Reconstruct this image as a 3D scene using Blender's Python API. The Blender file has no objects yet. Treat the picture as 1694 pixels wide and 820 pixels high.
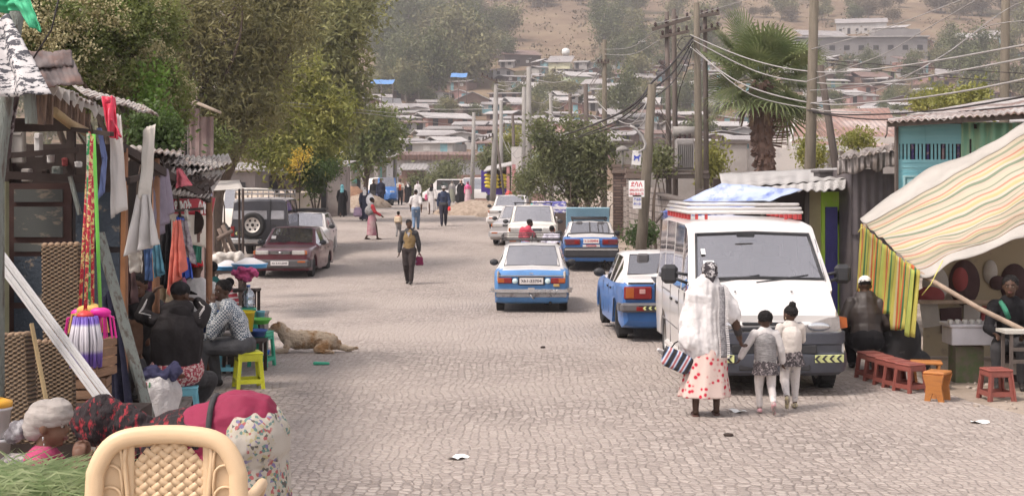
import bpy, math, random
import numpy as np
from mathutils import Vector, Matrix, Euler, noise
F=2400.0; CX=847.0; HY=300.0; CAMZ=2.4
R=math.radians
scene=bpy.context.scene
COL=scene.collection
rnd=random.Random(7)
def P(px,py,d): return Vector(((px-CX)*d/F, d, CAMZ-(py-HY)*d/F))
_zp=[(-60,.95),(0,.95),(5,.72),(7.3,.38),(9,.14),(11,.0),(17,-.02),(24,-.15),(32,-.4),(40,-.32),(50,0.0),(64,.45),(75,.55),(96,.8),(112,.85),(122,.6),(140,.6),(150,1.4),(200,6.6),(255,12.6),(330,23.5),(420,38),(520,61),(650,95),(900,165),(1300,240),(3000,300)]
def _lin(y,tab):
 if y<=tab[0][0]: return tab[0][1]
 for (a,b) in zip(tab,tab[1:]):
  if y<=b[0]:
   t=(y-a[0])/(b[0]-a[0])
   if b[0]<=140: t=t*t*(3-2*t)*.5+t*.5
   return a[1]+(b[1]-a[1])*t
 return tab[-1][1]
def gz(x,y):
 z=_lin(y,_zp)
 if y>150:
  k=min(1,(y-150)/120)
  z+=k*3.0*noise.noise(Vector((x*.012,y*.012,3.1)))+k*1.2*noise.noise(Vector((x*.05,y*.05,1.1)))
 return z
def G(px,d,dx=0):
 x=(px-CX)*d/F+dx
 return Vector((x,d,gz(x,d)))
def dist_for(px,py,lo=140,hi=800):
 for _ in range(40):
  m=(lo+hi)/2; x=(px-CX)*m/F
  s=HY-(gz(x,m)-CAMZ)*F/m
  if s>py: lo=m
  else: hi=m
 return (lo+hi)/2
# ---------- materials
MATS={}
def mat(name,col,rough=.8,var=.15,scale=3.0,bump=.0,bscale=30.0,metal=0.0,spec=.3,col2=None,thr=None,stretch=None,trans=0.0,coat=0.0):
 if name in MATS: return MATS[name]
 m=bpy.data.materials.new(name); m.use_nodes=True; nt=m.node_tree; n=nt.nodes; l=nt.links
 b=n['Principled BSDF']; b.inputs['Roughness'].default_value=rough; b.inputs['Metallic'].default_value=metal
 b.inputs['Specular IOR Level'].default_value=spec
 if coat: b.inputs['Coat Weight'].default_value=coat; b.inputs['Coat Roughness'].default_value=.08
 tc=n.new('ShaderNodeTexCoord'); src=tc.outputs['Object']
 if stretch:
  mp=n.new('ShaderNodeMapping'); mp.inputs['Scale'].default_value=stretch; l.new(src,mp.inputs['Vector']); src=mp.outputs['Vector']
 nz=n.new('ShaderNodeTexNoise'); nz.inputs['Scale'].default_value=scale; nz.inputs['Detail'].default_value=6; nz.inputs['Roughness'].default_value=.65
 l.new(src,nz.inputs['Vector'])
 cr=n.new('ShaderNodeValToRGB')
 c=list(col)
 if col2 is None:
  d=[max(0,v*(1-var)) for v in c]; u=[min(1,v*(1+var)) for v in c]; a,bb=.3,.7
 else:
  d=c; u=list(col2); a,bb=(thr if thr else (.42,.6))
 cr.color_ramp.elements[0].position=a; cr.color_ramp.elements[1].position=bb
 cr.color_ramp.elements[0].color=d+[1]; cr.color_ramp.elements[1].color=u+[1]
 l.new(nz.outputs['Fac'],cr.inputs['Fac']); l.new(cr.outputs['Color'],b.inputs['Base Color'])
 if bump:
  n2=n.new('ShaderNodeTexNoise'); n2.inputs['Scale'].default_value=bscale; n2.inputs['Detail'].default_value=4
  l.new(src,n2.inputs['Vector'])
  bp=n.new('ShaderNodeBump'); bp.inputs['Strength'].default_value=min(1,bump); bp.inputs['Distance'].default_value=.02*max(1,bump)
  l.new(n2.outputs['Fac'],bp.inputs['Height']); l.new(bp.outputs['Normal'],b.inputs['Normal'])
 if trans:
  tr=n.new('ShaderNodeBsdfTranslucent'); l.new(cr.outputs['Color'],tr.inputs['Color'])
  mx=n.new('ShaderNodeMixShader'); mx.inputs[0].default_value=trans
  l.new(b.outputs[0],mx.inputs[1]); l.new(tr.outputs[0],mx.inputs[2]); l.new(mx.outputs[0],n['Material Output'].inputs['Surface'])
 MATS[name]=m; return m
def glass(name,tint=(.3,.3,.32),f=.5,reflect=.5):
 if name in MATS: return MATS[name]
 m=bpy.data.materials.new(name); m.use_nodes=True; nt=m.node_tree; n=nt.nodes; l=nt.links
 n.remove(n['Principled BSDF'])
 t=n.new('ShaderNodeBsdfTransparent'); t.inputs[0].default_value=(*tint,1)
 g=n.new('ShaderNodeBsdfGlossy'); g.inputs['Roughness'].default_value=.04; g.inputs[0].default_value=(.95,.95,1,1)
 d=n.new('ShaderNodeBsdfDiffuse'); d.inputs[0].default_value=(.34,.32,.32,1)
 fr=n.new('ShaderNodeFresnel'); fr.inputs[0].default_value=1.45
 ad=n.new('ShaderNodeMath'); ad.operation='MULTIPLY_ADD'; ad.inputs[1].default_value=.9; ad.inputs[2].default_value=reflect*.62; ad.use_clamp=True
 l.new(fr.outputs[0],ad.inputs[0])
 m0=n.new('ShaderNodeMixShader'); m0.inputs[0].default_value=.16
 l.new(t.outputs[0],m0.inputs[1]); l.new(d.outputs[0],m0.inputs[2])
 mx=n.new('ShaderNodeMixShader'); l.new(ad.outputs[0],mx.inputs[0]); l.new(m0.outputs[0],mx.inputs[1]); l.new(g.outputs[0],mx.inputs[2])
 l.new(mx.outputs[0],n['Material Output'].inputs['Surface'])
 MATS[name]=m; return m
def nodes_of(m): return m.node_tree.nodes, m.node_tree.links
def corrug(name,col,col2=None,pitch=.076,axis='x',thr=(.45,.62),rough=.55,metal=.3,depth=.02,scale=1.5):
 if name in MATS: return MATS[name]
 m=mat(name,col,rough=rough,metal=metal,col2=col2 or [v*.8 for v in col],thr=thr,scale=scale,spec=.4)
 n,l=nodes_of(m); tc=n.new('ShaderNodeTexCoord'); sp=n.new('ShaderNodeSeparateXYZ'); l.new(tc.outputs['Object'],sp.inputs[0])
 mu=n.new('ShaderNodeMath'); mu.operation='MULTIPLY'; mu.inputs[1].default_value=2*math.pi/pitch
 l.new(sp.outputs['XYZ'.index(axis.upper())],mu.inputs[0])
 si=n.new('ShaderNodeMath'); si.operation='SINE'; l.new(mu.outputs[0],si.inputs[0])
 bp=n.new('ShaderNodeBump'); bp.inputs['Strength'].default_value=1; bp.inputs['Distance'].default_value=depth
 l.new(si.outputs[0],bp.inputs['Height']); l.new(bp.outputs['Normal'],n['Principled BSDF'].inputs['Normal'])
 return m
# ---------- mesh builder
class MB:
 def __init__(s): s.v=[]; s.f=[]; s.mi=[]; s.uv={}; s.sm=[]
 def add(s,vs,fs,mi=0,smooth=False):
  o=len(s.v); s.v+= [tuple(v) for v in vs]
  for f in fs: s.f.append([i+o for i in f]); s.mi.append(mi); s.sm.append(smooth)
  return o
 def box(s,c,sz,rot=None,mi=0,taper=1.0,bev=0.0):
  x,y,z=[a/2 for a in sz]
  if bev:
   b=min(bev,x*.9,y*.9,z*.9); pts=[]
   for (zz,q) in ((-z,b),(-z+b,0),(z-b,0),(z,b)):
    t=taper if zz>0 else 1
    X=(x-q)*t; Y=(y-q)*t; bb=max(b-q,0.0005) if q else b
    for (sx,sy,k) in ((1,-1,0),(1,-1,1),(1,1,0),(1,1,1),(-1,1,0),(-1,1,1),(-1,-1,0),(-1,-1,1)):
     if (sx,sy) in ((1,-1),(-1,1)):
      p=(sx*(X-(bb if k==0 else 0)), sy*(Y-(bb if k==1 else 0)))
     else:
      p=(sx*(X-(bb if k==1 else 0)), sy*(Y-(bb if k==0 else 0)))
     pts.append(Vector((p[0],p[1],zz)))
   fs=[[7,6,5,4,3,2,1,0],[24+i for i in range(8)]]
   for r in range(3):
    for i in range(8):
     j=(i+1)%8; fs.append([r*8+i,r*8+j,r*8+8+j,r*8+8+i])
  else:
   pts=[Vector((sx*x*(taper if sz_>0 else 1),sy*y*(taper if sz_>0 else 1),sz_*z)) for sz_ in (-1,1) for (sx,sy) in ((-1,-1),(1,-1),(1,1),(-1,1))]
   fs=[[3,2,1,0],[4,5,6,7],[0,1,5,4],[1,2,6,5],[2,3,7,6],[3,0,4,7]]
  M=Matrix.Identity(3) if rot is None else (rot if isinstance(rot,Matrix) else Euler(rot).to_matrix())
  c=Vector(c); s.add([M@p+c for p in pts],fs,mi)
  return s
 def frame(s,a,b,up=Vector((0,0,1))):
  d=(Vector(b)-Vector(a)).normalized()
  if abs(d.dot(up))>.98: up=Vector((0,1,0)) if abs(d.y)<.9 else Vector((1,0,0))
  x=d.cross(up).normalized(); y=x.cross(d).normalized(); return x,y,d
 def bar(s,a,b,w,h=None,mi=0):
  h=h or w; a=Vector(a); b=Vector(b); x,y,d=s.frame(a,b)
  M=Matrix((x,d,y)).transposed(); return s.box((a+b)/2,(w,(b-a).length,h),M,mi)
 def tube(s,pts,r,n=8,mi=0,caps=True,closed=False,smooth=True,flat=1.0):
  pts=[Vector(p) for p in pts]; m=len(pts)
  rs=r if isinstance(r,(list,tuple)) else [r]*m
  o=len(s.v); vs=[]; px=None
  for i,p in enumerate(pts):
   if closed: t=pts[(i+1)%m]-pts[i-1]
   else: t=pts[min(i+1,m-1)]-pts[max(i-1,0)]
   if t.length<1e-9: t=Vector((0,0,1))
   t.normalize()
   if px is None:
    up=Vector((0,0,1)) if abs(t.z)<.9 else Vector((0,1,0))
    px=t.cross(up).normalized()
   px=(px-t*px.dot(t));
   if px.length<1e-6: px=t.orthogonal()
   px.normalize(); py=t.cross(px)
   for k in range(n):
    a=2*math.pi*k/n; vs.append(p+px*math.cos(a)*rs[i]+py*math.sin(a)*rs[i]*flat)
  fs=[]
  for i in range(m if closed else m-1):
   j=(i+1)%m
   for k in range(n):
    q=(k+1)%n; fs.append([i*n+k,i*n+q,j*n+q,j*n+k])
  s.add(vs,fs,mi,smooth)
  if caps and not closed:
   s.f.append([o+k for k in range(n)][::-1]); s.mi.append(mi); s.sm.append(False)
   s.f.append([o+(m-1)*n+k for k in range(n)]); s.mi.append(mi); s.sm.append(False)
  return s
 def lathe(s,prof,c=(0,0,0),n=24,mi=0,axis='z',smooth=True,arc=None,rot=None,sx=1,sy=1):
  c=Vector(c); vs=[]; m=len(prof)
  for (r,z) in prof:
   for k in range(n):
    a=2*math.pi*k/n; p=Vector((r*math.cos(a)*sx,r*math.sin(a)*sy,z))
    if axis=='x': p=Vector((p.z,p.x,p.y))
    elif axis=='y': p=Vector((p.y,p.z,p.x))
    if rot: p=rot@p
    vs.append(p+c)
  fs=[[i*n+k,i*n+(k+1)%n,(i+1)*n+(k+1)%n,(i+1)*n+k] for i in range(m-1) for k in range(n)]
  o=s.add(vs,fs,mi,smooth)
  if prof[0][0]>1e-6: s.f.append([o+k for k in range(n)][::-1]); s.mi.append(mi); s.sm.append(False)
  if prof[-1][0]>1e-6: s.f.append([o+(m-1)*n+k for k in range(n)]); s.mi.append(mi); s.sm.append(False)
  return s
 def ell(s,c,r,rot=None,n=14,m=9,mi=0):
  M=Matrix.Identity(3) if rot is None else (rot if isinstance(rot,Matrix) else Euler(rot).to_matrix())
  c=Vector(c); r=r if isinstance(r,(tuple,list)) else (r,r,r); vs=[c+M@Vector((0,0,-r[2]))]
  for i in range(1,m):
   t=math.pi*i/m
   for k in range(n):
    a=2*math.pi*k/n; vs.append(c+M@Vector((r[0]*math.sin(t)*math.cos(a),r[1]*math.sin(t)*math.sin(a),-r[2]*math.cos(t))))
  vs.append(c+M@Vector((0,0,r[2]))); fs=[]
  for k in range(n): fs.append([0,1+(k+1)%n,1+k])
  for i in range(m-2):
   for k in range(n): fs.append([1+i*n+k,1+i*n+(k+1)%n,1+(i+1)*n+(k+1)%n,1+(i+1)*n+k])
  L=len(vs)-1
  for k in range(n): fs.append([L,L-n+k,L-n+(k+1)%n])
  s.add(vs,fs,mi,True); return s
 def cap(s,a,b,ra,rb=None,n=12,mi=0,flat=1.0,lat=None):
  rb=ra if rb is None else rb; a=Vector(a); b=Vector(b); d=b-a; L=d.length
  d=d.normalized() if L>1e-6 else Vector((0,0,1))
  X=Vector(lat) if lat is not None else d.orthogonal()
  X=(X-d*X.dot(d)); X=X.normalized() if X.length>1e-5 else d.orthogonal().normalized(); Y=d.cross(X)
  rings=[]
  for t in (-80,-50,-20): rings.append((a+d*ra*math.sin(R(t)),ra*math.cos(R(t))))
  rings.append((a,ra)); rings.append((b,rb))
  for t in (20,50,80): rings.append((b+d*rb*math.sin(R(t)),rb*math.cos(R(t))))
  vs=[c+(X*math.cos(2*math.pi*k/n)+Y*math.sin(2*math.pi*k/n)*flat)*r for c,r in rings for k in range(n)]
  fs=[[i*n+k,i*n+(k+1)%n,(i+1)*n+(k+1)%n,(i+1)*n+k] for i in range(len(rings)-1) for k in range(n)]
  o=s.add(vs,fs,mi,True)
  s.f.append([o+k for k in range(n)][::-1]); s.mi.append(mi); s.sm.append(True)
  e=o+(len(rings)-1)*n; s.f.append([e+k for k in range(n)]); s.mi.append(mi); s.sm.append(True)
  return s
 def prism(s,poly,z0,z1,mi=0,M=None,smooth=False):
  n=len(poly); vs=[Vector((x,y,z0)) for x,y in poly]+[Vector((x,y,z1)) for x,y in poly]
  if M is not None: vs=[M@v for v in vs]
  s.add(vs,[list(range(n))[::-1],[n+i for i in range(n)]]+[[i,(i+1)%n,n+(i+1)%n,n+i] for i in range(n)],mi,smooth); return s
 def sheet(s,fn,nu,nv,mi=0,smooth=True,uvscale=(1,1)):
  o=s.add([fn(i/nu,j/nv) for j in range(nv+1) for i in range(nu+1)],[],mi)
  for j in range(nv):
   for i in range(nu):
    a=o+j*(nu+1)+i; s.uv[len(s.f)]=[(i/nu,j/nv),((i+1)/nu,j/nv),((i+1)/nu,(j+1)/nv),(i/nu,(j+1)/nv)]
    s.f.append([a,a+1,a+nu+2,a+nu+1]); s.mi.append(mi); s.sm.append(smooth)
  return s
 def xform(s,M): s.v=[tuple(M@Vector(v)) for v in s.v]; return s
 def mesh(s,name):
  me=bpy.data.meshes.new(name); me.from_pydata(s.v,[],s.f)
  if s.f:
   me.polygons.foreach_set('material_index',s.mi); me.polygons.foreach_set('use_smooth',s.sm)
  if s.uv:
   u=me.uv_layers.new(name='UVMap')
   for p in me.polygons:
    q=s.uv.get(p.index)
    if q:
     for li,c in zip(p.loop_indices,q): u.data[li].uv=c
  me.update(); return me
def setp(o,label=None,cat=None,group=None,kind=None):
 if label: o['label']=label
 if cat: o['category']=cat
 if group: o['group']=group
 if kind: o['kind']=kind
 return o
def thing(name,label,cat,loc=(0,0,0),rotz=0.0,group=None):
 o=bpy.data.objects.new(name,None); COL.objects.link(o); o.location=loc; o.rotation_euler=(0,0,rotz); o.empty_display_size=.1
 return setp(o,label,cat,group)
def obj(name,mb,m,parent=None,world=False,sharp=None,label=None,solid=0.0,rot=None):
 me=mb.mesh(name) if isinstance(mb,MB) else mb
 if world and parent is not None:
  p=parent; M=Matrix.Identity(4)
  while p is not None:
   M=(Matrix.Translation(p.location)@p.rotation_euler.to_matrix().to_4x4())@M; p=p.parent
  me.transform(M.inverted())
 for q in (m if isinstance(m,(list,tuple)) else [m]): me.materials.append(q)
 if sharp:
  try: me.set_sharp_from_angle(angle=R(sharp))
  except Exception: pass
 o=bpy.data.objects.new(name,me); COL.objects.link(o)
 if parent is not None: o.parent=parent
 if label: o['label']=label
 if rot: o.rotation_euler=rot
 if solid:
  md=o.modifiers.new('thick','SOLIDIFY'); md.thickness=solid; md.offset=0
 return o
def single(name,mb,m,label,cat,group=None,origin=None,kind=None,**k):
 me=mb.mesh(name) if isinstance(mb,MB) else mb
 if origin is None:
  vs=[v.co for v in me.vertices]; zx=min(v.z for v in vs)
  origin=Vector((sum(v.x for v in vs)/len(vs),sum(v.y for v in vs)/len(vs),zx))
 origin=Vector(origin); me.transform(Matrix.Translation(-origin))
 o=obj(name,me,m,**k); o.location=origin
 return setp(o,label,cat,group,kind)
def copy_thing(o,loc,rotz=None,label=None,scale=None):
 def cp(a,par):
  c=a.copy(); COL.objects.link(c)
  if par is not None: c.parent=par
  for ch in a.children: cp(ch,c)
  return c
 c=cp(o,None); c.location=loc
 if rotz is not None: c.rotation_euler=(0,0,rotz)
 if scale is not None: c.scale=(scale,)*3 if isinstance(scale,(int,float)) else scale
 if label: c['label']=label
 return c
_fontcol=[]
def text_mesh(txt,size,extrude=.001,bold=0.0,width=None):
 cu=bpy.data.curves.new('txt','FONT'); cu.body=txt; cu.size=size; cu.extrude=extrude; cu.offset=bold; cu.align_x='CENTER'; cu.align_y='CENTER'; cu.resolution_u=3
 o=bpy.data.objects.new('txt',cu); COL.objects.link(o); bpy.context.view_layer.update()
 me=bpy.data.meshes.new_from_object(o); COL.objects.unlink(o); bpy.data.objects.remove(o)
 if width and len(me.vertices):
  xs=[v.co.x for v in me.vertices]; w=max(xs)-min(xs)
  if w>0: me.transform(Matrix.Diagonal((width/w,1,1,1)))
 return me
def text_obj(name,txt,size,m,parent,M,extrude=.002,bold=0.0,width=None):
 me=text_mesh(txt,size,extrude,bold,width); me.transform(M); return obj(name,me,m,parent)
def facing(loc,right,up):
 r=Vector(right).normalized(); u=Vector(up).normalized(); n=r.cross(u)
 M=Matrix((r,u,n)).transposed().to_4x4(); M.translation=Vector(loc); return M
_dg=[None]
def realize(me,voxel=None,smooth=0,fold=0,fscale=(4,4,2),seed=0,smf=.5):
 o=bpy.data.objects.new('t',me); COL.objects.link(o)
 if voxel:
  r=o.modifiers.new('r','REMESH'); r.mode='VOXEL'; r.voxel_size=voxel; r.use_smooth_shade=True
 if smooth:
  q=o.modifiers.new('s','SMOOTH'); q.factor=smf; q.iterations=smooth
 dg=bpy.context.evaluated_depsgraph_get(); ev=o.evaluated_get(dg); nm=bpy.data.meshes.new_from_object(ev)
 COL.objects.unlink(o); bpy.data.objects.remove(o); bpy.data.meshes.remove(me)
 if fold:
  nv=len(nm.vertices); co=np.empty(nv*3); nm.vertices.foreach_get('co',co); co=co.reshape(-1,3)
  no=np.empty(nv*3); nm.vertices.foreach_get('normal',no); no=no.reshape(-1,3)
  fx,fy,fz=fscale
  for i in range(nv):
   c=co[i]; h=noise.noise(Vector((c[0]*fx+seed,c[1]*fy,c[2]*fz)))+.5*noise.noise(Vector((c[0]*fx*2.3,c[1]*fy*2.3+seed,c[2]*fz*2.3)))
   co[i]+=no[i]*h*fold
  nm.vertices.foreach_set('co',co.ravel()); nm.update()
 nm.shade_smooth() if hasattr(nm,'shade_smooth') else None
 return nm
def blob(mb,voxel,smooth=2,fold=0,fscale=(6,6,3),seed=0):
 return realize(mb.mesh('b'),voxel,smooth,fold,fscale,seed)
def leaf_mesh(name,clumps,n,size,aspect=.45,seed=0,droop=0.0,flat=.0,curl=False,per=12):
 g=np.random.default_rng(seed)
 vol=np.array([c[1][0]*c[1][1]*c[1][2] for c in clumps])**.75; pr=vol/vol.sum()
 nc=max(1,n//per); idx=g.choice(len(clumps),nc,p=pr)
 C=np.array([list(c[0]) for c in clumps])[idx]; Rr=np.array([list(c[1]) for c in clumps])[idx]
 d=g.normal(size=(nc,3)); d/=np.linalg.norm(d,axis=1)[:,None]; rad=g.uniform(.25,1.05,nc)**.6
 cc=C+d*Rr*rad[:,None]
 cc=np.repeat(cc,per,axis=0); out=np.repeat(d,per,axis=0)
 N=len(cc); pos=cc+g.normal(size=(N,3))*size*1.5
 ax=out*.5+g.normal(size=(N,3))*.8; ax[:,2]-=droop; ax/=np.linalg.norm(ax,axis=1)[:,None]
 nn=g.normal(size=(N,3)); nn[:,2]+=flat*2; b=np.cross(ax,nn); b/=np.linalg.norm(b,axis=1)[:,None]+1e-9
 s=size*g.uniform(.6,1.3,N)[:,None]
 v=np.empty((N,4,3)); v[:,0]=pos; v[:,1]=pos+ax*s*.5+b*s*aspect*.5; v[:,2]=pos+ax*s; v[:,3]=pos+ax*s*.5-b*s*aspect*.5
 me=bpy.data.meshes.new(name); me.vertices.add(N*4); me.vertices.foreach_set('co',v.ravel())
 me.loops.add(N*4); me.loops.foreach_set('vertex_index',np.arange(N*4,dtype=np.int32))
 me.polygons.add(N); me.polygons.foreach_set('loop_start',np.arange(0,N*4,4,dtype=np.int32))
 try: me.polygons.foreach_set('loop_total',np.full(N,4,dtype=np.int32))
 except Exception: pass
 me.update(calc_edges=True); return me
# ---------- camera, light, air
cam=bpy.data.cameras.new('camera'); co=bpy.data.objects.new('camera',cam); COL.objects.link(co); scene.camera=co
co.location=(0,0,CAMZ); co.rotation_euler=(R(90),0,0); cam.sensor_width=36; cam.lens=36*F/1694
cam.shift_y=-(410-HY)/1694; cam.clip_end=6000; cam.clip_start=.1
w=bpy.data.worlds.new('World'); scene.world=w; w.use_nodes=True; n=w.node_tree.nodes; l=w.node_tree.links
SUN_EL,SUN_AZ=R(56),R(-50)
sky=n.new('ShaderNodeTexSky'); sky.sky_type='NISHITA'; sky.sun_disc=False; sky.sun_elevation=SUN_EL; sky.sun_rotation=R(230); sky.dust_density=5; sky.air_density=1.0; sky.altitude=1500
hs=n.new('ShaderNodeHueSaturation'); hs.inputs['Saturation'].default_value=.25; l.new(sky.outputs[0],hs.inputs['Color'])
tc=n.new('ShaderNodeTexCoord'); cn=n.new('ShaderNodeTexNoise'); cn.inputs['Scale'].default_value=2.6; cn.inputs['Detail'].default_value=7; cn.inputs['Roughness'].default_value=.6; l.new(tc.outputs['Generated'],cn.inputs[0])
cc=n.new('ShaderNodeValToRGB'); cc.color_ramp.elements[0].position=.36; cc.color_ramp.elements[0].color=(.62,.59,.58,1); cc.color_ramp.elements[1].position=.66; cc.color_ramp.elements[1].color=(1.0,.93,.88,1); l.new(cn.outputs[0],cc.inputs[0])
cm=n.new('ShaderNodeMix'); cm.data_type='RGBA'; cm.blend_type='MULTIPLY'; cm.inputs['Factor'].default_value=1; l.new(hs.outputs[0],cm.inputs['A']); l.new(cc.outputs[0],cm.inputs['B'])
l.new(cm.outputs['Result'],n['Background'].inputs[0]); n['Background'].inputs[1].default_value=.15
sd=bpy.data.lights.new('sun','SUN'); sd.energy=1.6; sd.angle=R(14); sd.color=(1,.90,.82)
so=bpy.data.objects.new('sun',sd); COL.objects.link(so)
dirv=Vector((-.62,-.35,1.05)).normalized(); so.rotation_euler=dirv.to_track_quat('Z','Y').to_euler(); so.location=(0,0,60)
sky.sun_elevation=math.asin(dirv.z); sky.sun_rotation=math.atan2(dirv.x,dirv.y)
vs=scene.view_settings; vs.view_transform='Standard'; vs.look='None'; vs.gamma=1; vs.exposure=1.54; vs.use_curve_mapping=False
c=scene.cycles; c.max_bounces=6; c.diffuse_bounces=3; c.glossy_bounces=3; c.transmission_bounces=4; c.volume_bounces=0; c.transparent_max_bounces=12
c.use_denoising=True; c.use_adaptive_sampling=True; c.adaptive_threshold=.03; c.caustics_reflective=False; c.caustics_refractive=False; c.sample_clamp_indirect=4
c.volume_step_rate=10
# ---------- ground: one sheet to the horizon, the cobbled road 4 mm above it
xs=[-1400,-900,-600,-420,-330,-270]+[-240+ i*8 for i in range(0,18)]+[-100+i*5 for i in range(13)]+[-38,-34,-30,-27,-24,-21,-18,-16,-14,-12,-10,-8,-6,-4,-2,0,2,4,6,8,10,12,14,16,18,21,24,27,30,34,38]+[45+i*5 for i in range(12)]+[104+i*8 for i in range(18)]+[270,330,420,600,900,1400]
ys=[-60,-20,-5,0,1,2,3,4,5,6,7,7.7,8.4,9,9.6,10.3,11,12,13,14,15,16,17]+[18+i for i in range(0,48)]+[66+2*i for i in range(28)]+[122+4*i for i in range(60)]+[362+10*i for i in range(44)]+[810,850,900,1000,1150,1300,1700,2300,3000]
g=MB(); g.add([(x,y,gz(x,y)) for y in ys for x in xs],[[j*len(xs)+i,j*len(xs)+i+1,(j+1)*len(xs)+i+1,(j+1)*len(xs)+i] for j in range(len(ys)-1) for i in range(len(xs)-1)],0,True)
gm=mat('dirt',(.22,.175,.135),rough=.95,scale=.8,col2=(.36,.30,.25),thr=(.35,.65),bump=1.5,bscale=9)
hm=bpy.data.materials.new('hill_grass'); hm.use_nodes=True; n,l=nodes_of(hm); tc=n.new('ShaderNodeTexCoord')
def N(kind,**k):
 q=n.new(kind)
 for a,b in k.items(): setattr(q,a,b)
 return q
n1=N('ShaderNodeTexNoise'); n1.inputs['Scale'].default_value=.03; n1.inputs['Detail'].default_value=8; n1.inputs['Roughness'].default_value=.7
mp=N('ShaderNodeMapping'); mp.inputs['Scale'].default_value=(1,.7,4); l.new(tc.outputs['Object'],mp.inputs[0]); l.new(mp.outputs[0],n1.inputs[0])
cr=N('ShaderNodeValToRGB'); e=cr.color_ramp.elements; e[0].position=.40; e[0].color=(.075,.065,.04,1); e[1].position=.6; e[1].color=(.225,.17,.115,1)
e2=cr.color_ramp.elements.new(.46); e2.color=(.17,.12,.085,1)
l.new(n1.outputs[0],cr.inputs[0]); l.new(cr.outputs[0],n['Principled BSDF'].inputs['Base Color']); n['Principled BSDF'].inputs['Roughness'].default_value=1
n['Principled BSDF'].inputs['Specular IOR Level'].default_value=.05
me=g.mesh('ground'); me.materials.append(gm); me.materials.append(hm)
for p in me.polygons:
 if p.center.y>150: p.material_index=1
o=bpy.data.objects.new('ground',me); COL.objects.link(o); setp(o,kind='structure')
def road_l(y): return _lin2(y,[(-20,-3.9),(18,-4.1),(23,-4.8),(30,-6.8),(40,-8.4),(60,-10.5),(80,-12),(95,-13),(118,-15)])
def road_r(y): return _lin2(y,[(-20,5.6),(14,5.4),(17,5.05),(22,4.8),(40,4.3),(52,3.4),(60,1.6),(70,-.6),(80,-1.6),(95,-1.0),(105,2),(118,5)])
def _lin2(y,t):
 if y<=t[0][0]: return t[0][1]
 for a,b in zip(t,t[1:]):
  if y<=b[0]: return a[1]+(b[1]-a[1])*(y-a[0])/(b[0]-a[0])
 return t[-1][1]
cb=bpy.data.materials.new('cobblestones'); cb.use_nodes=True; n,l=nodes_of(cb); b=n['Principled BSDF']
tc=n.new('ShaderNodeTexCoord')
def N(kind,**k):
 q=n.new(kind)
 for a,bb in k.items(): setattr(q,a,bb)
 return q
wn=N('ShaderNodeTexNoise'); wn.inputs['Scale'].default_value=.55; wn.inputs['Detail'].default_value=2; l.new(tc.outputs['Object'],wn.inputs[0])
wm=N('ShaderNodeVectorMath',operation='MULTIPLY_ADD'); wm.inputs[1].default_value=(.35,1.0,0); l.new(wn.outputs['Color'],wm.inputs[0]); l.new(tc.outputs['Object'],wm.inputs[2])
mp=N('ShaderNodeMapping'); mp.inputs['Scale'].default_value=(1,1,0); l.new(wm.outputs[0],mp.inputs[0])
vd=N('ShaderNodeTexVoronoi',feature='DISTANCE_TO_EDGE'); vd.inputs['Scale'].default_value=11.8; vd.inputs['Randomness'].default_value=.5
vc=N('ShaderNodeTexVoronoi',feature='F1'); vc.inputs['Scale'].default_value=11.8; vc.inputs['Randomness'].default_value=.5
l.new(mp.outputs[0],vd.inputs[0]); l.new(mp.outputs[0],vc.inputs[0])
jr=N('ShaderNodeMapRange'); jr.inputs['From Min'].default_value=.015; jr.inputs['From Max'].default_value=.09; l.new(vd.outputs['Distance'],jr.inputs[0])
big=N('ShaderNodeTexNoise'); big.inputs['Scale'].default_value=.28; big.inputs['Detail'].default_value=6; l.new(tc.outputs['Object'],big.inputs[0])
dust=N('ShaderNodeMapRange'); dust.inputs['From Min'].default_value=.38; dust.inputs['From Max'].default_value=.62; dust.inputs['To Min'].default_value=.12; dust.inputs['To Max'].default_value=.82; l.new(big.outputs[0],dust.inputs[0])
sc=N('ShaderNodeValToRGB'); sc.color_ramp.elements[0].color=(.23,.195,.175,1); sc.color_ramp.elements[1].color=(.43,.375,.34,1)
sx=N('ShaderNodeSeparateColor'); l.new(vc.outputs['Color'],sx.inputs[0]); l.new(sx.outputs[0],sc.inputs[0])
fn=N('ShaderNodeTexNoise'); fn.inputs['Scale'].default_value=40; fn.inputs['Detail'].default_value=5; l.new(tc.outputs['Object'],fn.inputs[0])
mxj=N('ShaderNodeMix',data_type='RGBA'); mxj.inputs['A'].default_value=(.17,.138,.12,1); l.new(jr.outputs[0],mxj.inputs['Factor']); l.new(sc.outputs[0],mxj.inputs['B'])
mxd=N('ShaderNodeMix',data_type='RGBA'); mxd.inputs['B'].default_value=(.39,.335,.30,1); l.new(dust.outputs[0],mxd.inputs['Factor']); l.new(mxj.outputs['Result'],mxd.inputs['A'])
mxf=N('ShaderNodeMix',data_type='RGBA',blend_type='MULTIPLY'); mxf.inputs['Factor'].default_value=.35; l.new(mxd.outputs['Result'],mxf.inputs['A'])
fr=N('ShaderNodeValToRGB'); fr.color_ramp.elements[0].position=.3; fr.color_ramp.elements[0].color=(.55,.52,.5,1); fr.color_ramp.elements[1].position=.6; l.new(fn.outputs[0],fr.inputs[0]); l.new(fr.outputs[0],mxf.inputs['B'])
l.new(mxf.outputs['Result'],b.inputs['Base Color']); b.inputs['Roughness'].default_value=.78; b.inputs['Specular IOR Level'].default_value=.35
hr=N('ShaderNodeMapRange',interpolation_type='SMOOTHSTEP'); hr.inputs['From Max'].default_value=.22; l.new(vd.outputs['Distance'],hr.inputs[0])
ha=N('ShaderNodeMath',operation='MULTIPLY_ADD'); ha.inputs[1].default_value=.5; l.new(sx.outputs[1],ha.inputs[0]); l.new(hr.outputs[0],ha.inputs[2])
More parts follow.
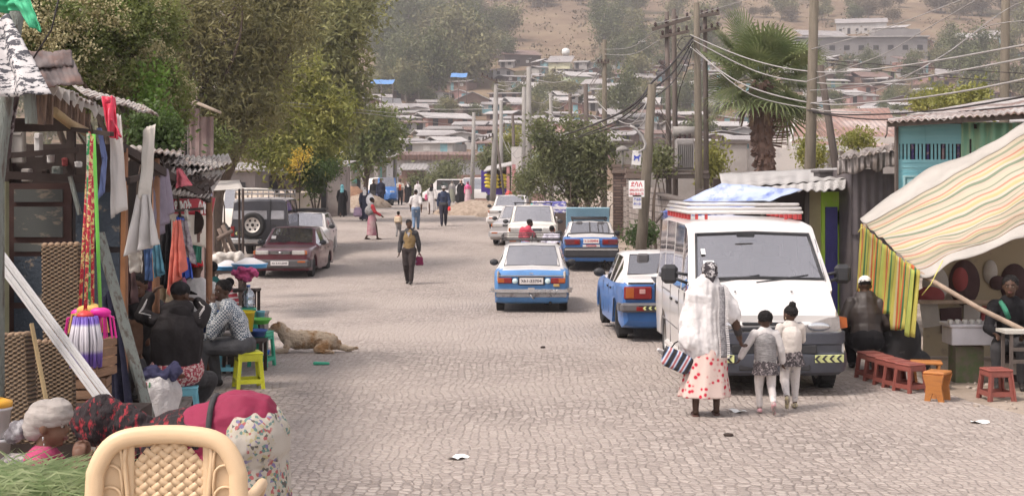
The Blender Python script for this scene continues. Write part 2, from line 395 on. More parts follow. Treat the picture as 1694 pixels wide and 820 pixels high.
bp=N('ShaderNodeBump'); bp.inputs['Strength'].default_value=.6; bp.inputs['Distance'].default_value=.03; l.new(ha.outputs[0],bp.inputs['Height']); l.new(bp.outputs[0],b.inputs['Normal'])
g=MB(); ry=[y for y in ys if -60<y<=118]; M_=28
g.add([(road_l(y)+(road_r(y)-road_l(y))*i/M_+ (.25*noise.noise(Vector((y*.4,0,i))) if i in(0,M_) else 0),y,gz(0,y)+.006) for y in ry for i in range(M_+1)],[[j*(M_+1)+i,j*(M_+1)+i+1,(j+1)*(M_+1)+i+1,(j+1)*(M_+1)+i] for j in range(len(ry)-1) for i in range(M_)],0,True)
o=obj('cobbled_road',g,cb); setp(o,kind='structure')
hb=MB(); hb.box((0,1480,145),(3200,3160,330)); hz=bpy.data.materials.new('haze'); hz.use_nodes=True; n,l=nodes_of(hz); n.remove(n['Principled BSDF'])
pv=n.new('ShaderNodeVolumePrincipled'); pv.inputs['Color'].default_value=(.93,.90,.94,1); pv.inputs['Density'].default_value=.0006; pv.inputs['Anisotropy'].default_value=.2
l.new(pv.outputs[0],n['Material Output'].inputs['Volume'])
o=obj('haze',hb,hz); setp(o,kind='stuff'); o['label']='thin pale dusty haze over the valley'
# ---------- hillside settlement
WALLS={'brown mud-walled':(.20,.135,.11),'red-brown mud-walled':(.25,.14,.115),'grey plastered':(.33,.31,.30),'pale grey-white':(.38,.36,.345),'dark timber-walled':(.11,.085,.075),'blue-green painted':(.20,.36,.40),'pale green painted':(.36,.42,.27),'pale yellow painted':(.58,.55,.38),'dusty pink painted':(.42,.26,.24)}
ROOFS={'pale tin':(.32,.295,.29),'rusty brown tin':(.20,.13,.11),'grey tin':(.27,.25,.24),'white tin':(.42,.395,.385)}
for k,v in WALLS.items(): mat('w_'+k,v,rough=.95,scale=.6,var=.22)
for k,v in ROOFS.items(): corrug('r_'+k,v,[q*.62 for q in v],pitch=.35,scale=.5,thr=(.45,.7),metal=.1,rough=.6)
win=mat('dark_opening',(.03,.028,.03),rough=.6); whitefr=mat('pale_frame',(.5,.48,.46))
HOUSES=[]
def house(px0,px1,pytop,pybase,wall,roof,kind='gable',d=None,dep=None,yaw=0,seed=0,extra=''):
 r=random.Random(seed*31+int(px0*7+pytop)); pxc=(px0+px1)/2
 d=d or dist_for(pxc,pybase); x=(pxc-CX)*d/F; wd=(px1-px0)*d/F*.9; zt=CAMZ-(pytop-HY)*d/F
 dep=dep or min(wd*1.0,r.uniform(5,7.5)); z0=gz(x,d); h=max(1.9,min((zt-z0)*.62,(zt-z0)-.5)); top=max(h+.5,zt-z0)
 t=thing('hillside_house','', 'house',(x,d,z0),R(yaw+r.choice((-1,1))*r.uniform(3,32)))
 b=MB(); b.box((0,dep/2,h/2-.9),(wd,dep,h+1.8))
 if kind=='gable2':   # gable end toward the viewer
  b.prism([(-wd/2,h),(wd/2,h),(0,top-.1)],0,dep,M=Matrix(((1,0,0,0),(0,0,1,0),(0,1,0,0),(0,0,0,1))))
 obj('wall',b,MATS['w_'+wall],t)
 q=MB(); ov=.45
 if kind=='gable':
  rise=top-h; q.sheet(lambda u,v:Vector(((u-.5)*(wd+2*ov),-ov+v*(dep/2+ov),h-ov*rise/(dep/2)+v*(rise+ov*rise/(dep/2)))),1,1,smooth=False)
  q.sheet(lambda u,v:Vector(((u-.5)*(wd+2*ov),dep/2+v*(dep/2+ov),top-v*(rise+ov*rise/(dep/2)))),1,1,smooth=False)
 elif kind=='gable2':
  for s in (-1,1):
   q.sheet(lambda u,v:Vector((s*v*(wd/2+ov),-ov+u*(dep+2*ov),top-v*(top-h)*(1+ov/(wd/2)))),1,1,smooth=False)
 else:
  q.sheet(lambda u,v:Vector(((u-.5)*(wd+2*ov),-ov+v*(dep+2*ov),h+.05+v*(top-h-.05))),1,1,smooth=False)
 obj('roof',q,MATS['r_'+roof],t,solid=.12)
 nwin=max(1,int(wd/3.2)); slots=[(-.5+(i+.5)/(nwin+1))*wd for i in range(nwin+1)]; r.shuffle(slots)
 dr=MB(); dr.box((slots[0],-.02,.95),(.95,.08,1.9)); obj('door',dr,win if r.random()<.6 else MATS['w_blue-green painted'],t)
 for sx in slots[1:nwin+1]:
  if h<1.7: continue
  wn=MB(); wn.box((sx,-.02,1.35),(.85,.08,.75)); obj('window',wn,win if r.random()<.75 else whitefr,t)
 HOUSES.append(dict(o=t,px=pxc,py=pytop,d=d,desc=f"{'wide' if wd>11 else 'small' if wd<6 else 'mid-sized'} {wall} house with {roof} roof"))
 return t
W=list(WALLS); RO=list(ROOFS)
B,RB,GR,PW,DT,BG,PG,PY,DP=W
PT,RT,WG,WT=RO
hand=[ # left centre cluster
(623,712,170,200,PW,PT,'gable'),(640,706,192,214,PW,WT,'gable'),(700,790,186,214,RB,WT,'gable'),(735,780,148,170,DP,PT,'gable2'),
(752,812,152,184,B,WT,'gable2'),(716,760,174,190,B,PT,'mono'),(762,800,174,192,DT,WT,'gable'),(664,706,204,224,PW,RT,'mono'),
(700,782,206,236,GR,WG,'mono'),(788,830,202,226,RB,PT,'gable'),(655,756,237,262,PW,WT,'mono'),(690,756,222,246,B,PT,'gable'),
(770,826,212,236,RB,RT,'gable'),(800,850,188,206,B,WT,'gable'),(806,862,150,170,B,PT,'mono'),(822,860,136,150,GR,PT,'mono'),(866,925,135,160,B,WT,'gable'),
(882,935,150,172,DT,WT,'gable'),(796,826,172,188,BG,PT,'gable'),(905,945,90,126,PY,PT,'mono'),(925,980,112,128,GR,WG,'mono'),(933,996,118,136,PW,WT,'gable'),
(940,984,116,146,PG,WT,'mono'),(890,916,170,196,GR,PT,'gable'),(915,966,168,190,RB,RT,'gable2'),(920,960,150,172,PW,WT,'gable'),(830,900,80,110,DT,RT,'mono'),
(640,676,96,122,DT,WG,'mono'),(642,672,124,146,B,PT,'mono'),(735,776,128,150,B,WG,'mono'),(624,664,212,232,GR,PT,'gable'),(786,822,240,262,B,RT,'mono'),
(960,1000,130,152,GR,PT,'gable'),(1000,1040,136,156,B,PT,'gable'),(1040,1092,120,142,PW,PT,'gable'),(1060,1100,110,128,RB,PT,'mono'),(1010,1060,160,182,B,WG,'gable'),
(1290,1340,108,138,RB,WT,'gable'),(1330,1400,112,140,B,PT,'mono'),(1370,1440,110,134,PW,WT,'mono'),(1380,1450,136,160,RB,RT,'gable2'),(1455,1530,158,184,B,PT,'gable2'),
(1420,1480,118,142,B,RT,'gable'),(1490,1550,92,120,RB,RT,'mono'),(1500,1545,60,84,RB,PT,'gable2'),(1450,1505,66,92,GR,RT,'gable'),(1575,1665,52,84,RB,WT,'mono'),
(1560,1620,60,94,RB,RT,'mono'),(1625,1660,48,78,BG,PT,'mono'),(1640,1690,100,126,RB,RT,'gable'),(1400,1432,96,112,B,WT,'gable'),(1340,1390,90,110,GR,PT,'gable'),
(1440,1500,40,58,GR,WT,'mono'),(1380,1470,28,56,PW,PT,'mono'),(1320,1410,48,80,GR,PT,'mono'),(1548,1600,112,136,B,PT,'gable'),(1600,1640,140,160,DT,WG,'mono'),
]
for i,h in enumerate(hand): house(*h,seed=i)
rr=random.Random(5); placed=[(h['px'],h['py']) for h in HOUSES]; k=0; tries=0
while k<232 and tries<30000:
 tries+=1; py=rr.uniform(88,236); px=rr.uniform(560,1694)
 if px<830 and py<146: continue
 if px>1540 and 90<py<180 and rr.random()<.7: continue
 sc=(py+30)/200; w_=rr.uniform(34,72)*sc;
 if any(abs(px-a)<w_*.5 and abs(py-b)<6 for a,b in placed): continue
 hgt=rr.uniform(17,26)*sc
 wl=rr.choices(W,[6,5,4,2,3,.5,.3,.15,.8])[0]; rf=rr.choices(RO,[5,3,3,4])[0]
 house(px-w_/2,px+w_/2,py,py+hgt,wl,rf,rr.choice(['gable','gable','gable2','mono','gable2']),seed=500+k); placed.append((px,py)); k+=1
bands=[(0,110,'top of the hill'),(110,140,'upper slope'),(140,165,'middle slope'),(165,190,'lower slope'),(190,215,'foot of hill'),(215,999,'lowest rows')]
byk={}
for h in HOUSES:
 bn=[t for a,b_,t in bands if a<=h['py']<b_][0]; byk.setdefault((h['desc'],bn),[]).append(h)
ords=['first','second','third','fourth','fifth','sixth','seventh','eighth','ninth','tenth']
for (ds,bn),hs in byk.items():
 hs.sort(key=lambda q:q['px'])
 for i,h in enumerate(hs):
  h['o']['label']=ds+(', %s from left'%ords[min(i,9)] if len(hs)>1 else '')+', '+bn
  h['o']['group']='houses on the hillside'
t=thing('grey_building','long grey concrete building with flat pale roof above the palm','building',G(1425,395),R(-4))
bw=215*395/F
q=MB(); q.box((0,6,3.2),(bw,12,8.4)); q.box((bw*.3,9,8.8),(bw*.35,8,2.6)); obj('wall',q,mat('conc_far',(.22,.205,.20),rough=.9,scale=.3),t)
q=MB(); q.box((0,6,7.55),(bw+1,13.5,.3)); obj('roof',q,MATS['r_white tin'],t)
for i in range(9):
 q=MB(); q.box((-bw/2+2+i*(bw-4)/8,-.02,4.6),(1.5,.1,1.3)); obj('window',q,win,t)
def long_fence(label,px0,px1,py0,py1,d,m,name='corrugated_fence',top=None,gr=None):
 x0=(px0-CX)*d/F; x1=(px1-CX)*d/F; zt=CAMZ-(py0-HY)*d/F; zb=min(CAMZ-(py1-HY)*d/F,gz((x0+x1)/2,d))
 t=thing(name,label,'fence',((x0+x1)/2,d,zb),0,gr); w_=x1-x0; h_=zt-zb
 nb=max(3,int(w_/5))
 q=MB()
 for i in range(nb):
  jj=.12*math.sin(i*2.7); q.box((-w_/2+(i+.5)*w_/nb,.05*(i%2),h_/2+jj/2-.4),(w_/nb*.99,.06,h_+jj+.8))
 obj('panel',q,m,t)
 for i in range(nb+1):
  q=MB(); q.box((-w_/2+i*w_/nb,.12,h_/2-.3),(.15,.12,h_+.7)); obj('post',q,MATS['w_dark timber-walled'],t)
 if top: q=MB(); q.box((0,-.15,h_+.25),(w_+.5,1.6,.5),(R(12),0,0)); obj('roof',q,top,t)
 return t
long_fence('long pale grey corrugated fence with dark roof line below the hillside houses',560,838,262,304,141.5,corrug('fence_grey',(.40,.39,.40),(.52,.50,.50),pitch=.5,scale=.2,metal=.2),top=MATS['r_rusty brown tin'])
long_fence('low rust-brown fence at the far end of the street',660,900,290,306,136,mat('fence_brown',(.24,.15,.125),scale=.6))
long_fence('dark boarded fence at the edge of the straw slope',828,905,80,104,440,MATS['w_dark timber-walled'])
for i in range(7):   # windows let into the long pale fence building
 pass
for (px,py,lab) in ((936,86,'round white water tank on a roof below the straw slope'),(1062,72,'round white water tank above the upper right houses')):
 d=400; p=P(px,py,d); q=MB(); q.lathe([(.3,-1.0),(1.0,-.9),(1.1,0),(1.0,.7),(.3,1.0)],p,12); q.box(p-Vector((0,0,1.7)),(1.6,1.6,1.4),mi=1)
 q.box(p-Vector((0,0,4)),(.4,.4,4),mi=1)
 single('water_tank',q,[mat('tankwhite',(.75,.75,.73)),MATS['w_dark timber-walled']],lab,'water tank')
for (px0,px1,py,d,lab) in ((612,650,145,290,'blue tarpaulin spread over a yard beyond the big left trees'),(745,772,134,290,'small dark blue tarpaulin under the hillside trees')):
 a=P(px0,py+4,d); b_=P(px1,py-4,d); q=MB()
 q.sheet(lambda u,v:Vector((a.x+(b_.x-a.x)*u,a.y+5*v,a.z+1.2+1.2*v+.05*math.sin(u*7))),8,3)
 t=thing('tarpaulin_shelter',lab,'tarpaulin',(a.x,a.y,gz(a.x,a.y)))
 obj('tarpaulin',q,mat('tarpblue',(.10,.24,.5),rough=.5),t,world=True)
 for k,(u_) in enumerate((0,.5,1)):
  x=a.x+(b_.x-a.x)*u_; q=MB(); q.tube([(x,a.y,gz(x,a.y)-.3),(x,a.y,a.z+1.2)],.08,6); obj('pole',q,MATS['w_dark timber-walled'],t,world=True)
# ---------- vehicles.  Local frame: front at +y, right side at +x, ground z=0
rub=mat('rubber',(.028,.027,.027),rough=.8,var=.3,scale=12); chrome=mat('chrome',(.55,.55,.56),rough=.22,metal=.9,var=.1)
blkpl=mat('black_plastic',(.035,.035,.038),rough=.5,scale=6); dchas=mat('chassis_dark',(.03,.026,.024),rough=.9)
seatm=mat('seat_fabric',(.10,.095,.10),rough=.9); rimm=mat('steel_rim',(.30,.29,.28),rough=.4,metal=.6,scale=9); rimd=mat('dark_rim',(.10,.10,.10),rough=.5,metal=.5)
redl=mat('tail_red',(.20,.015,.015),rough=.15,var=.1,coat=.6); orl=mat('lamp_orange',(.36,.09,.02),rough=.15,var=.1,coat=.5); clr=mat('lamp_clear',(.42,.40,.38),rough=.1,var=.15,coat=.8,scale=20)
platem=mat('plate_white',(.62,.58,.56),rough=.6,scale=25); platered=mat('plate_red',(.45,.03,.04),rough=.6); platedk=mat('plate_dark',(.06,.05,.06))
carglass=glass('car_glass'); carglass_d=glass('car_glass_dark',(.08,.08,.09),.5,.3)
whitep=mat('white_car_paint',(.58,.555,.54),rough=.32,var=.06,scale=1.2,coat=.4); creamp=mat('cream_white_paint',(.61,.58,.53),rough=.35,var=.06,coat=.4)
bluep=mat('taxi_blue_paint',(.045,.14,.37),rough=.35,var=.16,scale=2.0,coat=.35); bluep2=mat('faded_blue_paint',(.075,.20,.42),rough=.5,var=.18,scale=2.5,coat=.2)
lightblue=mat('light_blue_paint',(.30,.48,.56),rough=.45,var=.1); maroonp=mat('maroon_paint',(.09,.018,.028),rough=.28,var=.2,coat=.5)
silverp=mat('silver_grey_paint',(.42,.40,.40),rough=.3,metal=.3,var=.08,coat=.4); darkgrey=mat('dark_grey_paint',(.05,.05,.06),rough=.35,var=.15,coat=.4); gunm=mat('lower_grey_paint',(.20,.19,.19),rough=.5,var=.1)
def loft(st,lo_mat_split=None,wheels=(),Ra=.36,zc=.31,glassy=(),cap_in=.02,drop=None):
 ys_=sorted(set([s[0] for s in st]+[round(yw+k*Ra,4) for yw in wheels for k in (-1,-.92,-.7,-.38,0,.38,.7,.92,1)]))
 ys_=[y for y in ys_ if st[0][0]<=y<=st[-1][0]]
 base=[s[0] for s in st]
 def S(y):
  for a,b in zip(st,st[1:]):
   if y<=b[0]+1e-9:
    t=(y-a[0])/(b[0]-a[0]); return [a[i]+(b[i]-a[i])*t for i in range(7)]
  return list(st[-1])
 rings=[]; HALF=9
 for y in ys_:
  _,zb,zl,zt,wl,wb,wt=S(y); za=zb
  for yw in wheels:
   if abs(y-yw)<=Ra+1e-6: za=max(za,zc+math.sqrt(max(0,Ra*Ra-(y-yw)**2)))
  zm=max(za+.05,zb+(zl-zb)*.52); cab=zt-zl>.12
  half=[(0,za),(wl*.72,za),(wl,za+.015),(max(wl,wb)+.012,zm),(wb+.004,zl-.05 if zl-.05>zm else zm+.01),(wb-(.02 if cab else .03),zl),(wt+(.03 if cab else .0),zt-(.05 if cab else .022)),(wt-.06 if cab else wt-.10,zt-.006),(0,zt+(.02 if cab else .012))]
  ring=[Vector((x,y,z)) for x,z in half]+[Vector((-x,y,z)) for x,z in half[-2:0:-1]]
  rings.append(ring)
 n=len(rings[0]); b=MB(); vs=[v for r in rings for v in r]
 G_={}
 fs=[];gl={}
 for i in range(len(rings)-1):
  ym=(ys_[i]+ys_[i+1])/2
  for k in range(n):
   q=(k+1)%n; f=[i*n+k,i*n+q,(i+1)*n+q,(i+1)*n+k]; hit=None
   kk=k if k<8 else n-1-k
   for (a,c_,typ,nm) in glassy:
    if a<ym<c_ and ((typ=='side' and kk==5) or (typ=='top' and kk==7)):
     hit=nm+('_l' if k>=8 and typ=='side' else '')
   if hit: gl.setdefault(hit,[]).append(f)
   else: fs.append(f)
 fs.append(list(range(n))); fs.append([(len(rings)-1)*n+k for k in range(n)][::-1])
 mi=[]
 b.add(vs,[],0)
 for f in fs:
  c=sum((vs[i] for i in f),Vector())/len(f); b.f.append(f[::-1]); b.sm.append(True)
  b.mi.append(1 if lo_mat_split and lo_mat_split(c) else 0)
 out={}
 for nm,fl in gl.items():
  q=MB(); used=sorted({i for f in fl for i in f}); mp_={j:k for k,j in enumerate(used)}
  cen=sum((vs[i] for i in used),Vector())/len(used)
  q.add([vs[i]+(Vector((0,0,0))) for i in used],[[mp_[i] for i in f][::-1] for f in fl],0,True); out[nm]=q
 return b,out
def wheel(t,x,y,Rw=.30,wd=.19,rim=None,side=1,steer=0,spokes=6,tread=True):
 w=thing('wheel',None,None,(x,y,Rw)); w.parent=t; w.rotation_euler=(0,0,steer)
 q=MB(); h=wd/2
 q.lathe([(Rw*.62,-h*.92),(Rw*.86,-h),(Rw*.97,-h*.8),(Rw,-h*.5),(Rw,h*.5),(Rw*.97,h*.8),(Rw*.86,h),(Rw*.62,h*.92),(Rw*.6,0),(Rw*.62,-h*.92)],n=28,axis='x')
 for k in range(28):   # tread blocks
  a=2*math.pi*k/28; q.box((0,Rw*1.003*math.cos(a),Rw*1.003*math.sin(a)),(wd*.82,Rw*.13,.008),Euler((a-math.pi/2,0,0)).to_matrix())
 obj('tyre',q,rub,w,sharp=35)
 q=MB(); s=side
 q.lathe([(0,h*.55*s),(Rw*.16,h*.6*s),(Rw*.18,h*.35*s),(Rw*.5,h*.2*s),(Rw*.56,h*.75*s),(Rw*.63,h*.9*s),(Rw*.63,-h*.9*s)],n=24,axis='x')
 obj('rim',q,rim or rimm,w,sharp=35)
 q=MB()
 for k in range(spokes):
  a=2*math.pi*k/spokes; q.box((h*.36*s,Rw*.36*math.cos(a),Rw*.36*math.sin(a)),(.02,Rw*.12,Rw*.16),Euler((a,0,0)).to_matrix())
 obj('rim_slot',q,dchas,w)
def mirror_part(t,x,y,z,s,m=None):
 q=MB(); q.ell((x+s*.11,y,z),(.10,.055,.075)); q.bar((x,y,z-.03),(x+s*.05,y,z-.02),.03); obj('wing_mirror',q,m or blkpl,t)
def plate(t,y,z,txt,fac,col=None,x=0,w=.46,h=.13):
 q=MB(); q.box((x,y,z),(w,.012,h),bev=.004); p=obj('licence_plate',q,platem,t)
 right=(1,0,0) if fac<0 else (-1,0,0)
 text_obj('plate_number',txt,h*.62,col or platered,p,facing((x,y+fac*.009,z),right,(0,0,1)),.001,.002,width=w*.86)
def interior(t,yf,yr,w,zs,top):
 q=MB(); q.box((0,(yf+yr)/2,zs-.32),(w*1.7,yf-yr,.04))
 for yy in ([yf-.75,yr+.55] if yf-yr<2.6 else [yf-.75,yf-1.6,yf-2.4]):
  for sx in (-.5,.5):
   q.box((sx*w*.95,yy,zs-.05),(w*.75,.5,.16),bev=.03); q.box((sx*w*.95,yy-.24,zs+.20),(w*.72,.13,.55),(R(-8),0,0),bev=.04); q.box((sx*w*.95,yy-.27,zs+.54),(w*.3,.09,.16),bev=.03)
 q.box((0,yf-.05,zs+.1),(w*1.8,.3,.22),bev=.04)
 obj('seats',q,seatm,t)
 q=MB(); q.tube([(-.35*w/.7+.17*math.cos(a),yf-.34-.05*math.sin(a),zs+.24+.17*math.sin(a)) for a in [2*math.pi*i/16 for i in range(16)]],.014,6,closed=True); obj('steering_wheel',q,blkpl,t)
def under(t,L,w,z=.26,rear=True):
 q=MB(); q.box((0,0,z+.06),(w*1.0,L*.86,.12)); q.box((0,L*.28,z-.02),(w*.9,.5,.1)); q.tube([(-w*.75,-L*.29,z+.03),(w*.75,-L*.29,z+.03)],.04,8); q.tube([(-w*.75,L*.29,z+.03),(w*.75,L*.29,z+.03)],.03,8)
 q.ell((.05,-L*.29,z+.03),(.14,.13,.11)); q.tube([(.3,-L*.1,z-.03),(.38,-L*.3,z-.04),(.4,-L*.5,z-.02)],.03,8); q.ell((.35,-L*.4,z-.02),(.12,.26,.08)); q.bar((-.5,-L*.46,z),(.5,-L*.46,z),.05)
 obj('underbody',q,dchas,t)
def wipers(t,pts):
 q=MB()
 for a,b in pts: q.tube([a,b],.009,5)
 obj('wiper',q,blkpl,t)
def put(t,px,d,rotdeg):
 p=G(px,d); t.location=p; t.rotation_euler=(0,0,R(rotdeg)); return t
def sedan(name,label,px,d,rot,L=4.1,W=1.62,H=1.38,body=None,roof=None,hood=.92,boot=.95,belt=.88,cowl=.62,rf=.15,rr_=-1.0,bt=-1.45,hatch=False,Rw=.29,rim=None,glassm=None,wag=False,wb=1.22,cat='car'):
 t=thing(name,label,cat); w=W/2; l=L/2
 st=[(-l,.34,boot-.16,boot-.13,w-.12,w-.10,w-.16),(-l+.05,.26,boot-.09,boot-.05,w-.06,w-.05,w-.12),(-l+.14,.22,boot-.05,boot-.01,w-.03,w-.03,w-.08),
  (bt,.20,belt+.02,boot+.03,w-.01,w,w-.12),(bt+.03,.20,belt+.02,boot+.05,w,w,w-.14),(rr_,.20,belt,H-.03,w,w,w-.24),(rr_+.06,.20,belt,H-.02,w,w,w-.23),((rr_+rf)/2-.06,.2,belt,H,w,w,w-.21),((rr_+rf)/2+.03,.2,belt,H,w,w,w-.21),(rf-.03,.20,belt,H-.01,w,w,w-.22),(rf,.20,belt,H-.03,w,w,w-.22),
  (rf+(cowl-rf)*.9,.20,belt,hood+.06,w,w,w-.10),(cowl,.20,belt-.01,hood+.02,w,w,w-.08),(cowl+.02,.20,belt-.02,hood,w,w-.01,w-.08),(l-.45,.20,hood-.10,hood-.05,w-.01,w-.03,w-.10),(l-.12,.22,hood-.20,hood-.14,w-.04,w-.05,w-.12),(l,.32,hood-.26,hood-.22,w-.10,w-.10,w-.16)]
 if wag: st[3]=(bt,.2,belt,H-.18,w-.01,w,w-.2)
 gl=[(rf,rf+(cowl-rf)*.9,'top','windscreen'),(bt+.03,rr_,'top','rear_window'),(bt+.2,rr_-.04,'side','window'),(rr_+.06,(rr_+rf)/2-.06,'side','window_rear'),((rr_+rf)/2+.03,rf-.03,'side','window_front'),(rf,rf+(cowl-rf)*.75,'side','window_front')]
 b,gs=loft(st,(lambda c:c.z>belt+.045) if roof else None,wheels=(-wb,wb+.03),Ra=Rw+.06,zc=Rw,glassy=gl)
 obj('body',b,[body,roof or body],t,sharp=32)
 for nm,q in gs.items(): obj('windscreen' if nm=='windscreen' else 'rear_window' if nm=='rear_window' else 'side_window',q,glassm or carglass,t)
 for sx in (-1,1):
  for yy in (-wb,wb+.03): wheel(t,sx*(w-.12),yy,Rw,.17,rim,sx)
  mirror_part(t,sx*(w-.03),cowl-.2,belt+.08,sx)
  q=MB()
  for yy in ((rr_+rf)/2-.02,rf+(cowl-rf)*.5,bt+.25): q.box((sx*(w+.004),yy,.58),(.012,.012,.5))
  q.box((sx*(w+.012),(rr_+rf)/2+.10,belt-.1),(.02,.13,.03)); q.box((sx*(w+.012),rr_+.12,belt-.1),(.02,.13,.03)); obj('door_trim',q,blkpl,t)
 interior(t,cowl-.1,bt+.1,w-.15,belt-.15,H); under(t,L,w)
 q=MB();
 q.tube([(-(w-.16),rf+(cowl-rf)*.9,hood+.05),(-(w-.29),rf,H-.035),(w-.29,rf,H-.035),(w-.16,rf+(cowl-rf)*.9,hood+.05)],.012,5,closed=True)
 q.tube([(-(w-.20),bt+.03,boot+.05),(-(w-.30),rr_,H-.035),(w-.30,rr_,H-.035),(w-.20,bt+.03,boot+.05)],.012,5,closed=True); obj('window_seal',q,blkpl,t)
 return t,w,l
def ubar(q,w,y,z,h,th,s,mi=0,ret=.35):
 pts=[(-w,y-s*ret,z),(-w,y-s*.08,z),(-w+.08,y,z),(w-.08,y,z),(w,y-s*.08,z),(w,y-s*ret,z)]
 for a,b in zip(pts,pts[1:]): q.bar(a,b,th,h,mi)
 for p in pts[1:-1]: q.box(p,(th*.98,th*.98,h*.98),mi=mi)
t,w,l=sedan('taxi_car','boxy blue taxi with white roof, roof rack and bent chrome bumper, driving in the road',0,10,0,L=4.05,W=1.60,H=1.42,body=bluep2,roof=whitep,boot=.93,hood=.92,rr_=-.92,bt=-1.28,belt=.88)
put(t,881,32.6,-1.5); l_=l
q=MB(); ubar(q,w+.03,-l-.07,.50,.07,.05,-1); q.bar((-w-.09,-l-.04,.47),(-w-.01,-l-.06,.49),.03); q.bar((w-.04,-l-.1,.53),(w+.05,-l-.02,.55),.05); q.box((0,-l-.09,.54),(.14,.05,.05)); obj('bumper',q,chrome,t)
q=MB(); q.box((0,-l-.01,.41),(w*1.86,.05,.10),bev=.02); obj('valance',q,mat('dirty_grey_paint',(.38,.36,.36),rough=.6,col2=(.16,.13,.12),thr=(.5,.7),scale=8),t)
for s in (-1,1):
 q=MB(); q.box((s*.56,-l-.015,.71),(.30,.06,.115),bev=.012); o=obj('tail_light',q,redl,t)
 q=MB(); q.box((s*.64,-l-.018,.71),(.145,.062,.10),bev=.01); obj('indicator_lens',q,orl,o)
q=MB()
q.lathe([(0,-.01),(.052,-.008),(.058,0),(.058,.01)],(-.345,-l-.03,.70),16,axis='y'); q.lathe([(0,-.01),(.052,-.008),(.058,0),(.058,.01)],(.345,-l-.03,.70),16,axis='y'); obj('reflector',q,mat('pale_blue_disc',(.55,.68,.70)),t)
q=MB(); q.box((.53,-l-.03,.61),(.13,.03,.06),bev=.008); obj('fog_lamp',q,mat('dim_amber',(.45,.30,.12)),t)
q=MB(); q.box((0,-l-.012,.81),(w*1.75,.02,.02)); q.box((0,-l-.02,.86),(.08,.02,.02)); obj('chrome_strip',q,chrome,t)
q=MB(); q.box((0,-l-.008,.70),(.56,.03,.17),bev=.008); obj('plate_surround',q,blkpl,t)
plate(t,-l-.03,.70,'\u12a0\u12a01-33704',-1,platedk,w=.50,h=.13)
q=MB();
for s in (-1,1): q.box((s*(w-.1),-l+.02,.80),(.05,.10,.22),bev=.02)
obj('rear_wing_edge',q,mat('primer_patch',(.50,.45,.40),rough=.7,col2=(.25,.2,.17),scale=9),t)
q=MB(); rk=[(-.66,.35),(.66,.35),(.66,-.95),(-.66,-.95)]
for z in (1.52,1.62): q.tube([(x,y,z) for x,y in rk],.013,6,closed=True)
for x in (-.66,0,.66):
 for y in (.35,-.3,-.95): q.tube([(x,y,1.44 if abs(x)>.1 else 1.47),(x,y,1.62)],.011,5)
for y in (-.75,-.5,-.25,0,.2): q.tube([(-.66,y,1.50),(.66,y,1.50)],.009,5)
q.tube([(-.7,-.95,1.52),(-.74,-1.02,1.40)],.012,5); q.tube([(.7,-.95,1.52),(.74,-1.02,1.40)],.012,5)
obj('roof_rack',q,mat('black_rack',(.06,.055,.055),rough=.6),t)
q=MB(); rr=random.Random(3)
for k in range(14):
 x=rr.uniform(.15,.55); q.tube([(x,-l-.1,.52),(x+rr.uniform(-.1,.1),-l-.12,.45+rr.uniform(-.05,.1)),(x+rr.uniform(-.15,.1),-l-.1,.38+rr.uniform(-.03,.1))],.005,4)
q.tube([(-.05,-l-.03,.46),(.02,-l-.09,.36),(.05,-l-.02,.33)],.02,5); obj('loose_wiring',q,chrome,t)
t,w,l=sedan('taxi_car','blue saloon with rear spoiler and open light-blue bonnet, parked on a jack stand',0,10,0,L=4.15,W=1.64,H=1.37,body=bluep,roof=whitep,boot=.98,hood=.9,rr_=-.95,bt=-1.35,belt=.90)
put(t,974,44.6,-1.0)
q=MB(); q.box((0,-l-.02,.50),(w*2-.02,.16,.30),bev=.05); o=obj('bumper',q,blkpl,t)
q=MB(); q.box((0,-l-.105,.585),(w*1.9,.01,.022)); obj('trim_line',q,whitep,o)
for s in (-1,1):
 q=MB(); q.box((s*.55,-l-.0,.80),(.46,.07,.17),bev=.02); o=obj('tail_light',q,mat('smoked_red',(.13,.025,.03),rough=.2,coat=.5),t)
 q=MB(); q.box((s*.43,-l-.006,.80),(.14,.068,.12),bev=.01); obj('lamp_lens',q,redl,o)
plate(t,-l-.03,.83,'\u12a0 2-30494',-1,w=.46,h=.14)
q=MB(); q.box((0,-l-.0,.69),(.5,.05,.06)); o=obj('name_strip',q,platem,t)
text_obj('lettering','TOYOTA',.075,platered,o,facing((0,-l-.03,.69),(1,0,0),(0,0,1)),.001,.003)
q=MB(); q.tube([(-.70,-l+.12,.97),(-.68,-l+.08,1.04),(0,-l+.05,1.075),(.68,-l+.08,1.04),(.70,-l+.12,.97)],.022,8); obj('spoiler',q,blkpl,t)
q=MB(); q.box((0,1.0,1.30),(1.36,.04,1.0),(R(22),0,0),bev=.02); o=obj('open_bonnet',q,lightblue,t)
q=MB(); q.tube([(.4,1.5,.9),(.3,1.15,1.35)],.01,5); obj('bonnet_prop',q,blkpl,t)
q=MB(); q.box((0,-.1,1.43),(1.10,.9,.05),bev=.02); q.tube([(-.55,-.6,1.47),(.55,-.6,1.47)],.02,6); q.tube([(-.55,.3,1.47),(.55,.3,1.47)],.02,6);
for s in (-.5,.5):
 for y in (-.6,.3): q.tube([(s,y,1.36),(s,y,1.46)],.02,5)
obj('roof_rack',q,blkpl,t)
jz=t
q=MB();
for a in (.4,1.9,3.4,4.9): q.tube([(.02,0,.30),(.26*math.cos(a),.2*math.sin(a),0)],.022,6)
q.tube([(.02,0,.2),(.02,0,.36)],.03,8); q.box((.02,0,.37),(.1,.1,.02))
js=single('jack_stand',q,dchas,'black four-legged jack stand under the blue saloon with the open bonnet','jack stand',origin=(0,0,0)); js.location=t.location+Vector((.35,-1.7,0))
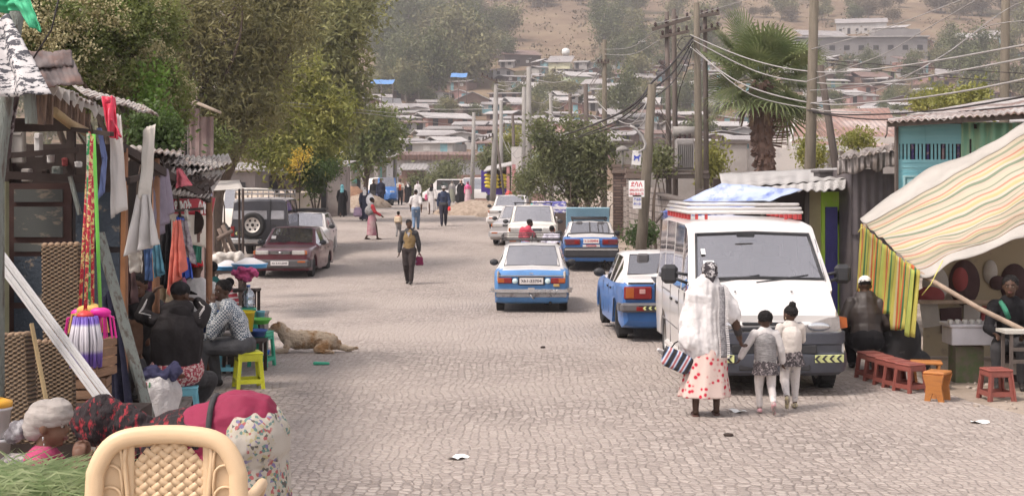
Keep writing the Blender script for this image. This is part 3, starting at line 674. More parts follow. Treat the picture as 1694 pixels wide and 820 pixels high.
t,w,l=sedan('taxi_car','blue saloon with black rear stripe and mudflap, half hidden behind the white van',0,10,0,L=4.1,W=1.64,H=1.36,body=bluep,roof=whitep,boot=.98,hood=.9,rr_=-.82,bt=-1.32,belt=.88,rim=rimd)
p=Vector(((1082-CX)*24.9/F,24.9,gz(2,24.9))); t.location=p+Vector((.0,0,.03)); t.rotation_euler=(0,0,R(2.5))
q=MB(); q.box((0,-l-.03,.56),(w*2,.15,.14),bev=.03); ubar(q,w+.0,-l-.02,.56,.12,.06,-1,ret=.3); o=obj('bumper',q,mat('grey_bumper',(.12,.115,.12),rough=.5,scale=8),t)
q=MB(); q.box((-.34,-l-.115,.555),(.42,.008,.075)); o2=obj('hazard_strip',q,blkpl,o)
yel=mat('reflective_yellow',(.65,.68,.30),rough=.4)
def chevrons(par,x0,n_,st_,y,z,h,fac=-1,m=None,dirn=-1):
 q=MB()
 for k in range(n_):
  x=x0+k*st_;
  q.prism([(x,0),(x+dirn*h*.45,h/2),(x,h),(x-dirn*st_*.38,h),(x-dirn*st_*.38+dirn*h*.45,h/2),(x-dirn*st_*.38,0)][::1],0,.004,M=Matrix(((1,0,0,0),(0,0,fac,y),(0,1,0,z-h/2),(0,0,0,1))))
 return obj('chevron',q,m or yel,par)
chevrons(o2,-.46,4,.09,-l-.12,.555,.055)
q=MB(); q.box((-.52,-l-.112,.545),(.13,.02,.07),bev=.008); obj('reflector',q,redl,o)
for s in (-1,1):
 q=MB(); q.box((s*.55,-l-.01,.785),(.44,.07,.20),bev=.015); o=obj('tail_light',q,redl,t)
 q=MB(); q.box((s*.68,-l-.016,.785),(.14,.068,.17),bev=.01); obj('indicator_lens',q,orl,o)
 q=MB(); q.box((s*.48,-l-.018,.81),(.1,.068,.08),bev=.01); obj('reverse_lens',q,mat('dull_pink',(.5,.28,.26)),o)
q=MB(); q.box((-.24,-l-.002,.79),(.09,.03,.26)); q.box((-.24,-l+.18,.985),(.09,.40,.012),(R(6),0,0)); obj('black_stripe',q,blkpl,t)
q=MB(); q.box((-.5,-l-.002,.935),(.40,.02,.03)); obj('boot_badge',q,blkpl,t)
plate(t,-l-.03,.82,'\u12a0 2-5118',-1,w=.40,h=.14,x=.03)
for s in (-1,1):
 q=MB(); q.box((s*(w-.14),-1.22-.36,.245),(.24,.012,.29)); o=obj('mudflap',q,rub,t)
 q=MB(); q.tube([(s*(w-.14)+.045*math.cos(a),-1.60,.315+.028*math.sin(a)) for a in [2*math.pi*i/14 for i in range(14)]],.005,4,closed=True); q.tube([(s*(w-.14)+.02*math.cos(a),-1.60,.315+.028*math.sin(a)) for a in [2*math.pi*i/14 for i in range(14)]],.004,4,closed=True); obj('emblem',q,whitep,o)
 text_obj('lettering','TOYOTA',.05,whitep,o,facing((s*(w-.14),-1.595,.25),(1,0,0),(0,0,1)),.001,.002)
q=MB(); q.lathe([(0,-.02),(.05,-.02),(.055,.02)],(.46,-l-.05,.86),14,axis='y'); obj('spot_lamp',q,blkpl,t)
q=MB(); q.ell((-.15,-l+.35,.34),(.22,.2,.12)); q.ell((.1,-l+.3,.36),(.12,.1,.1)); obj('exhaust_box',q,mat('rusty_metal',(.14,.09,.06),rough=.9,scale=14,col2=(.06,.05,.045)),t)
def front_face(t,w,l,hz,grille=blkpl,lamp_w=.40,lz=None,bump=blkpl,ind=orl,platetxt=None,emb=True,bz=.42,bh=.24):
 lz=lz or hz-.17
 for s in (-1,1):
  q=MB(); q.box((s*(w-.30),l-.04,lz),(lamp_w,.12,.12),bev=.02); o=obj('headlight',q,clr,t)
  q=MB(); q.box((s*(w-.12),l-.045,lz),(.08,.13,.115),bev=.015); obj('side_lens',q,ind if ind else orl,o)
  q=MB(); q.box((s*(w-.22),l+.075,bz+.06),(.22,.02,.05),bev=.006); obj('indicator',q,orl,t)
 q=MB(); q.box((0,l-.03,lz),(2*(w-.52),.10,.09),bev=.01)
 for k in range(3): q.box((0,l+.025,lz-.03+k*.03),(2*(w-.55),.012,.008),mi=1)
 obj('grille',q,[grille,chrome],t)
 if emb: q=MB(); q.ell((0,l+.035,lz),(.045,.012,.03)); obj('emblem',q,chrome,t)
 q=MB(); q.box((0,l+.0,bz),(w*2-.02,.16,bh),bev=.05); ubar(q,w+.0,l+.0,bz,bh*.8,.06,1,ret=.35); obj('bumper',q,bump,t)
 if platetxt: plate(t,l+.095,bz+.02,platetxt,1,platedk,w=.50,h=.12)
 wipers(t,[((-.5,.64,.955),(.05,.52,.985)),((.1,.64,.955),(.62,.52,.985))])
t,w,l=sedan('parked_car','dusty maroon saloon with dark bumper, parked facing the camera',0,10,0,L=4.2,W=1.66,H=1.38,body=maroonp,boot=.96,hood=.90,belt=.87)
p=G(479,40.4); t.location=p+Vector((-.17,2.1,0)); t.rotation_euler=(0,0,R(180-2.5))
front_face(t,w,l,.90,platetxt='\u12a0\u12a0 2-A12045',bump=mat('faded_black_bumper',(.075,.07,.072),rough=.6,scale=4))
q=MB(); q.box((.52,.47,1.095),(.13,.004,.12),(R(48),0,0)); obj('windscreen_sticker',q,platem,t)
t,w,l=sedan('parked_car','white estate car with black roof rack parked behind the maroon saloon',0,10,0,L=4.4,W=1.68,H=1.46,body=whitep,boot=1.0,hood=.96,belt=.93,bt=-1.95,rr_=-1.7,wag=True)
p=G(497,46.0); t.location=p+Vector((-.15,2.2,.03)); t.rotation_euler=(0,0,R(180+1))
front_face(t,w,l,.96,bump=gunm)
q=MB()
for y in (-.9,.0): q.box((0,y,1.53),(1.2,.06,.04))
q.box((-.2,-.5,1.56),(.9,1.1,.05)); obj('roof_rack',q,blkpl,t)
def add_pickup(label,px,d,rot):
 t,w,l=sedan('pickup_truck',label,0,10,0,L=4.7,W=1.70,H=1.62,body=creamp,boot=.98,hood=1.02,belt=1.0,cowl=.95,rf=.45,rr_=-.45,bt=-.55,Rw=.33,wb=1.4,cat='pickup')
 q=MB()
 for s in (-1,1): q.box((s*(w-.05),-1.45,1.0),(.06,1.7,.34),bev=.01)
 q.box((0,-2.3,1.0),(1.66,.05,.34),bev=.01); obj('cargo_side',q,creamp,t)
 q=MB()
 for y in (.25,-.35): q.box((0,y,1.70),(1.35,.04,.03)); q.box((-.62,y,1.66),(.04,.05,.09)); q.box((.62,y,1.66),(.04,.05,.09))
 obj('roof_rack',q,blkpl,t); front_face(t,w,l,1.02,platetxt=None,bump=gunm)
 p=G(px,d); t.location=p+Vector((0,2.4,0)); t.rotation_euler=(0,0,R(180+rot)); return t
pk=add_pickup('cream-white pickup with roof bars, in front of the grey saloon and facing the camera',884,48,-2)
t,w,l=sedan('parked_car','silver-grey saloon in shade of the pickup, its dark side windows toward the street',0,10,0,L=4.3,W=1.68,H=1.42,body=silverp,boot=1.0,hood=.92)
p=G(862,52.5); t.location=p+Vector((0,2.1,0)); t.rotation_euler=(0,0,R(180-9)); front_face(t,w,l,.92,bump=silverp)
t,w,l=sedan('parked_car','white saloon farthest back of the cars parked along the right kerb',0,10,0,L=4.3,W=1.66,H=1.42,body=whitep,boot=1.0,hood=.92)
p=G(846,61); t.location=p+Vector((0,2.1,0)); t.rotation_euler=(0,0,R(180-6)); front_face(t,w,l,.92,bump=whitep)
q=MB(); q.box((0,.0,.22),(.62,.45,.44),bev=.02); q.box((0,0,.2),(.64,.47,.10),mi=1)
ctm=mat('blue_white_carton',(.16,.16,.48),col2=(.75,.72,.75),thr=(.5,.55),scale=9)
b_=single('carton',q,[ctm,mat('carton_band',(.7,.68,.7))],'blue and white printed carton standing behind the cream pickup','carton',origin=(0,0,0));
pp=P(900,325,56); b_.scale=(2.1,1,1); b_.location=Vector((pp.x+.2,56,gz(0,56)))
q=MB(); q.box((0,0,.5),(1.5,.7,1.0)); tb=single('sales_table',q,MATS['w_dark timber-walled'],'low dark display table carrying the blue and white carton','table',origin=(0,0,0)); tb.location=Vector((pp.x+.2,56,gz(0,56))); b_.location.z+=1.0
tealm=mat('teal_plastic',(.05,.42,.38),rough=.4)
q=MB(); q.lathe([(.24,0),(.24,.03),(.17,.04),(.16,.3),(.1,.5),(.05,.62),(0,.64)],n=20); hc=single('water_dispenser_cap',q,tealm,'teal rounded plastic cone standing on the cream pickup cab','plastic cone',origin=(0,0,0)); hc.scale=(.58,.58,.6); hc.location=Vector((P(880,343,56).x,55.9,gz(0,56)+1.006)); hc.name='plastic_cone'
def suv():
 t=thing('off_road_vehicle','dark grey off-roader with spare wheel on its back door and roof rack','off-roader')
 w=.86; l=2.05; H=1.82
 st=[(-l,.50,1.05,H-.10,w-.04,w-.02,w-.14),(-l+.06,.42,1.07,H-.04,w-.01,w,w-.12),(-l+.25,.42,1.07,H-.01,w,w,w-.12),(-.85,.42,1.07,H,w,w,w-.12),(-.78,.42,1.07,H,w,w,w-.12),(.05,.42,1.07,H,w,w,w-.12),(.12,.42,1.07,H,w,w,w-.12),(.5,.42,1.07,H-.02,w,w,w-.13),(.86,.42,1.07,1.16,w,w,w-.06),(.9,.42,1.05,1.1,w,w,w-.08),(l-.1,.45,1.0,1.05,w,w-.02,w-.08),(l,.5,.9,.95,w-.05,w-.06,w-.1)]
 gl=[(.5,.86,'top','windscreen'),(-l+.25,-.85,'side','a'),(-.78,.05,'side','b'),(.12,.5,'side','c'),(.5,.8,'side','c')]
 b,gs=loft(st,lambda c:c.z>H-.06,wheels=(-1.15,1.2),Ra=.44,zc=.38,glassy=gl); obj('body',b,[darkgrey,mat('dusty_roof',(.36,.34,.34),rough=.6)],t,sharp=32)
 for nm,q in gs.items(): obj('windscreen' if nm=='windscreen' else 'side_window',q,carglass_d,t)
 for s in (-1,1):
  for y in (-1.15,1.2): wheel(t,s*(w-.10),y,.38,.24,rimm,s)
  mirror_part(t,s*(w-.02),.6,1.2,s)
  q=MB(); q.box((s*(w-.07),-l-.01,.84),(.11,.05,.30),bev=.01); obj('tail_light',q,redl,t)
 interior(t,.8,-1.6,w-.15,.95,H); under(t,4.1,w,.42)
 q=MB(); q.box((-.28,-l+.012,1.42),(1.0,.03,.46),(R(-6),0,0),bev=.01); q.box((.53,-l+.012,1.42),(.40,.03,.46),(R(-6),0,0),bev=.01); obj('rear_window',q,mat('tinted_pane',(.22,.21,.22),rough=.08,var=.3,scale=3,coat=1.0),t)
 q=MB(); q.box((.32,-l-.01,1.2),(.02,.02,1.2)); q.box((.44,-l-.02,1.02),(.14,.04,.04)); obj('door_seam',q,blkpl,t)
 sp=thing('spare_wheel',None,None,(-.18,-l-.14,1.03)); sp.parent=t; sp.rotation_euler=(0,0,R(-90))
 q=MB(); Rw=.37; h=.12
 q.lathe([(Rw*.62,-h*.92),(Rw*.86,-h),(Rw,-h*.5),(Rw,h*.5),(Rw*.86,h),(Rw*.62,h*.92),(Rw*.6,0),(Rw*.62,-h*.92)],n=28,axis='x'); obj('tyre',q,rub,sp,sharp=35)
 q=MB(); q.lathe([(0,h*.45),(Rw*.2,h*.5),(Rw*.26,h*.2),(Rw*.5,h*.35),(Rw*.6,h*.95),(Rw*.62,-h)],n=24,axis='x'); obj('rim',q,mat('white_rim',(.62,.58,.54),rough=.4),sp,sharp=35)
 q=MB();
 for k in range(6):
  a=2*math.pi*k/6; q.ell((h*.33,Rw*.40*math.cos(a),Rw*.40*math.sin(a)),(.012,.035,.035))
 q.ell((h*.5,0,0),(.02,.05,.05)); obj('rim_slot',q,dchas,sp)
 q=MB(); q.box((0,-l-.08,.56),(w*2,.12,.16),bev=.03); o=obj('bumper',q,chrome,t); q=MB(); q.box((.25,-l-.15,.58),(.34,.04,.14)); obj('tow_plate',q,blkpl,o)
 q=MB(); q.box((-.58,-l-.02,.78),(.34,.03,.11)); hs=obj('hazard_strip',q,blkpl,t); chevrons(hs,-.68,3,.1,-l-.04,.78,.08)
 q=MB(); q.box((.35,-l-.06,.42),(.5,.03,.09)); hs=obj('hazard_strip',q,blkpl,t); chevrons(hs,.18,4,.1,-l-.08,.42,.06)
 q=MB()
 for z in (1.93,2.05): q.tube([(-.74,-1.9,z),(.74,-1.9,z),(.74,.4,z),(-.74,.4,z)],.022,6,closed=True)
 for x in (-.74,-.25,.25,.74):
  for y in (-1.9,-.7,.4): q.tube([(x,y,1.82),(x,y,2.05)],.018,5)
 for k in range(9): q.tube([(-.74,-1.9+k*.28,1.93),(.74,-1.9+k*.28,1.93)],.014,5)
 obj('roof_rack',q,mat('grey_rack',(.25,.24,.24),rough=.5,metal=.5),t); return t
t=suv(); p=G(428,45.6); t.location=p+Vector((0,2.0,.08)); t.rotation_euler=(0,0,R(1)); t.scale=(1.06,1,1.06)
t=thing('flatbed_truck','beige dropside truck with cream cab parked behind the off-roader','truck',G(440,53.5),R(38))
q=MB(); q.box((0,-.9,1.32),(1.8,3.0,.06));
for s in (-1,1): q.box((s*.9,-.9,1.62),(.05,3.0,.56),bev=.01)
q.box((0,-2.4,1.62),(1.8,.05,.56),bev=.01)
for s in (-1,1):
 q.bar((s*.935,-2.4,1.93),(s*.935,.6,1.93),.05,.04)
 for k in range(4): q.box((s*.94,-2.3+k*.95,1.62),(.04,.06,.6))
obj('cargo_bed',q,mat('beige_paint',(.60,.51,.43),rough=.6,var=.1),t)
b,gs=loft([(.75,.6,1.3,1.95,.8,.82,.68),(.85,.6,1.3,2.05,.84,.84,.7),(1.8,.6,1.3,2.05,.84,.84,.7),(2.3,.6,1.3,1.36,.84,.82,.76),(2.6,.65,1.1,1.2,.8,.78,.7)],None,wheels=(1.7,),Ra=.42,zc=.36,glassy=[(1.8,2.3,'top','windscreen'),(.85,1.8,'side','w')])
obj('cab',b,creamp,t,sharp=32)
for nm,q in gs.items(): obj('windscreen' if nm=='windscreen' else 'side_window',q,carglass,t)
for s in (-1,1):
 for y in (-1.5,1.7): wheel(t,s*.74,y,.36,.22,rimm,s)
q=MB(); q.box((0,.1,.8),(1.0,4.4,.2)); obj('chassis',q,dchas,t)
t=thing('three_wheeler','blue three-wheeled taxi with white canvas roof standing by the earth mound','three-wheeler')
b,gs=loft([(-1.25,.35,.9,1.55,.6,.6,.5),(-1.1,.3,.95,1.68,.64,.64,.55),(.35,.3,.95,1.72,.64,.64,.55),(.75,.3,.95,1.15,.6,.58,.46),(1.15,.35,.8,.9,.36,.36,.28),(1.3,.45,.7,.75,.2,.2,.12)],lambda c:c.z>1.1 and c.y<.3,wheels=(-.75,),Ra=.27,zc=.2,glassy=[(.35,.75,'top','windscreen'),(-.3,.35,'side','w')])
obj('body',b,[bluep,mat('canvas_white',(.72,.69,.66),rough=.8)],t,sharp=35)
for nm,q in gs.items(): obj('windscreen' if nm=='windscreen' else 'side_window',q,carglass,t)
wheel(t,-.55,-.75,.21,.12,rimd,-1); wheel(t,.55,-.75,.21,.12,rimd,1); wheel(t,0,1.15,.21,.12,rimd,1)
q=MB(); q.box((0,1.2,.82),(.3,.1,.16),bev=.03); obj('headlight',q,clr,t)
q=MB(); q.box((.0,.86,.86),(.8,.02,.06),(R(-30),0,0)); obj('white_stripe',q,whitep,t)
p=G(636,97); t.location=p; t.rotation_euler=(0,0,R(180+28)); t.scale=(1.08,)*3
def far_van(label,px,d,rot):
 t=thing('minibus',label,'minibus')
 b,gs=loft([(-2.1,.4,1.05,1.85,.78,.8,.66),(-2.0,.3,1.05,1.95,.82,.83,.68),(.9,.3,1.05,1.95,.83,.83,.68),(1.7,.3,1.0,1.1,.83,.82,.74),(2.15,.4,.8,.88,.76,.76,.68)],None,wheels=(-1.3,1.35),Ra=.36,zc=.31,glassy=[(.9,1.7,'top','windscreen'),(-1.9,-.9,'side','a'),(-.8,.1,'side','b'),(.2,.9,'side','c')])
 obj('body',b,whitep,t,sharp=32)
 for nm,q in gs.items(): obj('windscreen' if nm=='windscreen' else 'side_window',q,carglass_d,t)
 for s in (-1,1):
  for y in (-1.3,1.35): wheel(t,s*.7,y,.31,.19,rimm,s)
 q=MB(); q.box((0,-.2,.9),(1.5,3,.05)); obj('seats',q,seatm,t)
 t.location=G(px,d); t.rotation_euler=(0,0,R(rot)); return t
far_van('pale white minibus standing beside the purple shop at the street end',788,117,80)
far_van('small white minibus behind the walkers at the far end of the street',744,121,75)
# ---------- the white minibus in the foreground (front toward the camera)
vwhite=mat('van_white',(.62,.595,.575),rough=.30,var=.04,scale=1.5,coat=.5)
vgrey=mat('van_grey_bumper',(.060,.064,.08),rough=.38,var=.12,coat=.25,scale=2)
t=thing('minibus','large white minibus with roof rack and grey bumper, parked facing the camera','minibus')
w=.85; l=2.3; H=1.96
st=[(-l,.42,1.08,1.80,w-.06,w-.05,w-.17),(-l+.06,.34,1.10,H-.08,w-.02,w-.01,w-.14),(-l+.22,.30,1.10,H-.02,w,w,w-.11),(-1.35,.30,1.10,H,w,w,w-.10),(-1.27,.30,1.10,H,w,w,w-.10),(-.38,.30,1.10,H,w,w,w-.10),(-.30,.30,1.10,H,w,w,w-.10),(.50,.30,1.10,H-.01,w,w,w-.11),(.58,.30,1.10,H-.02,w,w,w-.10),(.72,.30,1.10,H-.05,w,w,w-.105),(.86,.30,1.10,H-.16,w,w,w-.10),
 (1.42,.30,1.10,1.28,w,w,w-.035),(1.50,.30,1.08,1.21,w,w-.005,w-.04),(1.56,.30,1.05,1.17,w,w-.01,w-.05),(1.95,.30,.93,.99,w-.01,w-.03,w-.07),(2.14,.32,.84,.88,w-.03,w-.06,w-.12),(2.22,.34,.78,.82,w-.05,w-.10,w-.18)]
gl=[(.86,1.42,'top','windscreen'),(-l+.22,-1.35,'side','a'),(-1.27,-.38,'side','b'),(-.30,.50,'side','c'),(.58,.86,'side','d'),(.86,1.36,'side','d')]
b,gs=loft(st,None,wheels=(-1.25,1.48),Ra=.37,zc=.31,glassy=gl); obj('body',b,vwhite,t,sharp=30)
vg=glass('van_glass',(.34,.33,.34),.5,.55)
for nm,q in gs.items(): obj('windscreen' if nm=='windscreen' else 'side_window',q,vg,t)
for sx in (-1,1):
 for y in (-1.25,1.48): wheel(t,sx*(w-.11),y,.31,.20,rimm,sx,steer=0)
 mp_=MB(); mp_.box((sx*(w+.19),1.16,1.33),(.20,.10,.23),bev=.045); mp_.tube([(sx*(w-.02),1.20,1.22),(sx*(w+.13),1.18,1.28)],.02,6); mp_.tube([(sx*(w-.02),1.20,1.32),(sx*(w+.13),1.18,1.35)],.02,6); obj('wing_mirror',mp_,blkpl,t)
 q=MB()
 for y in (.54,-.36,-1.31): q.box((sx*(w+.006),y,.72),(.012,.012,.76))
 q.box((sx*(w+.006),1.10,.98),(.012,.012,.24)); q.box((sx*(w+.009),-.85,1.0),(.012,1.0,.02)); q.box((sx*(w+.010),-.4,.60),(.012,1.7,.012)); obj('door_seam',q,mat('seam_grey',(.2,.19,.19)),t)
 q=MB(); q.box((sx*(w+.018),.40,.93),(.025,.15,.035),bev=.008); q.box((sx*(w+.018),-.20,.93),(.025,.15,.035),bev=.008); obj('door_handle',q,blkpl,t)
 q=MB(); q.box((sx*(w-.02),.1,.30),(.12,1.75,.10),bev=.03); obj('side_step',q,vwhite,t)
 q=MB(); q.prism([(.31,.80),(.64,.905),(.755,.915),(.765,.775),(.60,.735),(.33,.735)],0,.09,M=Matrix(((sx,0,0,0),(0,0,1,2.15),(0,1,0,0),(0,0,0,1)))); o=obj('headlight',q,mat('headlamp_glass',(.30,.28,.27),rough=.06,var=.25,scale=9,coat=1.0),t)
 q=MB(); q.prism([(.762,.915),(.85,.90),(.86,.79),(.768,.775)],0,.10,M=Matrix(((sx,0,0,0),(0,0,1,2.09),(0,1,0,0),(0,0,0,1)))); obj('indicator_lens',q,orl,o)
 q=MB(); q.ell((sx*.52,2.245,.805),(.13,.012,.05)); obj('reflector_bowl',q,chrome,o)
q=MB(); q.box((0,2.215,.835),(.68,.05,.035),bev=.01); q.box((0,2.225,.775),(.74,.05,.045),bev=.01); obj('grille',q,blkpl,t)
q=MB(); q.prism([(-.34,.80),(-.64,.905),(-.74,.92),(0,.93),(.74,.92),(.64,.905),(.34,.80)],0,.03,M=Matrix(((1,0,0,0),(0,0,1,2.15),(0,1,0,0),(0,0,0,1)))); obj('nose_panel',q,vwhite,t)
q=MB();
pts=[]; path=[(-w-.01,1.88),(-w-.005,2.10),(-w+.05,2.24),(-w+.18,2.32),(-.35,2.37),(0,2.38),(.35,2.37),(w-.18,2.32),(w-.05,2.24),(w+.005,2.10),(w+.01,1.88)]
prof=[(-.10,.74),(0,.735),(.0,.62),(-.02,.60),(-.02,.52),(.01,.50),(.02,.40),(0,.30),(-.06,.26),(-.12,.26)]
m=len(path); vs_=[]
for i,(x,y) in enumerate(path):
 tx=path[min(i+1,m-1)][0]-path[max(i-1,0)][0]; ty=path[min(i+1,m-1)][1]-path[max(i-1,0)][1]; L_=math.hypot(tx,ty); nx,ny=-ty/L_,tx/L_
 for (o_,z) in prof: vs_.append((x+nx*o_,y+ny*o_,z))
k=len(prof); q.add(vs_,[[i*k+j,(i+1)*k+j,(i+1)*k+j+1,i*k+j+1] for i in range(m-1) for j in range(k-1)],0,True)
bo=obj('bumper',q,vgrey,t,sharp=40)
q=MB(); q.box((0,2.345,.56),(.95,.05,.10),bev=.01); q.box((0,2.36,.36),(.8,.05,.07),bev=.01); obj('air_intake',q,blkpl,bo)
for sx in (-1,1):
 q=MB(); q.box((sx*.62,2.345,.455),(.34,.02,.085),(0,0,-sx*R(11)),bev=.004); hs=obj('hazard_strip',q,yel,bo)
 q=MB()
 for k_ in range(4):
  x=sx*.62-.12+k_*.085; yy=2.359-abs(x-0)*.0;
  ddx=(x-sx*.62); yv=2.357-sx*ddx*math.tan(R(11))*1.0
  q.prism([(x-.03,0),(x+.01,.04),(x-.03,.08),(x-.0,.08),(x+.04,.04),(x,0)],0,.006,M=Matrix(((1,0,0,0),(0,0,1,yv),(0,1,0,.415),(0,0,0,1))))
 obj('chevron',q,blkpl,hs)
q=MB(); A=[(-(w-.10),1.42,1.285),(-(w-.165),.87,H-.165),(0,.865,H-.145),(w-.165,.87,H-.165),(w-.10,1.42,1.285),(0,1.43,1.30)]
q.tube(A,.022,6,closed=True); obj('window_seal',q,blkpl,t)
wipers(t,[((.62,1.48,1.25),(.0,1.40,1.33)),((.05,1.48,1.25),(-.58,1.40,1.33)),((.62,1.50,1.23),(.60,1.46,1.27))])
interior(t,1.25,-1.6,w-.12,1.02,H)
q=MB(); q.box((0,1.28,1.22),(1.5,.30,.12),bev=.04); q.box((.42,1.2,1.28),(.4,.2,.1),bev=.03); obj('dashboard',q,mat('dash_grey',(.22,.21,.22),rough=.7),t)
q=MB(); q.box((.58,1.262,1.452),(.13,.004,.12),(R(47),0,0)); q.box((.63,1.11,1.595),(.05,.004,.09),(R(47),0,0)); obj('windscreen_sticker',q,mat('paper_white',(.8,.8,.78)),t)
q=MB(); q.tube([(-.79,1.45,1.2),(-.70,1.2,1.75)],.005,4); obj('aerial',q,chrome,t)
q=MB(); q.box((.1,1.0,1.80),(.22,.02,.07),bev=.01); obj('inner_mirror',q,blkpl,t)
q=MB();
for sx in (-.33,.33): q.box((sx,1.66,1.155),(.02,.03,.015))
obj('washer_jet',q,blkpl,t)
under(t,4.4,w,.24)
wr=mat('rack_white',(.58,.555,.54),rough=.45); rd=mat('rack_red',(.42,.05,.05),rough=.5)
q=MB()
for z,ins in ((2.10,.0),(2.15,.03),(2.05,-.02)):
 x0=.70-ins; q.tube([(-x0,.35,z),(-x0+.05,.45,z),(x0-.05,.45,z),(x0,.35,z),(x0,-2.0,z),(-x0,-2.0,z)],.019,8,closed=True)
for k_ in range(10): q.tube([(-.70,.3-k_*.24,2.05),(.70,.3-k_*.24,2.05)],.014,6)
ro=obj('roof_rack',q,wr,t)
for k_ in range(8):
 for sx in (-1,1): q=MB(); q.box((sx*.70,.3-k_*.31,2.005),(.04,.07,.09)); obj('rack_foot',q,rd,ro)
for x in (-.62,-.5,.5,.62): q=MB(); q.box((x,.44,2.01),(.035,.03,.09)); obj('rack_foot',q,rd,ro)
p=G(1268,17.0); t.location=Vector((2.93,18.62,gz(0,19)+.01)); t.rotation_euler=(0,0,R(180+.3))
VAN=t
# ---------- people.  Local frame of a figure: faces +y, its right hand at +x
SK=mat('skin_dark',(.075,.040,.026),rough=.55,var=.12,scale=8); SK2=mat('skin_brown',(.13,.066,.042),rough=.55,var=.12,scale=8)
HAIR=mat('black_hair',(.012,.010,.010),rough=.9,bump=1,bscale=60)
def cloth(name,c,c2=None,scale=6,thr=None,rough=.9): return mat('cloth_'+name,c,rough=rough,var=.18,scale=scale,col2=c2,thr=thr,spec=.15,bump=1.0,bscale=11)
eyew=mat('eye_white',(.38,.34,.30),rough=.3); eyeb=mat('eye_dark',(.01,.008,.008),rough=.2); shoe=mat('shoe_dark',(.03,.026,.024),rough=.6)
def pose(kind='stand',ph=1,**o):
 J=dict(pel=(0,0,.53),che=(0,.0,.71),nec=(0,.0,.82),hea=(0,.012,.925),
      shR=(.102,0,.785),elR=(.135,-.02,.615),haR=(.142,.03,.475),shL=(-.102,0,.785),elL=(-.135,-.02,.615),haL=(-.142,.03,.475),
      hiR=(.052,0,.515),knR=(.058,.015,.285),anR=(.06,-.01,.045),hiL=(-.052,0,.515),knL=(-.058,.015,.285),anL=(-.06,-.01,.045))
 if kind=='walk':
  J.update(pel=(0,0,.52),anR=(.045,.13*ph,.045+.0),knR=(.05,.09*ph if ph>0 else .02,.29),anL=(-.045,-.13*ph,.05),knL=(-.05,.02 if ph>0 else .09,.285),
          elR=(.14,-.06*ph,.63),haR=(.14,-.05*ph,.49),elL=(-.14,.03*ph,.63),haL=(-.14,.11*ph,.50))
 if kind=='sit':   # pelvis height given in units of stature
  s=o.pop('seat',.27); ln=o.pop('lean',.10)
  J.update(pel=(0,0,s+.04),che=(0,ln*.6,s+.22),nec=(0,ln,s+.325),hea=(0,ln+.03,s+.43),shR=(.105,ln*.9,s+.30),shL=(-.105,ln*.9,s+.30),
          elR=(.14,ln+.05,s+.15),haR=(.09,ln+.17,s+.12),elL=(-.14,ln+.05,s+.15),haL=(-.09,ln+.17,s+.12),
          hiR=(.055,.02,s+.03),knR=(.08,.25,s+.02),anR=(.08,.23,.045),hiL=(-.055,.02,s+.03),knL=(-.08,.25,s+.02),anL=(-.08,.23,.045))
 J.update(o); return J
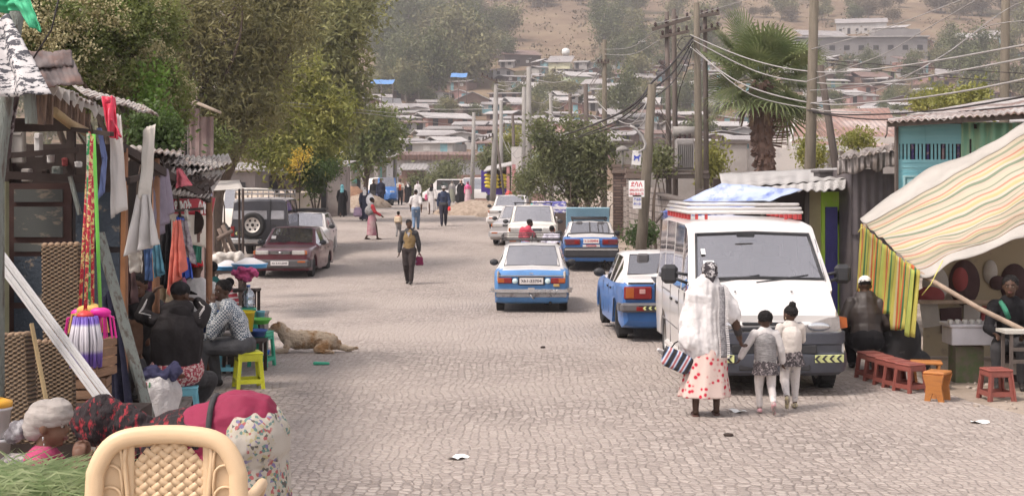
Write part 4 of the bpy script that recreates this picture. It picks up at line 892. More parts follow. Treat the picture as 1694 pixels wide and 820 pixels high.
def person(label,loc,rotdeg,H=1.7,J=None,top=None,bottom=None,sleeve='long',skin=None,hair='short',head=None,robe=None,vox=.02,shoes=shoe,hs=1.0,parts=(),fat=1.0,face=False,extra=None,group=None,gaze=0,hands=None,scarf=None,fold=None,feet='shoe'):
 t=thing('person',label,'person',loc,R(rotdeg),group); J=J or pose(); V={k:Vector(v)*H for k,v in J.items() if isinstance(v,tuple)}
 skin=skin or SK; u=H
 lat=(V['shR']-V['shL']).normalized()
 hc=V['hea']; up=(hc-V['nec']); hd=up.normalized()
 fw=Vector(J.get('look',(0,1,0))).normalized(); rt=fw.cross(Vector((0,0,1))); rt=(rt if rt.length>.1 else Vector((1,0,0))).normalized(); upv=rt.cross(fw).normalized()
 HM=Matrix((rt,fw,upv)).transposed()   # head axes
 def hp(x,y,z): return hc+HM@(Vector((x,y,z))*u*hs)
 b=MB()
 b.ell(hp(0,-.006,.014),(.046*u*hs,.058*u*hs,.053*u*hs),HM); b.ell(hp(0,.014,-.022),(.036*u*hs,.040*u*hs,.040*u*hs),HM)
 b.ell(hp(0,.052,-.008),(.008*u*hs,.012*u*hs,.015*u*hs),HM); b.ell(hp(0,.030,-.050),(.018*u*hs,.018*u*hs,.014*u*hs),HM)
 b.ell(hp(0,.049,-.032),(.015*u*hs,.009*u*hs,.0065*u*hs),HM)
 for s in (-1,1): b.ell(hp(s*.046,-.004,-.004),(.007*u*hs,.013*u*hs,.018*u*hs),HM)
 b.cap(V['nec']-hd*.02*u,hp(0,-.008,-.02),.032*u*fat,.029*u*hs)
 tr=[(V['pel'],.085*fat),(V['pel'].lerp(V['che'],.5),.075*fat),(V['che'],.088*fat),(V['nec'].lerp(V['che'],.25),.072*fat)]
 def torso(q,add=0.0):
  for (a,ra),(c,rc) in zip(tr,tr[1:]): q.cap(a,c,ra*u+add,rc*u+add,flat=.68,lat=lat)
  q.cap(V['shL'],V['shR'],.030*u*fat+add*.6,flat=1)
  for s in 'RL': q.cap(V['nec'].lerp(V['sh'+s],.25)-Vector((0,0,.015*u)),V['sh'+s],.026*u+add*.7,.034*u*fat+add*.7)
 def arm(q,s,add=0.0,upto=1.0):
  a,e,h=V['sh'+s],V['el'+s],V['ha'+s]
  if upto<.5: q.cap(a,a.lerp(e,upto*2),.039*u*fat+add,.034*u*fat+add*1.3)
  else:
   q.cap(a,e,.034*u*fat+add,.027*u*fat+add); q.cap(e,e.lerp(h,upto),.028*u*fat+add,.018*u*fat+add)
 def leg(q,s,add=0.0,upto=1.0):
  h,k_,a=V['hi'+s],V['kn'+s],V['an'+s]
  q.cap(h,k_,.056*u*fat+add,.036*u+add); q.cap(k_,k_.lerp(a,upto),.035*u+add,.021*u+add*1.1)
 torso(b)
 for s in 'RL':
  arm(b,s); leg(b,s)
  e,h=V['el'+s],V['ha'+s]; hv=(h-e).normalized(); hdir=Vector(J.get('hd'+s,hv)).normalized(); sg=1 if s=='R' else -1
  side=Vector(J.get('hs'+s,(0,1,0))); side=(side-hdir*side.dot(hdir)); side=side.normalized() if side.length>.05 else hdir.orthogonal().normalized(); pn=hdir.cross(side)
  curl=J.get('curl'+s,.5)
  pc=h+hdir*.028*u; b.cap(h,pc+hdir*.012*u,.014*u,.021*u,flat=.6,lat=side)
  for k,(o_,L) in enumerate(((.017,.040),(.006,.046),(-.006,.043),(-.017,.034))):
   r0=.0058*u if face else .0068*u; a=pc+hdir*.018*u+side*o_*u; cdir=(hdir*(1-curl*.5)+pn*sg*curl*.6).normalized(); m_=a+cdir*L*.5*u; cd2=(hdir*(1-curl)+pn*sg*curl).normalized()
   b.cap(a,m_,r0,r0*.95,n=7); b.cap(m_,m_+cd2*L*.5*u,r0*.95,r0*.8,n=7)
  a=h+hdir*.012*u+side*.016*u; b.cap(a,a+(hdir*.6+side*.7).normalized()*.030*u,.0075*u,.0065*u,n=7); a2=a+(hdir*.6+side*.7).normalized()*.030*u; b.cap(a2,a2+(hdir*.9+side*.2).normalized()*.018*u,.0065*u,.0055*u,n=7)
  an=V['an'+s]; kn=V['kn'+s]; fd=Vector(J.get('ft'+s,(0,1,0))).normalized(); b.cap(an-Vector((0,0,.018*u))-fd*.012*u,an+fd*.085*u-Vector((0,0,.030*u)),.022*u,.015*u,flat=1)
 obj('body',blob(b,vox,smooth=1),skin,t)
 fo=fold if fold is not None else .010
 if face:
  for s in (-1,1):
   q=MB(); q.ell(hp(s*.017,.0475,.004),(.0070*u*hs,.005*u*hs,.0032*u*hs),HM,10,6); e=obj('eye',q,eyew,t)
   q=MB(); q.ell(hp(s*.017,.0525,.004),(.0034*u*hs,.0022*u*hs,.0036*u*hs),HM,8,5); obj('iris',q,eyeb,e)
   q=MB(); q.tube([hp(s*.007,.052,.014),hp(s*.017,.053,.018),hp(s*.027,.046,.014)],.0022*u*hs,5); obj('eyebrow',q,HAIR,t)
  q=MB(); q.tube([hp(-.013,.052,-.032),hp(-.004,.0575,-.0305),hp(.004,.0575,-.0305),hp(.013,.052,-.032)],.0030*u*hs,6); q.tube([hp(-.011,.052,-.036),hp(0,.0575,-.037),hp(.011,.052,-.036)],.0034*u*hs,6); obj('lips',q,mat('lips',(.13,.045,.04),rough=.5),t)
 if top is not None:
  q=MB(); torso(q,.014*u)
  q.cap(V['pel']+Vector((0,0,.0)),V['pel'].lerp(V['che'],.3),.094*u*fat,.092*u*fat,flat=.72,lat=lat)
  if sleeve=='long':
   for s in 'RL': arm(q,s,.011*u,.93)
  elif sleeve=='short':
   for s in 'RL': arm(q,s,.013*u,.40)
  obj('shirt' if sleeve!='none' else 'vest',blob(q,vox,1,fo,(7,7,4)),top,t)
 if bottom is not None:
  q=MB(); q.cap(V['pel']-lat*.03*u,V['pel']+lat*.03*u,.078*u*fat,.078*u*fat,flat=1)
  for s in 'RL': leg(q,s,.012*u,.95)
  obj('trousers',blob(q,vox,1,fo*.8,(8,8,4),3),bottom,t)
 if robe is not None:   # list of (z,cx,cy,rx,ry) in stature units, material, name
  for (nm,rows,m,nf,am) in robe:
   rows=[tuple(c*u for c in r) for r in rows]; K=len(rows)-1
   def fn(a,v,rows=rows,nf=nf,am=am):
    f=v*K; i=min(int(f),K-1); w_=f-i; w_=w_*w_*(3-2*w_); r=[rows[i][j]+(rows[i+1][j]-rows[i][j])*w_ for j in range(5)]
    th=2*math.pi*a; k=1+am*v*(math.sin(nf*th+2*v)+.5*math.sin(nf*1.7*th+1.3))
    return Vector((r[1]+r[3]*k*math.cos(th),r[2]+r[4]*k*math.sin(th),r[0]))
   q=MB(); q.sheet(fn,40,16); obj(nm,q,m,t,solid=.006)
 if hair=='short': q=MB(); q.ell(hp(0,-.012,.024),(.0495*u*hs,.0575*u*hs,.050*u*hs),HM); obj('hair',blob(q,max(.008,vox*.6),0,.004,(60,60,60)),HAIR,t)
 elif hair=='afro': q=MB(); q.ell(hp(0,-.016,.030),(.056*u*hs,.058*u*hs,.052*u*hs),HM); obj('hair',blob(q,max(.006,vox*.5),0,.007,(110,110,110)),HAIR,t)
 elif hair=='puff':
  q=MB(); q.ell(hp(0,-.012,.024),(.050*u*hs,.058*u*hs,.050*u*hs),HM); q.ell(hp(.0,-.028,.078),(.026*u*hs,.026*u*hs,.026*u*hs),HM); obj('hair',blob(q,max(.007,vox*.6),0,.008,(50,50,50)),HAIR,t)
 if head is not None:
  kind,m=head
  q=MB()
  if kind=='hijab':
   q.ell(hp(0,-.012,.014),(.056*u*hs,.060*u*hs,.062*u*hs),HM); q.cap(hp(0,-.02,-.03),V['nec'].lerp(V['che'],.35),.052*u*hs,.088*u,flat=.85,lat=lat)
   o=obj('headscarf',blob(q,vox,1,.006,(10,10,5)),m,t)
  elif kind=='wrap': q.ell(hp(0,-.014,.026),(.054*u*hs,.063*u*hs,.050*u*hs),HM); o=obj('headscarf',blob(q,max(.009,vox*.6),1,.006,(14,14,30)),m,t)
  elif kind=='skullcap': q.ell(hp(0,-.010,.030),(.050*u*hs,.060*u*hs,.046*u*hs),HM); o=obj('cap',q,m,t)
  elif kind in('cap','peaked'):
   q.ell(hp(0,-.010,.028),(.051*u*hs,.062*u*hs,.050*u*hs),HM)
   if kind=='peaked': q.lathe([(.02*u,.07*u),(.064*u,.066*u),(.066*u,.055*u),(.050*u,.042*u),(.051*u,.02*u)],hc,18,rot=HM)
   sgn=J.get('peak',1); q.box(hp(0,sgn*.075,.024),(.062*u*hs,.055*u*hs,.006*u),HM@Euler((R(-12*sgn),0,0)).to_matrix(),bev=.002*u); o=obj('cap',q,m,t,sharp=40)
 if shoes is not None:
  for s in 'RL':
   an=V['an'+s]; fd=Vector(J.get('ft'+s,(0,1,0))).normalized(); q=MB(); up_=Vector((0,0,.001))
   if feet=='shoe': q.cap(an-Vector((0,0,.016*u))-fd*.016*u,an+fd*.09*u-Vector((0,0,.028*u)),.027*u,.0185*u); me_=blob(q,max(.009,vox*.6),1)
   else:
    q.cap(an-Vector((0,0,.043*u))-fd*.034*u,an-Vector((0,0,.043*u))+fd*.105*u,.024*u,.026*u,flat=.22,lat=fd.cross(Vector((0,0,1)))); q.tube([an+fd*.05*u+Vector((.024*u,0,-.036*u)),an+fd*.055*u+Vector((0,0,-.008*u)),an+fd*.05*u+Vector((-.024*u,0,-.036*u))],.004*u,6); me_=q
   obj('shoe' if feet=='shoe' else 'sandal',me_,shoes,t)
 if extra: extra(t,V,u,hp)
 return t
def at_px(px,d,dz=0): p=G(px,d); p.z+=.006+dz; return p
navy=cloth('navy',(.025,.028,.05)); black=cloth('black',(.016,.015,.017)); white=cloth('white',(.56,.53,.52)); cream=cloth('cream',(.48,.43,.37)); olive=cloth('olive_tan',(.22,.15,.07)); red=cloth('red',(.38,.04,.05)); pink=cloth('pink',(.60,.14,.25)); grey=cloth('grey',(.22,.21,.21)); teal=cloth('teal',(.16,.40,.45)); jean=cloth('jeans',(.13,.19,.28)); charcoal=cloth('charcoal',(.05,.048,.05)); tan=cloth('tan',(.45,.36,.25)); orange=cloth('orange_red',(.62,.13,.07)); dteal=cloth('dark_teal',(.03,.14,.13)); maroon=cloth('maroon',(.19,.03,.06)); purple=cloth('purple',(.22,.12,.25))
def skirt(z0,z1,r0,r1,m,nm='skirt',nf=9,am=.05,cy=0): return (nm,[(z0,0,cy,r0,r0*.75),(z0-(z0-z1)*.35,0,cy,(r0+r1)/2*1.02,(r0+r1)/2*.82),(z1,0,cy,r1,r1*.85)],m,nf,am)
def bag_thing(name,label,cat,p,sz,m,hz=.25,rot=0,kind='tote'):
 q=MB(); x,y,z=sz
 if kind=='tote': q.box((0,0,-hz-z/2),(x,y,z),bev=min(x,y)*.3,taper=.86)
 else: q.ell((0,0,-hz-z/2),(x/2,y/2,z/2)); q.cap((0,0,-hz-.02),(0,0,-.02),.05,.02)
 me=blob(q,.014,1,.010,(12,12,12)); t=thing(name,label,cat,p,R(rot)); obj('pouch',me,m,t)
 q=MB(); q.tube([(-x*.3,0,-hz-.02),(-x*.12,0,-hz*.4),(0,0,0),(x*.12,0,-hz*.4),(x*.3,0,-hz-.02)],.008,5); obj('handle',q,m,t); return t
def hand_world(t,J,H,s='R'):
 v=Vector(J['ha'+s])*H; h=v+(v-Vector(J['el'+s])*H).normalized()*.05*H; return t.location+Euler((0,0,t.rotation_euler.z)).to_matrix()@h
J=pose('walk',ph=-1,elR=(.145,-.03,.63),haR=(.155,.01,.49),look=(-.75,.6,-.1)); J['look']=(-.6,.8,-.08)
def vneck(t,V,u,hp):
 q=MB(); q.prism([(-.03*u,.80*u),(.03*u,.80*u),(0,.725*u)],0,.01,M=Matrix(((1,0,0,0),(0,0,1,.072*u),(0,1,0,0),(0,0,0,1)))); obj('shirt_collar',q,cloth('check_pale',(.45,.43,.42),(.2,.2,.24),40),t)
 q=MB(); q.cap(V['pel']-Vector((.03*u,0,0)),V['pel']+Vector((.03*u,0,0)),.092*u,flat=.7)
 tr=[(V['pel'].lerp(V['che'],.15),.096),(V['pel'].lerp(V['che'],.6),.094),(V['che'],.105),(V['nec'].lerp(V['che'],.35),.085)]
 q=MB()
 for (a,ra),(c,rc) in zip(tr,tr[1:]): q.cap(a,c,ra*u,rc*u,flat=.74,lat=(1,0,0))
 obj('waistcoat',blob(q,.016,1,.012,(8,8,5)),olive,t)
w1=person('man in tan waistcoat over dark sleeves walking down the middle of the street',at_px(677,38.6),180-4,1.72,J,top=charcoal,bottom=cloth('dark_trousers',(.035,.027,.026)),skin=SK,vox=.014,face=True,extra=vneck)
bag_thing('shopping_bag','small maroon and blue bag held by the man in tan waistcoat','bag',hand_world(w1,J,1.72,'L')+Vector((0,0,.03)),(.22,.10,.24),cloth('maroon_blue',(.20,.03,.08),(.25,.35,.6),7,(.6,.68)),.10,10)
def pack(t,V,u,hp):
 q=MB(); q.box(V['che']+Vector((0,-.13*u,-.02*u)),(.26*u,.13*u,.24*u),bev=.04*u); obj('backpack',q,cloth('pale_pack',(.62,.50,.36)),t)
 q=MB(); q.box(V['nec']+Vector((0,-.03*u,-.01*u)),(.2*u,.1*u,.04*u),bev=.01*u); obj('collar',q,red,t)
person('small child with a pale backpack behind the man in tan waistcoat',at_px(659,57),-10,.98,pose('walk',ph=1),top=tan,bottom=grey,vox=.02,hs=1.35,extra=pack)
person('man in white shirt and jeans walking away behind the tan waistcoat',at_px(688,61),0,1.68,pose('walk',ph=1),top=white,bottom=jean,sleeve='short',vox=.02)
strp=cloth('rose_stripe',(.34,.12,.17),(.52,.42,.40),1.0)
strp.node_tree.nodes['Mapping'] if 'Mapping' in strp.node_tree.nodes else None
J=pose('walk',ph=1,elR=(.15,.05,.65),haR=(.15,.18,.57));
def shawlx(t,V,u,hp):
 q=MB(); q.cap(V['che']+Vector((0,-.02*u,-.05*u)),V['nec']+Vector((0,-.01*u,-.01*u)),.125*u,.085*u,flat=.9,lat=(1,0,0)); q.ell(V['che']+Vector((-.03*u,-.07*u,-.03*u)),(.12*u,.09*u,.11*u)); obj('shawl',blob(q,.018,2,.012,(9,9,5)),cloth('grey_pattern',(.30,.29,.29),(.16,.15,.15),30),t)
person('woman in grey shawl, red sleeves and rose striped long skirt crossing the street',at_px(615,55.6),-72,1.62,J,top=red,skin=SK,vox=.018,robe=[skirt(.60,.10,.10,.135,strp,nf=11,am=.06)],extra=shawlx,feet='sandal',fat=1.05)
J=pose('walk',ph=-1);
w5=person('woman in navy abaya and white headscarf carrying bags',at_px(603,69.5),12,1.62,J,top=navy,vox=.02,robe=[skirt(.62,.05,.11,.15,navy,'robe')],head=('hijab',white),fat=1.1)
bag_thing('shopping_bag','large purple grey bag hanging from the hand of the woman in navy abaya','bag',hand_world(w5,J,1.62,'L')+Vector((-.12,0,.02)),(.42,.28,.46),cloth('mauve_bag',(.30,.22,.30)),.10,0)
bag_thing('plastic_bag','white bag with blue print on the shoulder of the woman in navy abaya','bag',w5.location+Vector((.28,-.1,1.32)),(.42,.26,.55),cloth('white_blue_bag',(.70,.68,.70),(.10,.12,.5),3,(.62,.66)),.05,0,'sack')
person('woman in black robe and pale teal headscarf walking away on the left',at_px(566,75),4,1.68,pose('walk',ph=1),top=black,vox=.02,robe=[skirt(.62,.05,.11,.135,black,'robe')],head=('hijab',teal),fat=1.1)
def vestx(c):
 def f(t,V,u,hp):
  q=MB(); q.box(V['che']+Vector((0,.075*u,-.04*u)),(.10*u,.02*u,.22*u),bev=.01*u); obj('shirt_front',q,c,t)
 return f
person('man in open cream jacket over an orange shirt facing the camera',at_px(662,98),180,1.76,pose('stand',elR=(.15,.05,.65),haR=(.05,.14,.68),elL=(-.15,.05,.65),haL=(-.05,.14,.68)),top=cream,bottom=charcoal,vox=.025,extra=vestx(orange),fat=1.1)
person('woman in black robe and long white headscarf standing beside the orange shirt man',at_px(675,104),190,1.55,pose('stand'),top=black,vox=.025,robe=[skirt(.62,.04,.11,.16,black,'robe')],head=('hijab',white),fat=1.1)
person('woman in white shawl and pale headscarf with her side to the camera',at_px(691,100),160,1.62,pose('stand'),top=white,vox=.025,robe=[skirt(.62,.05,.12,.15,cloth('white_floral',(.6,.58,.57),(.2,.17,.2),12,(.55,.62)),'robe')],head=('hijab',cloth('pale_mauve',(.52,.44,.46))),fat=1.15)
J=pose('walk',ph=1); w8=person('woman in long white dress with dark scarf over her back, left of the policeman',at_px(714,80),170,1.68,J,top=white,vox=.022,robe=[skirt(.62,.10,.11,.14,white,'dress')],head=('hijab',black),fat=1.0,feet='sandal')
bag_thing('handbag','small pink bag on the arm of the woman in long white dress','bag',w8.location+Vector((-.30,-.05,1.15)),(.16,.1,.3),pink,.08)
J=pose('walk',ph=1)
def copx(t,V,u,hp):
 q=MB(); q.cap(V['pel']-Vector((.03*u,0,0)),V['pel']+Vector((.03*u,0,0)),.098*u,flat=.75); q.box(V['che']+Vector((.05*u,.085*u,.0)),(.03*u,.01*u,.03*u)); q.box(V['che']+Vector((-.05*u,.085*u,.0)),(.03*u,.01*u,.03*u)); obj('belt',q,charcoal,t)
w9=person('policeman in dark blue uniform and white peaked cap walking toward the camera',at_px(734,63.5),182,1.76,J,top=cloth('police_blue',(.035,.045,.08)),bottom=cloth('police_trousers',(.028,.026,.038)),vox=.018,head=('peaked',white),hair=None,extra=copx,fat=1.08)
bag_thing('plastic_bag','tiny bright red bag in the hand of the policeman','bag',hand_world(w9,J,1.76,'L')+Vector((0,-.03,.06)),(.14,.1,.18),cloth('bright_red',(.65,.05,.05)),.02)
person('grey-clad figure with covered head standing in shade right of the policeman',at_px(748,106),175,1.62,pose('stand'),top=grey,vox=.025,robe=[skirt(.62,.05,.11,.14,cloth('grey_olive',(.20,.20,.16)),'robe')],head=('hijab',cloth('grey_mist',(.36,.33,.30))))
person('woman in flowing black abaya with a tan headscarf, behind and right of the policeman',at_px(763,101),200,1.70,pose('walk',ph=1),top=black,vox=.025,robe=[skirt(.66,.04,.13,.21,black,'robe')],head=('hijab',cloth('rust_scarf',(.50,.30,.22))),fat=1.2)
person('woman in bright pink headscarf and pale dress at the end of the street',at_px(774,100),185,1.58,pose('stand'),top=pink,vox=.025,robe=[skirt(.66,.05,.11,.14,cloth('pale_rose',(.52,.38,.40)),'dress')],head=('hijab',cloth('hot_pink',(.75,.15,.35))))
person('man in dark suit standing with his back to the blue three-wheeler',at_px(630,92.5),200,1.80,pose('stand'),top=navy,bottom=navy,vox=.025,fat=1.15)
person('slim man in black at the open side of the blue three-wheeler',at_px(618,95.5),170,1.72,pose('stand'),top=black,bottom=charcoal,vox=.025,fat=.95)
person('man in red shirt leaning beside the cream pickup behind the blue taxi',at_px(869,44.4,-.25),-60,1.72,pose('stand',che=(0,.03,.71),nec=(0,.06,.81),hea=(0,.10,.90),elR=(.12,.12,.68),haR=(.08,.2,.6)),top=cloth('crimson',(.42,.06,.09)),bottom=jean,sleeve='short',vox=.018)
person('man in pale shirt bending with only head and back above the blue taxi rack',at_px(911,44.0,-.30),-10,1.68,pose('stand',che=(0,.10,.66),nec=(0,.14,.75),hea=(0,.16,.85),shR=(.108,.12,.74),shL=(-.108,.12,.74)),top=cloth('pale_lilac',(.58,.55,.62)),bottom=charcoal,sleeve='short',vox=.018)
person('child in purple shirt beside the earth mound at the left of the street',at_px(551,98),180,1.3,pose('sit',seat=.22),top=purple,bottom=charcoal,vox=.025)
# ---------- woman in white shawl and the two girls, seen from behind
J=pose('walk',ph=1,pel=(0,0,.53),anR=(.055,.045,.045),anL=(-.085,-.02,.047),knR=(.06,.05,.285),knL=(-.075,.02,.285),elR=(.165,-.02,.64),haR=(.205,.03,.50),elL=(-.155,.03,.63),haL=(-.14,.12,.52),look=(.30,.95,.0),hea=(.012,.022,.925))
J['curlR']=.9
H=1.58
dots=bpy.data.materials.new('cloth_red_spots'); dots.use_nodes=True; n,l=nodes_of(dots); b=n['Principled BSDF']; b.inputs['Roughness'].default_value=.9; b.inputs['Specular IOR Level'].default_value=.1
tc=n.new('ShaderNodeTexCoord'); vo=n.new('ShaderNodeTexVoronoi'); vo.inputs['Scale'].default_value=17; vo.inputs['Randomness'].default_value=.75; l.new(tc.outputs['Object'],vo.inputs[0])
cr=n.new('ShaderNodeValToRGB'); cr.color_ramp.interpolation='CONSTANT'; e=cr.color_ramp.elements; e[0].color=(.50,.03,.06,1); e[1].position=.30; e[1].color=(.58,.36,.33,1); e2=cr.color_ramp.elements.new(.42); e2.color=(.62,.49,.44,1)
l.new(vo.outputs['Distance'],cr.inputs[0]); l.new(cr.outputs[0],b.inputs['Base Color'])
gauze=cloth('white_gauze',(.60,.575,.57)); band=cloth('grey_band',(.25,.24,.25),(.12,.115,.12),60)
ban=mat('cloth_bandana',(.42,.40,.40),rough=.9,col2=(.035,.03,.035),thr=(.44,.48),scale=26)
def wom(t,V,u,hp):
 q=MB(); L=lambda x,y,z:Vector((x,y,z))*u
 q.cap(L(-.02,-.01,.80),L(-.035,-.02,.46),.118*u,.145*u,flat=.62,lat=(1,0,0)); q.cap(L(-.02,.0,.835),L(-.03,.0,.78),.075*u,.12*u,flat=.8,lat=(1,0,0))
 q.cap(L(-.09,.0,.78),L(-.13,.04,.47),.055*u,.075*u); q.cap(L(.09,.0,.795),L(.15,-.01,.66),.055*u,.06*u); q.cap(L(.13,.0,.72),L(.155,-.0,.64),.055*u,.045*u)
 q.cap(L(-.10,-.03,.50),L(.03,-.02,.43),.10*u,.09*u,flat=.8)
 me=blob(q,.010,2,.028,(11,11,1.5),4); obj('shawl',me,gauze,t)
 q=MB()
 def fn(a,v): x=.055+.035*a-.0*v+.012*v; z=.845-.45*v; return Vector((x*u+.006*math.sin(v*9),(-.095-.055*math.sin(min(1,v*1.15)*math.pi*.62)-.004*math.sin(a*3))*u,z*u))
 q.sheet(fn,4,24); obj('shawl_border',q,band,t,solid=.012)
 q=MB();
 for k in range(40):
  v=k/39; p=fn(1,v); q.box(p+Vector((.01*u,0,0)),(.022*u,.004*u,.006*u)); p=fn(0,v); q.box(p-Vector((.006*u,0,0)),(.012*u,.004*u,.006*u))
 obj('fringe',q,gauze,t)
 q=MB(); q.ell(hp(0,-.014,.028),(.054*u,.064*u,.050*u)); q.prism([(-.05*u,.94*u),(.05*u,.94*u),(.012*u,.862*u)],0,.02,M=Matrix(((1,0,0,.012*u),(0,0,1,-.062*u),(0,1,0,0),(0,0,0,1)))); q.ell(hp(.0,-.06,-.02),(.018*u,.012*u,.02*u)); obj('headscarf',blob(q,.008,2,.003),ban,t)
 q=MB(); q.cap(V['elR'].lerp(V['shR'],.35),V['elR'].lerp(V['haR'],.72),.037*u,.026*u); obj('sleeve',blob(q,.01,1,.006),charcoal,t)
wm=person('woman in white shawl and red-spotted long skirt walking away, holding a girl by the hand',Vector(((1172-CX)*14.95/F,14.95,gz(2,14.95)+.006)),-3,H,J,vox=.009,skin=SK,hair=None,
  robe=[('skirt',[(.52,0,0,.10,.09),(.40,-.01,0,.125,.11),(.25,-.02,.0,.138,.12),(.125,-.03,.0,.162,.135)],dots,8,.07)],extra=wom,feet='sandal',shoes=mat('brown_sandal',(.10,.05,.04),rough=.7),fat=1.1)
q=MB(); q.box((0,0,-.14),(.30,.13,.20),(0,R(24),0),bev=.03,taper=1.12)
bm_=bpy.data.materials.new('striped_bag'); bm_.use_nodes=True; n,l=nodes_of(bm_); tc=n.new('ShaderNodeTexCoord'); mp=n.new('ShaderNodeMapping'); mp.inputs['Rotation'].default_value=(0,R(-30),0); wv=n.new('ShaderNodeTexWave'); wv.inputs['Scale'].default_value=3.2; wv.inputs['Distortion'].default_value=.6
l.new(tc.outputs['Object'],mp.inputs[0]); l.new(mp.outputs[0],wv.inputs[0]); cr=n.new('ShaderNodeValToRGB'); cr.color_ramp.interpolation='LINEAR'
for p_,c_ in ((.3,(.02,.018,.02)),(.45,(.05,.12,.30)),(.62,(.40,.50,.62)),(.8,(.62,.58,.58))):
 e=cr.color_ramp.elements.new(p_); e.color=(*c_,1)
cr.color_ramp.elements[0].color=(.02,.018,.02,1); cr.color_ramp.elements[-1].color=(.35,.06,.08,1); l.new(wv.outputs[0],cr.inputs[0]); l.new(cr.outputs[0],n['Principled BSDF'].inputs['Base Color'])
hb_=thing('handbag','black, blue and white striped handbag under the arm of the woman in white shawl','handbag',wm.location+Vector((-.33,-.06,.71))); obj('pouch',blob(q,.012,1),bm_,hb_)
q=MB(); q.tube([(-.09,0,-.05),(-.02,.02,.04),(.10,.03,.10),(.16,.03,-.02),(.10,0,-.10)],.007,6); obj('handle',q,black,hb_)
q=MB(); q.cap((0,0,0),(.22,.06,-.09),.018,.018); q.cap((.02,.02,-.03),(.20,.07,-.12),.018,.018)
single('rolled_paper',blob(q,.008,1),white,'white paper roll sticking out behind the striped handbag','paper roll',origin=(0,0,0)).location=wm.location+Vector((-.52,-.02,.68))
lace=mat('cloth_dark_lace',(.05,.042,.045),rough=.9,col2=(.30,.26,.26),thr=(.5,.6),scale=45)
tight=cloth('white_tights',(.54,.50,.48)); leaft=mat('cloth_leafy_leggings',(.54,.50,.48),rough=.9,col2=(.35,.33,.34),thr=(.58,.63),scale=22)
greyk=mat('cloth_grey_marl',(.15,.145,.145),rough=.95,col2=(.30,.285,.285),thr=(.4,.6),scale=60,stretch=(.3,.3,2.5))
def ruffle(zt,zb,r,m,tiers=2):
 out=[]
 for i in range(tiers):
  a=zt-(zt-zb)*i/tiers; b_=zt-(zt-zb)*(i+1)/tiers-.012; out.append(('skirt_tier',[(a,0,0,r*(1+.12*i),r*(.85+.1*i)),(b_,0,0,r*(1.22+.12*i),r*(1.05+.1*i))],m,13,.05))
 return out
def vest(t,V,u,hp):
 q=MB(); q.cap(V['pel']+Vector((0,0,.0)),V['che'],.112*u,.110*u,flat=.86,lat=(1,0,0)); q.cap(V['che'],V['nec']-Vector((0,0,.055*u)),.108*u,.066*u,flat=.92,lat=(1,0,0)); obj('dress_top',blob(q,.009,2,.006,(12,12,8)),greyk,t)
gA=Vector(((1266-CX)*15.05/F,15.05,gz(2,15.05)+.006)); hA=1.06
J=pose('stand',anR=(.055,-.19,.125),knR=(.06,.0,.27),anL=(-.05,.04,.045),knL=(-.055,.05,.27),elL=(-.18,.03,.66),haL=(-.235,.05,.545),elR=(.155,.0,.63),haR=(.175,.06,.50),nec=(0,0,.805),hea=(.0,.01,.905),ftR=(.1,.6,-.8),look=(.05,1,-.1))
def leggings(t,V,u,m):
 q=MB()
 for s in 'RL': q.cap(V['hi'+s],V['kn'+s],.062*u,.044*u); q.cap(V['kn'+s],V['kn'+s].lerp(V['an'+s],.86),.044*u,.030*u)
 obj('leggings',blob(q,.008,1,.006,(14,14,8)),m,t)
person('girl in grey sleeveless dress over a white blouse, middle of the hand-holding row',gA,-2,hA,J,top=white,vox=.008,hair='afro',hs=1.32,robe=ruffle(.545,.40,.095,lace),extra=lambda t,V,u,hp:(vest(t,V,u,hp),leggings(t,V,u,tight)),shoes=mat('shoe_pink',(.55,.30,.32),rough=.6,col2=(.25,.24,.22),thr=(.45,.55),scale=20))
gB=Vector(((1308-CX)*15.4/F,15.4,gz(2,15.4)+.006)); hB=1.10
J=pose('stand',anL=(-.085,-.20,.135),knL=(-.06,.0,.275),anR=(.05,.03,.045),knR=(.055,.05,.27),elL=(-.15,-.02,.65),haL=(-.165,.0,.50),elR=(.13,.06,.66),haR=(.07,.14,.66),nec=(0,0,.805),hea=(-.005,.012,.905),ftL=(.1,.6,-.8),look=(-.55,.83,0))
def card(t,V,u,hp):
 q=MB(); q.cap(V['pel']+Vector((0,0,.05*u)),V['che'],.108*u,.112*u,flat=.85,lat=(1,0,0)); q.cap(V['che'],V['nec']-Vector((0,0,.04*u)),.100*u,.065*u,flat=.85,lat=(1,0,0)); obj('cardigan',blob(q,.009,2,.008,(10,10,4)),cloth('ivory',(.56,.51,.47)),t)
 q=MB(); q.ell(hp(.046,-.002,-.022),(.006,.006,.010)); q.ell(hp(-.050,-.002,-.022),(.006,.006,.010)); obj('earring',q,tan,t)
person('girl in ivory cardigan with a hair puff, right end of the hand-holding row',gB,4,hB,J,top=cloth('ivory',(.56,.51,.47)),vox=.008,hair='puff',hs=1.28,robe=ruffle(.56,.43,.095,lace,3),extra=lambda t,V,u,hp:(card(t,V,u,hp),leggings(t,V,u,leaft)),shoes=mat('shoe_gold',(.52,.44,.27),rough=.6,col2=(.25,.22,.18),thr=(.45,.55),scale=20))
